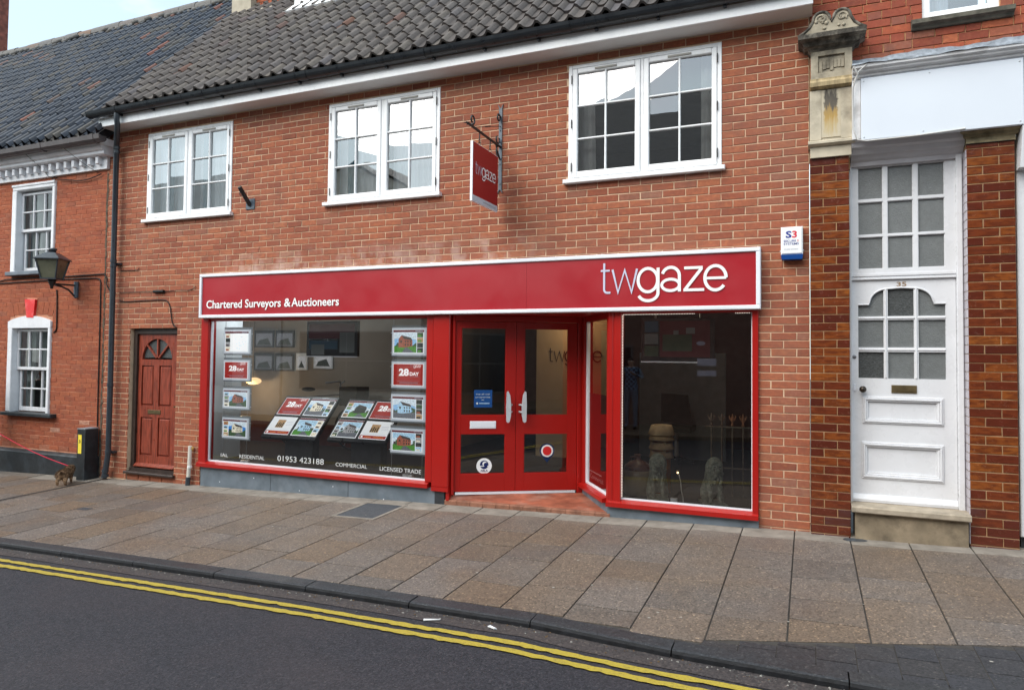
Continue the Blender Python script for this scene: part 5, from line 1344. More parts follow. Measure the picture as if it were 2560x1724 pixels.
# ================================================================== building on the right (number 35)
rb = thing('right_building', 'red brick building with glazed brown brick pilasters, blank white signboard and tall white door', 'building', (7.9, 1, .33))
H_uw = (7.574, 8.152, 4.866, 6.2)
mb = MB()
for a in rects_minus(6.665, 9.6, 3.6, 6.4, [H_uw, (7.0, 9.6, 3.6, 4.40)]): mb.box(a[0], a[1], .0085, .3, a[2], a[3])
mb.build('upper_wall', M_mortarR, rb)
def tone_r(x, z):
    tn = rng.random() * .8
    if rng.random() < .12: tn = rng.uniform(.82, .92)
    return tn
fl_ = lambda k: [.228, .115] if True else None
bricks = courses(6.67, 9.5, 4.42, 6.3, 4.62, .0765, .228, lambda k: 6.70 + (.17 if k % 2 else 0) + .02 * math.sin(k * 3), .007, [H_uw, (7.50, 8.24, 4.765, 4.866)], tone_r, header=lambda k: [.228, .228, .115])
brickwork(rb, bricks, M_brickR, restname='upper_brickwork')
# upper window
mb = MB(); mb.bev(7.574, 7.64, .03, .12, 4.866, 6.2, .006); mb.bev(8.07, 8.152, .03, .12, 4.866, 6.2, .006); mb.bev(7.64, 8.07, .03, .12, 4.866, 4.93, .006)
uw = mb.build('upper_window', M_white, rb); MB().quad((7.64, .06, 4.93), (8.07, .06, 4.93), (8.07, .06, 6.2), (7.64, .06, 6.2)).build('pane', M_glassW, uw)
curtain(7.66, 7.80, 4.9, 6.2, .17, M_net, 'pale curtain behind the window at the upper right edge')
MB().box(7.5, 8.3, .30, 1.6, 4.5, 4.52).add([(7.5, 1.6, 4.5), (8.3, 1.6, 4.5), (8.3, 1.6, 6.3), (7.5, 1.6, 6.3)], [(0, 1, 2, 3)]).build('upper_room', M_roomdark, rb)
mb = MB(); mb.prism([(7.49, -.085, 4.80), (7.49, -.09, 4.835), (7.49, -.02, 4.864), (7.49, .10, 4.866), (7.49, .10, 4.768), (7.49, -.03, 4.768), (7.49, -.045, 4.788)], (.75, 0, 0)); mb.build('stone_sill', plain('weathered_sill', (.12, .11, .085), .85, .3, 14, .4, 50, dirt=(.05, .05, .04)), rb)

# glazed brick pilasters
def tone_g(x, z):
    r = rng.random()
    if z < .62: return rng.choice((1.0, .3, .2, .45, 1.0))
    return rng.choice((.2, .3, .45, .5, .6, .62, .7, .75, .78, .85)) + rng.uniform(-.04, .04) if r < .93 else .1
for px0, px1, zt_, lab in ((6.662, 6.990, 3.70, 'l'), (7.878, 8.226, 3.70, 'r')):
    yP = -.07
    MB().box(px0 + .004, px1 - .004, yP + .004, .22, .18, zt_).build('pilaster', M_mortarG, rb)
    w_ = px1 - px0
    off = .075 * .4 if lab == 'r' else 0
    bs = courses(px0, px1, .27, zt_, .321 + off, .0752, w_, lambda k: px0, .0075, [], tone_g, header=(lambda k, w_=w_: [w_ * .34, w_ * .66] if k % 2 else [w_ * .67, w_ * .33]))
    brickwork(rb, bs, M_glaze, y=yP, name='glazed_brick', j=.0008)
    for k in range(int((zt_ - .3) / .0752)):                # return faces of the pilasters
        z0 = .325 + off + k * .0752
        if lab == 'l':
            pass
    if lab == 'r':
        bsr = MB()
        for k in range(int((zt_ - .32) / .0752)):
            z0 = .325 + off + k * .0752
            for ya, yb in ((-.07, .035), (.041, .13)) if k % 2 else ((-.07, -.02), (-.014, .13)):
                tn = rng.random()
                MB().add([(px0 - .002, yb, z0), (px0 - .002, ya + .002, z0), (px0 - .002, ya + .002, z0 + .069), (px0 - .002, yb, z0 + .069), (px0 + .006, yb, z0), (px0 + .006, ya, z0), (px0 + .006, ya, z0 + .069), (px0 + .006, yb, z0 + .069)], [(0, 1, 2, 3), (1, 5, 6, 2), (0, 4, 5, 1), (3, 2, 6, 7)], 0, tn).build('lilac_glazed_brick', M_glazeW, rb)

MB().box(6.665, 6.988, .222, .30, .1, 3.8).box(7.875, 9.6, .225, .30, .1, 3.815).build('backing_wall', M_roomdark, rb)
# stone console on the left pilaster
yP = -.10
mb = MB(); mb.box(6.668, 7.005, yP, .2, 3.70, 3.80); mb.prism([(6.650, yP - .02, 3.80), (6.650, yP - .045, 3.815), (6.650, yP - .045, 3.835), (6.650, yP - .015, 3.85), (6.650, .1, 3.85), (6.650, .1, 3.80)], (.385, 0, 0))
con = mb.build('console', M_stoneclean, rb)
M_stain = plain('rust_stained_limestone', (.44, .345, .20), .85, .25, 9, .3, 40, .2, dirt=(.085, .07, .05), dirt_amt=.9, stretch=(3, 1, .35))
m, t, b, _ = nodes('rust_streaked_limestone'); M_streak = m
sx = t.nodes.new('ShaderNodeSeparateXYZ'); t.links.new(pos(t), sx.inputs[0])
hz = maths(t, 'DIVIDE', maths(t, 'SUBTRACT', sx.outputs[2], 3.875), .435)
hz = maths(t, 'ADD', hz, maths(t, 'MULTIPLY', maths(t, 'SUBTRACT', noise(t, 20, 4, .6, stretch=(2.2, 1, .22)), .5), .8))
c = ramp(t, hz, [(.0, (.50, .44, .33)), (.18, (.47, .37, .21)), (.42, (.40, .255, .075)), (.60, (.33, .22, .085)), (.70, (.12, .10, .075)), (.92, (.075, .066, .055)), (1, (.25, .22, .17))])
ex = maths(t, 'ABSOLUTE', maths(t, 'DIVIDE', maths(t, 'SUBTRACT', sx.outputs[0], 6.84), .08))
c = mix(t, ramp(t, maths(t, 'ADD', ex, maths(t, 'MULTIPLY', noise(t, 30, 3), .5)), [(.85, (0, 0, 0)), (1.15, (.9,) * 3)]), c, (.50, .44, .33))
t.links.new(c, b.inputs['Base Color']); b.inputs['Roughness'].default_value = .85; bump(t, b, noise(t, 40, 4), .4)
mb = MB(); mb.box(6.672, 7.015, yP + .004, .2, 3.85, 4.315); mb.build('console_block', M_stoneclean, con)
mb = MB()
mb.box(6.665, 6.7595, yP - .008, yP + .004, 3.856, 4.310); mb.box(6.9205, 7.012, yP - .008, yP + .004, 3.856, 4.310); mb.build('console_margin', M_stoneclean, con)
MB().box(6.760, 6.920, yP - .004, yP + .004, 3.875, 4.310).build('rust_stained_panel', M_streak, con)
mb = MB(); mb.prism([(6.668, yP - .0, 4.318), (6.668, yP - .05, 4.335), (6.668, yP - .055, 4.37), (6.668, yP - .02, 4.40), (6.668, yP - .02, 4.415), (6.668, .1, 4.415), (6.668, .1, 4.318)], (.356, 0, 0)); mb.build('console_roll', M_stain, con)
mb = MB()
for a in rects_minus(6.675, 7.015, 4.415, 4.68, [(6.735, 6.955, 4.47, 4.625)]): mb.box(a[0], a[1], yP - .012, yP + .01, a[2], a[3])
mb.box(6.675, 7.015, yP + .0105, .15, 4.415, 4.68)
for k in range(7):
    x = 6.745 + k * .03; mb.box(x, x + .026, yP + .0, yP + .0105, 4.475 + rng.uniform(0, .04), 4.53 + rng.uniform(0, .06))
mb.build('console_panel', M_stone, con)
# cornice of the console and the scrolled pediment on top
mb = MB(); prof = [(0, 4.660), (.02, 4.672), (.03, 4.69), (.075, 4.70), (.095, 4.73), (.145, 4.745), (.150, 4.785), (.12, 4.792)]
x0, x1 = 6.675, 7.018
vs = []
for d, z in prof: vs += [(x0 - d * .72, .05, z), (x0 - d * .72, yP - d, z), (x1 + d * .72, yP - d, z), (x1 + d * .72, .05, z)]
fs = []
for i in range(len(prof) - 1):
    for k in range(3): a = i * 4 + k; fs.append((a, a + 1, a + 5, a + 4))
n = len(prof) - 1; fs.append((n * 4, n * 4 + 1, n * 4 + 2, n * 4 + 3)); mb.add(vs, fs); mb.build('console_cornice', M_stonedark, con)
mb = MB(); xm = (x0 + x1) / 2; bt = 4.79
out = [(x0 - .095, bt)] + [(x0 - .05, bt + .025), (x0 - .01, bt + .06), (x0 + .02, bt + .115)] + arc(xm - .083, bt + .125, .067, .062, 170, 15, 9) + [(xm, bt + .09)] + arc(xm + .083, bt + .125, .067, .062, 165, 10, 9) + [(x1 - .02, bt + .115), (x1 + .01, bt + .06), (x1 + .05, bt + .025), (x1 + .095, bt)]
mb.prism([(x, yP - .13, z) for x, z in out], (0, .17, 0)); mb.build('scroll_pediment', M_stone, con)
mb = MB(); out2 = [(x, z) for x, z in out]
mb.tube([(x, yP - .128, z - .006) for x, z in out2], .014, 6); mb.build('pediment_rim', M_stonedark, con)
mb = MB()
for sx, cx_ in ((-1, xm - .083), (1, xm + .083)):
    mb = MB(); mb.tube([(cx_ + sx * (.045 - .003 * a) * math.cos(a * .55), yP - .131, bt + .115 + (.045 - .003 * a) * math.sin(a * .55)) for a in range(13)], .010, 6)
    for k in range(6): mb.ell((cx_ + rng.uniform(-.045, .045), yP - .132, bt + rng.uniform(.02, .13)), (rng.uniform(.008, .02), .012, rng.uniform(.008, .022)), 6, 4)
    mb.build('pediment_carving', M_stone, con)
# capital of the right pilaster
mb = MB(); x0, x1 = 7.878, 8.226; vs = []; prof = [(0, 3.70), (0, 3.745), (.02, 3.755), (.022, 3.775), (.045, 3.79), (.05, 3.815), (.03, 3.822)]
for d, z in prof: vs += [(x0 - d, .08, z), (x0 - d, -.09 - d, z), (x1 + d, -.09 - d, z), (x1 + d, .08, z)]
fs = []
for i in range(len(prof) - 1):
    for k in range(3): a = i * 4 + k; fs.append((a, a + 1, a + 5, a + 4))
n = len(prof) - 1; fs.append((n * 4, n * 4 + 1, n * 4 + 2, n * 4 + 3)); mb.add(vs, fs); mb.build('capital', plain('mossy_capital', (.27, .225, .14), .9, .3, 10, .5, 40, .2, dirt=(.08, .075, .045), dirt_amt=.8), rb)
# moulded beam, signboard, cornice and lead
mb = MB(); X0, X1 = 7.006, 7.876
mb.prism([(X0, .24, 3.62), (X0, .06, 3.625), (X0, .05, 3.66), (X0, .02, 3.675), (X0, .0, 3.70), (X0, -.03, 3.71), (X0, -.055, 3.745), (X0, -.09, 3.76), (X0, -.11, 3.80), (X0, -.14, 3.81), (X0, .24, 3.81)], (X1 - X0, 0, 0))
mb.build('moulded_lintel', plain('grey_white_moulding', (.52, .51, .54), .5, .06, 5), rb)
mb = MB(); mb.box(7.010, 7.076, -.16, .05, 3.815, 4.36); mb.build('signboard_end', M_whiteold, rb)
sb = MB().bev(7.078, 8.262, -.195, -.16, 3.79, 4.338, .004).build('signboard', M_panelw, rb); MB().box(7.078, 9.6, -.159, .05, 3.815, 4.36).build('signboard_backing', M_whiteold, rb)
MB().bev(8.267, 9.6, -.195, -.16, 3.79, 4.338, .004).build('signboard', M_panelw, rb)
for x, z in ((7.10, 4.31), (7.10, 3.815), (7.55, 3.818), (7.6, 4.312), (8.235, 3.82), (8.235, 4.31)): MB().lathe([(.007, 0), (.006, .003)], (x, -.195, z), 8, axis='y').build('screw', M_chrome, sb)
mb = MB(); mb.prism([(7.012, -.17, 4.345), (7.012, -.195, 4.355), (7.012, -.20, 4.375), (7.012, -.235, 4.385), (7.012, -.24, 4.40), (7.012, -.265, 4.41), (7.012, -.27, 4.44), (7.012, .05, 4.455), (7.012, .05, 4.345)], (2.6, 0, 0)); mb.build('sign_cornice', M_whiteold, rb)
mb = MB(); n = 40
for i in range(n):
    xa, xb = 7.005 + i * .065, 7.005 + (i + 1) * .065; k = lambda x: .006 * math.sin(x * 9) + .004 * math.sin(x * 31)
    P = lambda x: [(x, -.278 - k(x), 4.432 + k(x)), (x, -.276, 4.447), (x, -.06, 4.49 + k(x)), (x, -.012, 4.515 + k(x)), (x, -.008, 4.585 + 1.5 * k(x + 1))]
    A, B = P(xa), P(xb); mb.add(A + B, [(j, j + 5, j + 6, j + 1) for j in range(4)], 0, .5, True)
mb.build('lead_flashing', M_lead, rb)
cbl = MB(); cbl.tube([(7.02, -.275, 4.42), (7.05, -.26, 4.36), (7.015, -.20, 4.26), (7.013, -.19, 4.10), (7.016, -.19, 3.90), (7.05, -.205, 3.795), (7.12, -.205, 3.778), (7.5, -.205, 3.782), (7.85, -.20, 3.80), (7.88, -.15, 3.83)], .007, 6)
cbl.tube([(7.12, -.27, 4.43), (7.06, -.265, 4.38), (7.018, -.21, 4.30)], .006, 6)
cbl.build('loose_cable', M_cablew, None, 'loose pale cable looping round the left end of the blank white signboard', 'cable')

# white door with transom light
fr = MB(); Yd = .10
fr.bev(6.992, 7.012, .06, .20, .56, 3.66, .003); fr.bev(7.825, 7.872, .05, .20, .56, 3.66, .006); fr.bev(7.012, 7.825, .07, .20, 3.655, 3.70, .003); fr.bev(7.012, 7.825, .075, .20, 2.592, 2.612, .004)
wd = fr.build('front_door', M_whitep, rb, label='tall white front door with nine obscured panes and a nine pane light over it')
mb = MB()
PX = (7.064, 7.268, 7.302, 7.505, 7.540, 7.746); ZT = (2.690, 2.982, 3.000, 3.300, 3.322, 3.618)
holes = [(PX[2 * i], PX[2 * i + 1], ZT[2 * k], ZT[2 * k + 1]) for i in range(3) for k in range(3)]
for a in rects_minus(7.012, 7.825, 2.614, 3.655, holes): mb.box(a[0], a[1], Yd - .012, Yd + .03, a[2], a[3])
mb.box(7.012, 7.825, Yd - .022, Yd - .0125, 2.625, 2.645)
mb.build('transom_light', M_whitep, wd)
for h in holes: MB().quad((h[0], Yd + .012, h[2]), (h[1], Yd + .012, h[2]), (h[1], Yd + .012, h[3]), (h[0], Yd + .012, h[3])).build('obscured_pane', M_frost, wd)
mb = MB()
for h in holes:
    for q in ((h[0], h[1], h[2], h[2] + .006), (h[0], h[1], h[3] - .006, h[3]), (h[0], h[0] + .006, h[2] + .006, h[3] - .006), (h[1] - .006, h[1], h[2] + .006, h[3] - .006)): mb.box(q[0], q[1], Yd - .004, Yd + .011, q[2], q[3])
mb.build('transom_bead', M_whitep, wd)
ZD = (1.708, 1.944, 1.985, 2.230, 2.264, 2.515)
dl = MB(); y0 = Yd
hol = [(PX[2 * i], PX[2 * i + 1], ZD[2 * k], ZD[2 * k + 1]) for i in range(3) for k in range(2)] + [(PX[0], PX[5], ZD[4], 2.515)]
P_lo = (7.128, 7.668, .869, 1.090); P_up = (7.138, 7.671, 1.345, 1.509)
for a in rects_minus(7.014, 7.823, .605, 2.590, hol + [P_lo, P_up]): dl.box(a[0], a[1], y0, y0 + .045, a[2], a[3])
dl.box(PX[1], PX[2], y0 - .001, y0 + .03, ZD[4], 2.515); dl.box(PX[3], PX[4], y0 - .001, y0 + .03, ZD[4], 2.515)
# spandrels over the shaped head
sx0, sx1 = 7.150, 7.660; zc = 2.375
crv = [(PX[0], zc), (sx0, zc)] + arc(sx0 + .155, zc + .012, .150, .128, 172, 90, 8) + [(7.405, 2.522)]
crr = [(PX[5], zc), (sx1, zc)] + arc(sx1 - .155, zc + .012, .150, .128, 8, 90, 8) + [(7.405, 2.522)]
for C in (crv, crr):
    for i in range(len(C) - 1):
        a, b_ = C[i], C[i + 1]
        if abs(a[0] - b_[0]) < 1e-5: continue
        if a[0] > b_[0]: a, b_ = b_, a
        dl.add([(a[0], y0, a[1]), (b_[0], y0, b_[1]), (b_[0], y0, 2.5151), (a[0], y0, 2.5151), (a[0], y0 + .03, a[1]), (b_[0], y0 + .03, b_[1])], [(0, 1, 2, 3), (0, 4, 5, 1)])
dl.build('door_leaf', M_whitep, wd)
mb = MB(); mb.tube([(x, y0 - .002, z - .004) for x, z in crv], .008, 6); mb.tube([(x, y0 - .002, z - .004) for x, z in crr], .008, 6); mb.build('arched_bead', M_whitep, wd)
for i in range(3):
    for k in range(3):
        MB().quad((PX[2 * i], y0 + .022, ZD[2 * k]), (PX[2 * i + 1], y0 + .022, ZD[2 * k]), (PX[2 * i + 1], y0 + .022, ZD[2 * k + 1]), (PX[2 * i], y0 + .022, ZD[2 * k + 1])).build('obscured_pane', M_frost2 if (i, k) in ((1, 2), (0, 0)) else M_frost, wd)
mb = MB()
for x in (7.285, 7.5225): mb.bev(x - .009, x + .009, y0 - .010, y0 + .02, 1.71, 2.51, .006)
for z in (1.9645, 2.247):
    for a, b_ in ((PX[0], 7.276), (7.294, 7.5135), (7.5315, PX[5])): mb.bev(a, b_, y0 - .009, y0 + .02, z - .009, z + .009, .006)
mb.build('glazing_bar', M_whitep, wd)
for (a, b_, c_, d) in ((7.087, 7.724, .812, 1.138), (7.095, 7.725, 1.304, 1.544)):
    mb = MB(); ins = .044
    for d0, d1, h_ in ((0, .012, .012), (.012, .030, .020), (.030, ins, .008)):
        for q in ((a + d0, b_ - d0, c_ + d0, c_ + d1), (a + d0, b_ - d0, d - d1, d - d0), (a + d0, a + d1, c_ + d1, d - d1), (b_ - d1, b_ - d0, c_ + d1, d - d1)): mb.bev(q[0], q[1], y0 - h_, y0 + .001, q[2], q[3], .004)
    mb.build('panel_moulding', M_whitep, wd)
    mb = MB(); mb.box(a + ins, b_ - ins, y0 + .014, y0 + .03, c_ + ins, d - ins); mb.build('panel', M_whitep, wd)
mb = MB(); mb.prism([(7.014, y0 - .03, .606), (7.014, y0 - .034, .63), (7.014, y0 - .012, .668), (7.014, y0, .672), (7.014, y0, .606)], (.809, 0, 0)); mb.build('weather_board', M_whitep, wd)
mb = MB(); mb.bev(7.326, 7.523, y0 - .010, y0, 1.580, 1.651, .003); mb.box(7.365, 7.485, y0 - .014, y0 - .0105, 1.597, 1.630); mb.build('letterbox', M_brass, wd)
mb = MB(); mb.lathe([(.024, 0), (.012, .006), (.012, .03), (.026, .04), (.030, .055), (.022, .072), (.006, .078)], (7.095, y0, 1.608), 18, axis='y'); mb.build('door_knob', plain('dark_bronze_knob', (.05, .04, .032), .3, .2, 20, metal=.7), wd)
mb = MB(); mb.lathe([(.017, 0), (.017, .006), (.008, .008)], (7.030, y0, 1.898), 14, axis='y'); mb.build('night_latch', plain('steel_latch', (.25, .25, .26), .4, .1, 20, metal=.6), wd)
mb = MB(); mb.lathe([(.008, 0), (.008, .005)], (7.032, y0, 1.645), 10, axis='y'); mb.prism([(7.026, y0 - .006, 1.64), (7.038, y0 - .006, 1.64), (7.043, y0 - .006, 1.592), (7.021, y0 - .006, 1.592)], (0, .004, 0)); mb.build('keyhole_cover', M_silver, wd)
mb = MB(); text(mb, '35', (7.372, y0 - .004, 2.530), (1, 0, 0), (0, 0, 1), .078, .040, 0, .02, capref=.73); mb.build('house_number', flat('number_brown', S(150, 125, 100), .5), wd, label='small house number 35')
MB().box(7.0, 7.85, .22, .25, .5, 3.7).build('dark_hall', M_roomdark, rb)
mb = MB(); mb.prism([(6.99, -.165, .548), (6.99, -.172, .556), (6.99, -.172, .592), (6.99, -.160, .602), (6.99, .20, .604), (6.99, .20, .548)], (.885, 0, 0)); mb.build('door_step', M_stonestep, rb)
mb = MB(); mb.box(7.02, 7.86, -.125, .2, .2, .547); mb.build('step_riser', plain('damp_stone_riser', (.26, .205, .14), .85, .2, 6, .4, 50, .25, dirt=(.07, .055, .04), dirt_amt=.8), rb)
# shopfront sliver at the right edge
sl = MB(); sl.bev(8.240, 8.32, -.03, .1, .44, 3.47, .006); sl.bev(8.32, 9.6, -.03, .1, 2.66, 2.75, .006); sl.bev(8.32, 9.6, -.06, .1, 1.24, 1.31, .006)
sl.box(8.32, 9.6, .0, .1, .44, 1.24); sl.box(8.32, 9.6, .0, .1, 2.75, 3.45)
slp = sl.build('neighbour_shopfront', M_whitep, rb); MB().quad((8.32, .03, 1.31), (9.6, .03, 1.31), (9.6, .03, 2.66), (8.32, .03, 2.66)).build('pane', M_glassS, slp)
mb = MB(); mb.prism([(8.236, -.16, 3.45), (8.34, -.16, 3.45), (8.34, -.10, 3.62), (8.34, -.2, 3.78), (8.25, -.2, 3.78)], (0, .2, 0))
mb.build('console_bracket', M_whitep, slp)
MB().box(8.25, 9.6, .02, .2, -.05, .439).build('dark_base', M_stalldark, slp)
MB().box(8.32, 9.6, .6, .62, .4, 2.75).build('shop_back', M_wplaster, slp)

# ================================================================== building on the left
lb = thing('left_building', 'old orange-red brick house with sash windows, white dentil cornice and black glazed pantile roof', 'house', (-4.2, 1, .04))
HL = [(-4.862, -3.855, 3.10, 4.465), (-4.858, -3.858, .935, 2.33)]
mb = MB()
for a in rects_minus(-13.5, -2.726, -.25, 4.70, HL): mb.box(a[0], a[1], .0035, .28, a[2], a[3])
mb.build('wall', M_mortarL, lb)
def tone_l(x, z):
    tn = rng.random() * .78
    if rng.random() < .07: tn = rng.uniform(.80, .86)
    if z < .9 and rng.random() < .18: tn = rng.uniform(.84, .97)
    if z > 4.35 and rng.random() < .5: tn = rng.uniform(.80, .87)
    return tn
keyh = (-4.47, -4.22, 2.385, 2.675)
bricks = courses(-13.4, -2.735, .385, 4.53, .40, .0675, .222, lambda k: -5.4 + (.111 if k % 2 else 0) + .015 * math.sin(k * 5.1), .0055, HL + [keyh, (-4.86, -3.855, 2.32, 2.43)], tone_l)
brickwork(lb, bricks, M_brickL, j=.0024)
# dark ragged gap where the two houses meet, plinth
mb = MB()
for i in range(60): mb.box(-2.742 + rng.uniform(-.012, .006), -2.716 + rng.uniform(-.005, .016), -.004, .02, .1 + i * .073, .172 + i * .073)
mb.build('party_joint', plain('mossy_joint', (.10, .075, .05), .95, .5, 14, .5, 40), lb)
mb = MB(); mb.prism([(-13.5, -.055, -.25), (-13.5, -.055, .335), (-13.5, -.045, .352), (-13.5, .02, .388), (-13.5, .02, -.25)], (10.76, 0, 0)); mb.build('plinth', M_plinth, lb)

def sash_window(z0, z1, zsill, lo, arched):
    xl, xr = -4.862, -3.856; yF = -.03
    mb = MB(); w = .105
    mb.bev(xl, xl + w, yF, .12, z0, z1 - .09, .008); mb.bev(xr - .06, xr, yF, .12, z0, z1 - .09, .008)
    if not arched: mb.bev(xl, xr, yF, .12, z1 - .09, z1, .012); mb.bev(xl - .003, xr + .003, yF - .014, yF + .01, z1 - .034, z1 + .003, .006)
    else:
        pts = [(xl, z1 - .10), (xr, z1 - .10)] + [(xr - (xr - xl) * i / 14, z1 + .085 * math.sin(math.pi * (i / 14)) ** .8) for i in range(15)]
        mb.prism([(x, yF, z) for x, z in pts], (0, .14, 0))
    win = mb.build('sash_window', M_cornice, lb)
    sxl, sxr = xl + w, xr - .06
    mid = lo
    for zb, zt_, yy, tag_ in ((mid, z1 - .115, .055, 0), (z0 + .01, mid + .035, .095, 1)):
        xa, xb = sxl + (.03 if tag_ else .0), sxr - (.0 if tag_ else .0)
        st = .04; mb = MB()
        mb.bev(xa, xa + st, yy, yy + .035, zb, zt_, .005); mb.bev(xb - st, xb, yy, yy + .035, zb, zt_, .005); mb.bev(xa + st, xb - st, yy, yy + .035, zt_ - .04, zt_, .005)
        bh = .045 if not tag_ else .065; mb.bev(xa + st, xb - st, yy, yy + .035, zb, zb + bh, .005)
        s_ = mb.build('sash', M_whitep, win)
        gx = [xa + st + (xb - xa - 2 * st) * k / 3 for k in range(4)]; gzz = [zb + bh, (zb + bh + zt_ - .04) / 2, zt_ - .04]
        mb = MB()
        for k in (1, 2): mb.bev(gx[k] - .011, gx[k] + .011, yy - .004, yy + .03, gzz[0], gzz[2], .005)
        for a, b_ in ((gx[0], gx[1] - .011), (gx[1] + .011, gx[2] - .011), (gx[2] + .011, gx[3])): mb.bev(a, b_, yy - .003, yy + .03, gzz[1] - .011, gzz[1] + .011, .005)
        mb.build('glazing_bar', M_whitep, win)
        for a in range(3):
            for k in range(2):
                q = rng.gauss(0, .003), rng.gauss(0, .003)
                MB().add([(gx[a], yy + .02 + q[0], gzz[k]), (gx[a + 1], yy + .02 - q[0], gzz[k]), (gx[a + 1], yy + .02 - q[0] + q[1], gzz[k + 1]), (gx[a], yy + .02 + q[0] + q[1], gzz[k + 1])], [(0, 1, 2, 3)]).build('pane', M_glassO, win)
    MB().bev(xl - .01, xr + .16, -.10, .10, zsill, z0, .008).build('window_sill', plain('slate_grey_sill', (.14, .165, .20), .6, .2, 9) if not arched else M_plinth, win)
    MB().add([(xl, 1.4, z0 - .2), (xr, 1.4, z0 - .2), (xr, 1.4, z1 + .2), (xl, 1.4, z1 + .2)], [(0, 1, 2, 3)]).add([(xl - .4, .28, z0 - .2), (xl - .4, 1.4, z0 - .2), (xl - .4, 1.4, z1 + .2), (xl - .4, .28, z1 + .2)], [(0, 1, 2, 3)]).build('room_wall', M_roomdark, win)
    return win
sash_window(3.10, 4.465, 3.04, 3.735, False); sash_window(.938, 2.33, .885, 1.585, True)
M_greyc = plain('grey_green_curtain', (.26, .30, .28), .9, .1, 12, stretch=(6, 6, .3))
curtain(-4.70, -4.42, 3.1, 4.45, .19, M_greyc, 'grey green curtain at the left side of the upper sash window'); curtain(-4.25, -3.92, 3.1, 4.1, .22, M_net, 'pale net curtain at the right side of the upper sash window', taper=-.3)
curtain(-4.72, -4.50, .95, 2.3, .19, M_greyc, 'grey green curtain at the left side of the lower sash window'); curtain(-4.44, -4.22, .95, 2.3, .22, M_greyc, 'grey green curtain in the middle of the lower sash window')
mb = MB(); mb.prism([(-4.47, -.035, 2.672), (-4.412, -.035, 2.39), (-4.25, -.035, 2.385), (-4.222, -.035, 2.665)], (0, .06, 0)); mb.build('painted_keystone', plain('bright_red_paint', (.72, .012, .012), .4, .08, 12, dirt=(.8, .6, .55), dirt_amt=.3), lb, label='bright red painted keystone')
for k in range(9):                                          # flat gauged arch over the lower window
    if 3 <= k <= 5: continue
    xa = -4.86 + k * .112; ln = (xa + .056 + 4.36) * .28
    MB().prism([(xa + .004, -.003, 2.40 + .07 * math.sin((k + .5) / 9 * 3.14)), (xa + .108, -.003, 2.40 + .07 * math.sin((k + .5) / 9 * 3.14)), (xa + .108 + ln * .5, -.003, 2.62), (xa + .004 + ln * .5, -.003, 2.62)], (0, .012, 0)).build('arch_brick', M_brickL, lb)

# dentil cornice, gutter, roof
mb = MB(); x0, x1 = -13.5, -2.62
mb.box(x0, -2.70, -.045, .02, 4.53, 4.702)
mb.prism([(x0, -.045, 4.7025), (x0, -.14, 4.705), (x0, -.16, 4.72), (x0, -.16, 4.755), (x0, -.19, 4.765), (x0, -.215, 4.80), (x0, -.215, 4.83), (x0, .02, 4.84), (x0, .02, 4.7025)], (x1 - x0, 0, 0))
mb.prism([(x0, -.215, 4.832), (x0, -.225, 4.84), (x0, -.225, 4.93), (x0, .02, 4.93), (x0, .02, 4.832)], (-2.60 - x0, 0, 0))
co_ = mb.build('cornice', M_cornice, lb)
k = 0
x = -2.80
while x > -13.3:
    mb = MB(); mb.bev(x - .062, x, -.115, -.0455, 4.595, 4.698, .006); mb.build('dentil', M_cornice, co_); x -= .172
gL = MB(); gL.prism([(-13.5, -.36, 4.925), (-13.5, -.35, 4.86), (-13.5, -.32, 4.83), (-13.5, -.26, 4.83), (-13.5, -.235, 4.86), (-13.5, -.235, 4.915), (-13.5, -.30, 4.905)], (4.93 + 6.1, 0, 0))
M_gutb = plain('brown_gutter', (.075, .062, .062), .5, .15, 6)
gl_ = gL.build('gutter', M_gutb, lb)
for x in (-2.62, -3.75, -4.9): MB().prism([(x - .03, -.366, 4.93), (x - .03, -.355, 4.855), (x - .03, -.32, 4.822), (x - .03, -.25, 4.822), (x - .03, -.25, 4.86)], (.06, 0, 0)).build('gutter_bracket', M_gutb, gl_)
EY2, EZ2 = -.30, 4.955
mb = MB(); mb.prism([roofpt(-13.6, -.02, -.03, EY2, EZ2), roofpt(-2.63, -.02, -.03, EY2, EZ2), roofpt(-2.63, 5.75, -.03, EY2, EZ2), roofpt(-13.6, 5.75, -.03, EY2, EZ2)], roofpt(0, 0, -.12, 0, 0))
rf2 = mb.build('roof', plain('roof_underlay', (.03, .03, .035), .9), lb)
def hide2(x, s): return x > -2.62 and s < .5
tiled(rf2, M_tileb, .178, .30, .066, -13.0, -2.38, EY2, EZ2, 5.70, onscreen, jit=.020, th=.016, pan=.6, wf=.84)
rp = roofpt(0, 5.75, .03, EY2, EZ2)
MB().prism([(-14, rp.y, rp.z), (-1.6, rp.y, rp.z), (-1.6, rp.y + 4, 5.2), (-14, rp.y + 4, 5.2)], (0, 0, -.1)).build('rear_roof', M_roof, lb)
xx = -13.6
M_ridge = tilemat('ridge_grey', [(0, (.12, .115, .11)), (.4, (.15, .14, .13)), (.8, (.13, .125, .125)), (1, (.17, .11, .08))], .8, .25, (.28, .26, .2))
rid = MB().tube([(-13.8, rp.y, rp.z - .03), (-1.7, rp.y, rp.z - .03)], .06, 6).build('ridge', M_ridge, lb)
while xx < -1.9:
    mb = MB(); n = 8; dz = rng.uniform(-.012, .012); vs = []
    for x in (xx, xx + .44):
        vs += [(x, rp.y + .15 * math.cos(math.radians(a)), rp.z - .05 + dz + .15 * math.sin(math.radians(a))) for a in range(190, -11, -25)]
    k = len(vs) // 2; mb.add(vs, [(i, i + 1, k + i + 1, k + i) for i in range(k - 1)], 0, rng.random(), True); mb.build('ridge_tile', M_ridge, rid); xx += .45
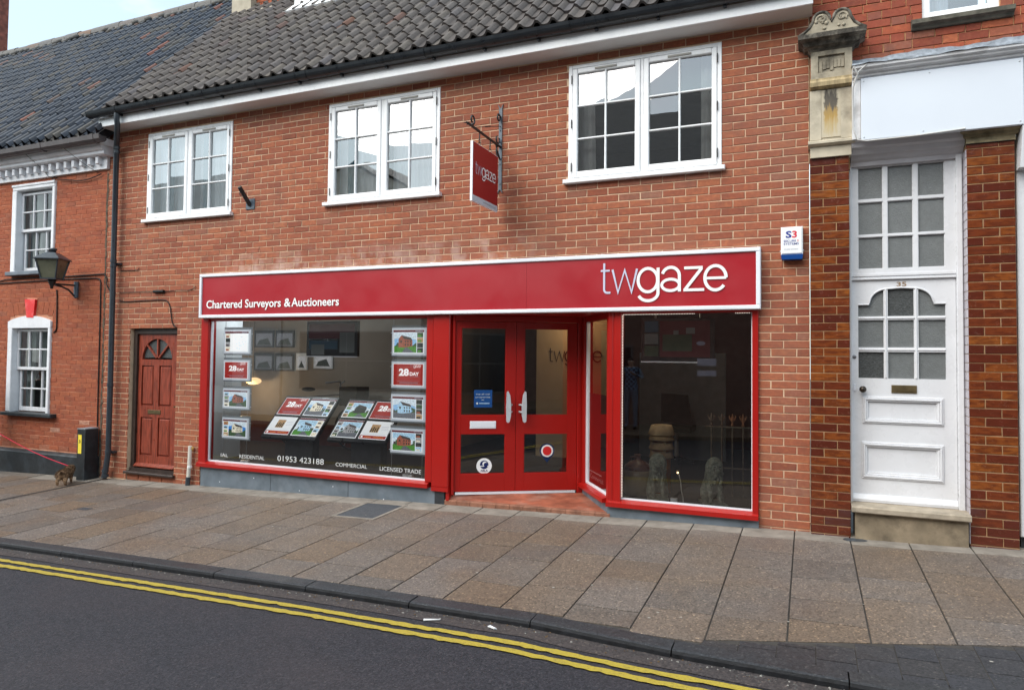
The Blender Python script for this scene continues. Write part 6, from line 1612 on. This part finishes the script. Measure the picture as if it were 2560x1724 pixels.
mb = MB()
for i in range(60): mb.ell((-13 + i * .19, rp.y - .17 + rng.uniform(-.03, .03), rp.z - .12 + rng.uniform(-.03, .03)), (.11, .06, .05), 6, 4)
mb.build('ridge_bedding', M_ridge, lb)
CHX = -12.13
lc = thing('brick_chimney', 'red brick chimney stack at the far left edge against the sky', 'chimney', (-12.2, 3.9, 8.8))
cbk = MB().box(-13.3, CHX - .006, 3.7, 4.1, 8.6, 12.0).build('stack', plain('sooty_red_brick', (.20, .060, .042), .9, .3, 9, .4, 30), lc)
for k in range(42):
    for xa, xb in ((CHX - .47, CHX - .24), (CHX - .23, CHX)) if k % 2 else ((CHX - .58, CHX - .36), (CHX - .35, CHX - .12), (CHX - .11, CHX)):
        mb = MB(); brick_bm(mb, (xa, xb, 8.82 + k * .072, 8.885 + k * .072), 3.694, rng.uniform(0, .8)); mb.build('brick', M_brickR, cbk)

# ================================================================== lamp, cables, post, pipe
lm = thing('wall_lantern', 'black four sided street lantern on a curved wall bracket beside the upper sash window', 'lantern', (-3.31, -.39, 2.9))
lx, ly = -3.312, -.385; ra = math.radians(28)
def lxf(p):
    c_, s_ = math.cos(ra), math.sin(ra); return Vector((lx + p.x * c_ - p.y * s_, ly + p.x * s_ + p.y * c_, p.z))
mb = MB(lxf)
mb.add([(-.175, -.175, 3.178), (.175, -.175, 3.178), (.175, .175, 3.178), (-.175, .175, 3.178), (-.175, -.175, 3.192), (.175, -.175, 3.192), (.175, .175, 3.192), (-.175, .175, 3.192), (-.06, -.06, 3.285), (.06, -.06, 3.285), (.06, .06, 3.285), (-.06, .06, 3.285)],
       [(3, 2, 1, 0)] + [(i, (i + 1) % 4, 4 + (i + 1) % 4, 4 + i) for i in range(4)] + [(4 + i, 4 + (i + 1) % 4, 8 + (i + 1) % 4, 8 + i) for i in range(4)] + [(8, 9, 10, 11)])
mb.build('hood', M_pipe, lm)
mb = MB(lxf); mb.lathe([(.045, 3.285), (.04, 3.315), (.055, 3.320), (.052, 3.345), (.02, 3.352)], (0, 0, 0), 12); mb.build('finial', M_pipe, lm)
tp, bt_ = .150, .098; zt_, zb_ = 3.178, 2.915
cs = [(-1, -1), (1, -1), (1, 1), (-1, 1)]
mb = MB(lxf)
for a, b_ in cs: mb.tube([(a * tp, b_ * tp, zt_), (a * bt_, b_ * bt_, zb_)], .011, 6)
mb.add([(-bt_ - .01, -bt_ - .01, zb_ - .02), (bt_ + .01, -bt_ - .01, zb_ - .02), (bt_ + .01, bt_ + .01, zb_ - .02), (-bt_ - .01, bt_ + .01, zb_ - .02), (-bt_ - .01, -bt_ - .01, zb_), (bt_ + .01, -bt_ - .01, zb_), (bt_ + .01, bt_ + .01, zb_), (-bt_ - .01, bt_ + .01, zb_)], [(3, 2, 1, 0), (4, 5, 6, 7)] + [(i, (i + 1) % 4, 4 + (i + 1) % 4, 4 + i) for i in range(4)])
mb.build('cage', M_pipe, lm)
M_lglass = plain('grimy_lantern_glass', (.125, .125, .085), .3, .15, 6, spec=.5)
for i in range(4):
    a, b_ = cs[i], cs[(i + 1) % 4]; MB(lxf).quad((a[0] * bt_ * .97, a[1] * bt_ * .97, zb_), (b_[0] * bt_ * .97, b_[1] * bt_ * .97, zb_), (b_[0] * tp * .97, b_[1] * tp * .97, zt_), (a[0] * tp * .97, a[1] * tp * .97, zt_)).build('lantern_pane', M_lglass, lm)
mb = MB(); mb.lathe([(.018, 2.77), (.022, 2.80), (.05, 2.86), (.055, 2.895)], (lx, ly, 0), 10); mb.tube([(lx, ly, 2.835), (lx, -.30, 2.842), (lx, -.02, 2.85)], .014, 8)
mb.tube([(lx, ly + .05, 2.825), (lx, -.25, 2.815), (lx, -.14, 2.775), (lx, -.06, 2.70), (lx, -.025, 2.665)], .014, 8); mb.build('bracket', M_iron, lm)
mb = MB(); mb.tube([(lx, -.022, 2.905), (lx, -.024, 2.67)], .032, 10); mb.build('wall_rose', M_ironblue, lm)

def cable(pts, lab, r=.006, mat=None, y=-.012): MB().tube([(p[0], p[2] if len(p) > 2 else y, p[1]) for p in pts], r, 6).build('cable', mat or M_cable, None, lab, 'cable', 'cables clipped along the house fronts')
cable([(-5.4, 2.975), (-5.13, 2.973), (-4.95, 2.996, -.02), (-4.6, 3.0), (-4.0, 2.998), (-3.3, 2.995), (-2.95, 2.999), (-2.72, 3.001), (-2.68, 2.93), (-2.655, 2.84, -.03), (-2.56, 2.70, -.02), (-2.49, 2.719)], 'upper of the two black cables running under the upper sash window sill', .009)
cable([(-5.4, 2.938), (-5.13, 2.938), (-4.5, 2.943), (-4.0, 2.946), (-3.68, 2.953), (-3.2, 2.950), (-2.90, 2.946), (-2.83, 2.93), (-2.803, 2.88), (-2.796, 2.4), (-2.794, 1.87), (-2.79, 1.2), (-2.785, .8)], 'lower black cable under the upper sash window sill that turns down beside the downpipe', .009)
cable([(-3.765, 2.80), (-3.750, 2.70), (-3.745, 2.5), (-3.738, 2.25), (-3.75, 2.19), (-3.805, 2.155)], 'black cable dropping from the lantern to the lower sash window', .010)
cable([(-2.40, 3.037), (-2.22, 3.033), (-2.07, 3.029), (-2.045, 3.034), (-2.025, 3.062)], 'short black cable stub on the brick wall right of the downpipe', .005)
cable([(-2.40, 2.719), (-2.13, 2.719), (-1.85, 2.722), (-1.70, 2.721)], 'thin black cable from the downpipe to the small junction box', .005)
cable([(-1.53, 2.711), (-1.30, 2.722), (-1.08, 2.716), (-.985, 2.735), (-.945, 2.765)], 'thin black cable from the small junction box towards the shop sign', .005)
MB().tube([(-1.71, -.022, 2.716), (-1.52, -.022, 2.716)], .022, 8).build('junction_box', M_cable, None, 'small black cylindrical cable joint on the brick wall left of the shop sign', 'cable joint')
cable([(-2.40, 2.605), (-2.30, 2.588), (-2.0, 2.595), (-1.58, 2.602), (-1.49, 2.592), (-1.44, 2.56), (-1.40, 2.49), (-1.38, 2.38), (-1.365, 2.30), (-1.33, 2.24), (-1.285, 2.222)], 'black cable looping from the downpipe down to the brown side door frame', .007)
cable([(-3.80, 4.474), (-3.6, 4.45), (-3.37, 4.412), (-3.24, 4.405), (-3.10, 4.414), (-2.95, 4.44), (-2.84, 4.468)], 'slack black cable hanging below the white dentil cornice', .007, y=-.03)
cable([(-3.454, 4.95, -.32), (-3.30, 4.80, -.24), (-3.15, 4.66, -.14), (-3.04, 4.569, -.07), (-2.90, 4.49, -.02)], 'thin dark wire slanting across the cornice, the right one of two', .0035)
cable([(-4.20, 4.92, -.36), (-4.17, 4.80, -.24), (-4.11, 4.70, -.13), (-4.05, 4.60, -.06), (-3.98, 4.53, -.05), (-3.90, 4.50, -.02)], 'thin dark wire slanting across the cornice, the left one of two', .0035)
MB().tube([(-3.89 + .055 * math.cos(a * .55), -.02, 4.50 + .022 * math.sin(a * .55)) for a in range(13)], .005, 5).build('cable_coil', M_cable, None, 'small coil of wire above the corner of the upper sash window', 'cable coil')

ps = thing('cable_post', 'black wooden post with a yellow number three label standing against the old house', 'post', (-2.83, -.12, .06))
mb = MB(); mb.prism([(-2.90, -.225, .0), (-2.735, -.225, .0), (-2.735, -.03, .0), (-2.90, -.03, .0)], (0, 0, .775)); mb.build('shaft', M_plinth, ps)
MB().box(-2.905, -2.730, -.23, -.025, .7755, .790).build('cap', plain('worn_grey_top', (.2, .21, .23), .7), ps)
mb = MB(); mb.quad((-2.878, -.228, .435), (-2.806, -.228, .435), (-2.806, -.228, .70), (-2.878, -.228, .70)); text(mb, '3', (-2.86, -.230, .585), (1, 0, 0), (0, 0, 1), .035, .045, 1, .02, capref=.73)
mb.build('label_plate', [flat('label_yellow', S(240, 215, 70), .5), flat('label_ink', (.02, .02, .02), .5)], ps)
wp = thing('waste_pipe', 'short white plastic waste pipe standing against the brick pier beside the brown door', 'pipe', (-.94, -.05, .12))
MB().tube([(-.930, -.045, .635), (-.936, -.045, .40), (-.945, -.05, .215)], .026, 12).build('pipe', plain('aged_white_plastic', (.66, .63, .56), .45, .08, 8), wp); MB().tube([(-.946, -.05, .225), (-.95, -.055, .10)], .032, 12).build('shoe', M_pipe, wp)
MB().tube([(-.93, -.045, .345), (-.93, -.045, .375)], .031, 12).build('clip', M_signwhite, wp); MB().ell((-.905, -.03, .60), (.02, .02, .03), 8, 6).build('mastic', plain('orange_mastic', (.5, .3, .08), .8), wp)

# ================================================================== people and dog
def skin_body(V, Ed, Rd, root, mats, matf, xf, name, parent, sub=2):
    me = bpy.data.meshes.new(name); me.from_pydata([Vector(v) for v in V], Ed, []); ob = bpy.data.objects.new('tmp', me); COL.objects.link(ob)
    ob.modifiers.new('s', 'SKIN'); ob.modifiers.new('u', 'SUBSURF').levels = sub
    for i, d in enumerate(me.skin_vertices[0].data): d.radius = Rd[i] if isinstance(Rd[i], tuple) else (Rd[i], Rd[i]); d.use_root = i == root
    m2 = bpy.data.meshes.new_from_object(ob.evaluated_get(bpy.context.evaluated_depsgraph_get())); bpy.data.objects.remove(ob)
    m2.materials.clear()
    for mt in mats: m2.materials.append(mt)
    for p in m2.polygons: p.use_smooth = True; p.material_index = matf(p.center)
    for v in m2.vertices: v.co = xf(v.co)
    o = bpy.data.objects.new(name, m2); put(o, parent, parent.location); 
    for v in m2.vertices: v.co -= parent.location
    m2.update()
    return o
M_skin = plain('skin', (.50, .30, .22), .55, .06, 20)
def person(loc, face, label, H, top, bottom, shoes, hair, lh, rh):
    """lh, rh: hand positions in body space (x right, y forward, z up) for a 1.72 m figure"""
    t_ = thing('person', label, 'person', loc); k = H / 1.72; c_, s_ = math.cos(face), math.sin(face)
    xf = lambda p: Vector((loc[0] + k * (p[0] * c_ - p[1] * s_), loc[1] + k * (p[0] * s_ + p[1] * c_), loc[2] + k * p[2]))
    V = [(0, 0, .96), (0, .01, 1.12), (0, .01, 1.28), (0, -.005, 1.40), (0, .0, 1.475), (0, .02, 1.55), (0, .025, 1.62), (0, .02, 1.69)]
    R = [(.16, .11), (.145, .10), (.17, .11), (.16, .085), .055, (.068, .085), (.078, .098), (.05, .06)]
    E_ = [(i, i + 1) for i in range(7)]
    def chain(st, pts, rs):
        a = st
        for p, r in zip(pts, rs): V.append(p); R.append(r); E_.append((a, len(V) - 1)); a = len(V) - 1
        return a
    for sx in (-1, 1):
        chain(0, [(sx * .095, .0, .86), (sx * .10, .015, .50), (sx * .10, -.01, .11), (sx * .11, .09, .045), (sx * .115, .16, .035)], [.09, .062, .045, .042, .035])
        hand = Vector(lh if sx < 0 else rh); sh = Vector((sx * .19, 0, 1.40)); d = hand - sh; L = d.length; mid = (sh + hand) / 2; bend = math.sqrt(max(.0004, .305 ** 2 - (L / 2) ** 2))
        el = mid + Vector((sx * .35, -.7, -.5)).normalized() * bend
        w_ = chain(3, [sh, el, hand], [.06, .043, .029])
        dr = (hand - el).normalized(); palm = hand + dr * .06; pw_ = chain(w_, [palm], [(.034, .018)])
        side = dr.cross(Vector((0, 0, 1))) if abs(dr.z) < .9 else Vector((0, 1, 0)); side.normalize(); nn = dr.cross(side)
        for f, (o_, ln) in enumerate(((-.027, .058), (-.009, .068), (.009, .064), (.026, .05))):
            b_ = palm + side * o_ + dr * .03
            chain(pw_, [b_, b_ + dr * ln * .55 - nn * .012, b_ + dr * ln * .8 - nn * .035], [.0088, .0082, .007])
        b_ = hand + side * -.03 + dr * .02; chain(w_, [b_, b_ + dr * .03 - side * .02, b_ + dr * .055 - side * .02 - nn * .01], [.011, .0095, .008])
    def matf(p):
        if p.z > 1.46: return 3 if (p.z > 1.625 or (p.z > 1.53 and p.y < -.01)) else 2
        if p.z < .075: return 4
        for h in (lh, rh):
            if (Vector(p) - Vector(h)).length < .15 and (Vector(p) - Vector(h)).dot(Vector(h) - Vector((0, 0, 1.4))) > -.004: return 2
        return 0 if p.z > .93 or abs(p.x) > .19 else 1
    b = skin_body(V, E_, R, 0, [top, bottom, M_skin, hair, shoes], matf, xf, 'body', t_)
    X = MB(xf); X.ell((0, .115, 1.575), (.013, .02, .022), 8, 6); X.ell((0, .105, 1.532), (.025, .008, .006), 8, 4); X.build('nose_and_mouth', M_skin, t_)
    for sx in (-1, 1): MB(xf).ell((sx * .03, .102, 1.60), (.011, .008, .007), 8, 5).build('eye', M_signwhite, t_); MB(xf).ell((sx * .078, .02, 1.58), (.01, .022, .032), 8, 5).build('ear', M_skin, t_)
    return t_
M_check = plain('blue_check_shirt', (.05, .075, .14), .9, .1, 10)
tt = M_check.node_tree; bb = tt.nodes['Principled BSDF']
ck = tt.nodes.new('ShaderNodeTexChecker'); ck.inputs['Scale'].default_value = 18; tt.links.new(pos(tt), ck.inputs['Vector']); ck.inputs['Color1'].default_value = (.02, .035, .07, 1); ck.inputs['Color2'].default_value = (.26, .34, .48, 1); tt.links.new(ck.outputs['Color'], bb.inputs['Base Color'])
M_chino = plain('grey_trousers', (.20, .20, .25), .9, .1, 14); M_shoe = flat('black_shoes', (.02, .02, .02), .5); M_hair = plain('dark_hair', (.03, .022, .016), .7, .3, 60, stretch=(1, 1, .3)); M_coat = plain('black_coat', (.02, .02, .024), .9, .2, 20)
person((2.72, -9.55, .175), 0, 'person in a blue checked shirt standing across the street, reflected in the right shop window', 1.74, M_check, M_chino, M_shoe, M_hair, (-.13, .26, 1.30), (.13, .26, 1.30))
person((-4.97, -.36, gz(-4.97, -.36)), math.radians(-90), 'person in a dark coat at the left edge holding a red dog lead', 1.62, M_coat, M_coat, M_shoe, M_hair, (-.10, .34, .67), (.22, -.04, .80))

M_fur = plain('brown_terrier_fur', (.13, .078, .045), .95, .45, 30, 1.0, 160, .15, dirt=(.19, .12, .07), dirt_amt=.7); M_furl = plain('tan_terrier_fur', (.27, .17, .10), .95, .3, 30, 1.0, 160, .15)
dg_ = thing('dog', 'small scruffy brown terrier seen from behind beside the black post', 'dog', (-2.75, -.5, gz(-2.75, -.5)))
da = math.radians(38); dl_ = (-2.74, -.50, gz(-2.74, -.50))
def dogx(p): return Vector((dl_[0] + .80 * (p[0] * math.cos(da) - p[1] * math.sin(da)), dl_[1] + .80 * (p[0] * math.sin(da) + p[1] * math.cos(da)), dl_[2] + .72 * p[2]))
V = [(0, -.12, .20), (0, .0, .20), (0, .13, .205), (0, .21, .235), (0, .275, .265), (0, .345, .245), (0, -.165, .235), (0, -.20, .275)]
R = [.078, .080, .085, .060, .058, .027, .028, .014]; Ed = [(0, 1), (1, 2), (2, 3), (3, 4), (4, 5), (0, 6), (6, 7)]
def chn(st, pts, rs):
    a = st
    for p, r in zip(pts, rs): V.append(p); R.append(r); Ed.append((a, len(V) - 1)); a = len(V) - 1
for sx in (-1, 1):
    chn(0, [(sx * .055, -.10, .145), (sx * .06, -.165, .085), (sx * .06, -.15, .03), (sx * .06, -.125, .018)], [.048, .028, .022, .022]); chn(2, [(sx * .055, .14, .14), (sx * .055, .135, .075), (sx * .055, .14, .03), (sx * .055, .16, .018)], [.036, .026, .022, .022])
    chn(4, [(sx * .045, .26, .315)], [.022])
o = skin_body(V, Ed, R, 1, [M_fur, M_furl], lambda p: 1 if (p.z < .10 or p.y > .29 or (p.y < -.15 and p.z < .2)) else 0, dogx, 'body', dg_)
mb = MB(dogx)
for i in range(2600):                                        # scruffy coat: short tufts over the body
    th, y = rng.uniform(0, 6.283), rng.uniform(-.18, .30); r = .083 if y < .17 else .062; zc_ = .20 if y < .17 else .25
    p = Vector((r * math.cos(th) * 1.0, y, zc_ + r * math.sin(th)))
    nrm = Vector((math.cos(th), rng.uniform(-.6, .1), math.sin(th) - .5)).normalized(); l = rng.uniform(.015, .034); w_ = Vector((-math.sin(th), 0, math.cos(th))) * .0035
    mb.add([p - w_, p + w_, p + nrm * l], [(0, 1, 2)], 0 if rng.random() < .6 else 1)
mb.build('coat_hair', [M_fur, M_furl], dg_)
MB(dogx).ell((0, .372, .245), (.012, .01, .01), 8, 5).build('nose', M_shoe, dg_)
hk = Vector((-4.52, -.31, .640)); ck_ = dogx((0, .20, .31))
mb = MB(); mb.tube([hk + (ck_ - hk) * (i / 10) + Vector((0, 0, -.035 * math.sin(math.pi * i / 10))) for i in range(11)], .0055, 6); mb.build('dog_lead', flat('red_webbing', S(200, 25, 60), .6), None, 'taut red dog lead running from the left edge to the terrier', 'dog lead')
MB().tube([dogx((.066 * math.cos(a * .5), .205, .235 + .066 * math.sin(a * .5))) for a in range(14)], .006, 6).build('collar', flat('red_collar', S(180, 25, 50), .6), dg_)

# ================================================================== the other side of the street (seen in the glass)
M_ofr = plain('opposite_window_frame', (.16, .15, .14), .6, .1); M_ob = plain('opposite_brick', (.22, .13, .10), .9, .2, 6); M_or = plain('opposite_cream_render', (.76, .72, .62), .85, .1, 3); M_os = plain('opposite_slate', (.045, .043, .044), .7, .25, 9); M_ow = plain('opposite_white_wall', (.82, .81, .76), .85, .08, 3)
mb = MB(); mb.add([(x, y, rz(max(-8, min(x, 12))) + z) for x in (-40, -8, 12, 45) for y, z in ((-8.35, -.1), (-8.35, .085), (-13, .13))], [(3 * i + k, 3 * i + k + 1, 3 * i + k + 4, 3 * i + k + 3) for i in range(3) for k in range(2)]); mb.build('far_pavement', M_slab, None, kind='structure', origin=(0, -9.5, 0))
YO = -10.7
def opposite(label, x0, x1, eave, ridge_d, wall, roofm, gable=False, wins=(), depth=8.3):
    t_ = thing('opposite_house', label, 'house', ((x0 + x1) / 2, YO - 3, .15), 'houses across the street seen in the window glass')
    mb = MB(); mb.box(x0, x1, YO - depth, YO, -.3, eave); 
    if gable:
        xm = (x0 + x1) / 2; mb.prism([(x0, YO, eave + .002), (x1, YO, eave + .002), (xm, YO, eave + ridge_d)], (0, -depth, 0))
    mb.build('wall', wall, t_)
    if gable:
        mb = MB(); o_ = .12
        for sx, xe in ((-1, x0), (1, x1)):
            mb.prism([(xe + sx * .2, YO + o_, eave - .08), (xm, YO + o_, eave + ridge_d + .06), (xm, YO + o_, eave + ridge_d + .10), (xe + sx * .2, YO + o_, eave - .04)], (0, -depth - .2, 0))
        mb.build('roof', roofm, t_)
        MB().box(xm - .10, xm + .10, YO - .7, YO - .4, eave + ridge_d - .3, eave + ridge_d + .28).build('chimney', wall, t_)
    elif ridge_d > 0:
        mb = MB(); mb.prism([(x0 - .1, YO + .25, eave - .05), (x0 - .1, YO - ridge_d, eave + ridge_d), (x0 - .1, YO - 2 * ridge_d, eave), (x0 - .1, YO - 2 * ridge_d, eave - .1), (x0 - .1, YO + .2, eave - .15)], (x1 - x0 + .2, 0, 0)); mb.build('roof', roofm, t_)
    for (xa, xb, za, zb) in wins:
        mb = MB(); mb.box(xa, xb, YO - .01, YO + .03, za, zb); w_ = mb.build('window', M_ofr, t_)
        n = 2
        for i in range(n):
            for k in range(2):
                xs0 = xa + .06 + (xb - xa - .12 + .04) / n * i; xs1 = xs0 + (xb - xa - .12 + .04) / n - .04; zs0 = za + .06 + (zb - za - .12 + .04) / 2 * k; zs1 = zs0 + (zb - za - .12 + .04) / 2 - .04
                MB().quad((xs1, YO + .0325, zs0), (xs0, YO + .0325, zs0), (xs0, YO + .0325, zs1), (xs1, YO + .0325, zs1)).build('pane', M_screen, w_)
    return t_
opposite('dark roofed brick house across the street reflected in the right-hand upstairs window', -.5, 9.4, 5.75, 4.15, M_ob, M_os, wins=((1.6, 2.8, 3.6, 5.1), (4.4, 5.6, 3.6, 5.1), (7.2, 8.4, 3.6, 5.1), (1.4, 2.5, .95, 2.2)))
opposite('brick house across the street beyond the dark roofed one', 9.5, 18.0, 5.6, 4.0, M_ob, M_os, wins=((10.5, 11.7, 3.4, 4.9), (13, 14.2, 3.4, 4.9), (10.2, 13.2, .7, 2.6)))
opposite('low brick house across the street between the gabled house and the dark roofed one', -3.7, -.6, 4.6, 1.6, M_ob, M_os, wins=((-3.2, -2.4, 2.9, 4.1), (-1.8, -1.0, 2.9, 4.1), (-3.2, -1.0, .7, 2.4)))
opposite('pale gabled house across the street reflected in the middle upstairs window', -8.9, -3.8, 6.35, 1.5, M_or, M_os, gable=True, wins=((-8.0, -6.9, 3.6, 5.0), (-5.8, -4.7, 3.6, 5.0), (-8.2, -4.6, .8, 2.6)))
opposite('pale flat topped building across the street reflected in the left-hand upstairs window', -21, -9.0, 7.95, 0, M_ow, M_os, wins=((-20, -18.6, 4.4, 6), (-17, -15.6, 4.4, 6), (-14, -12.6, 4.4, 6), (-11.4, -10, 4.4, 6), (-19.5, -11, .8, 2.7)))
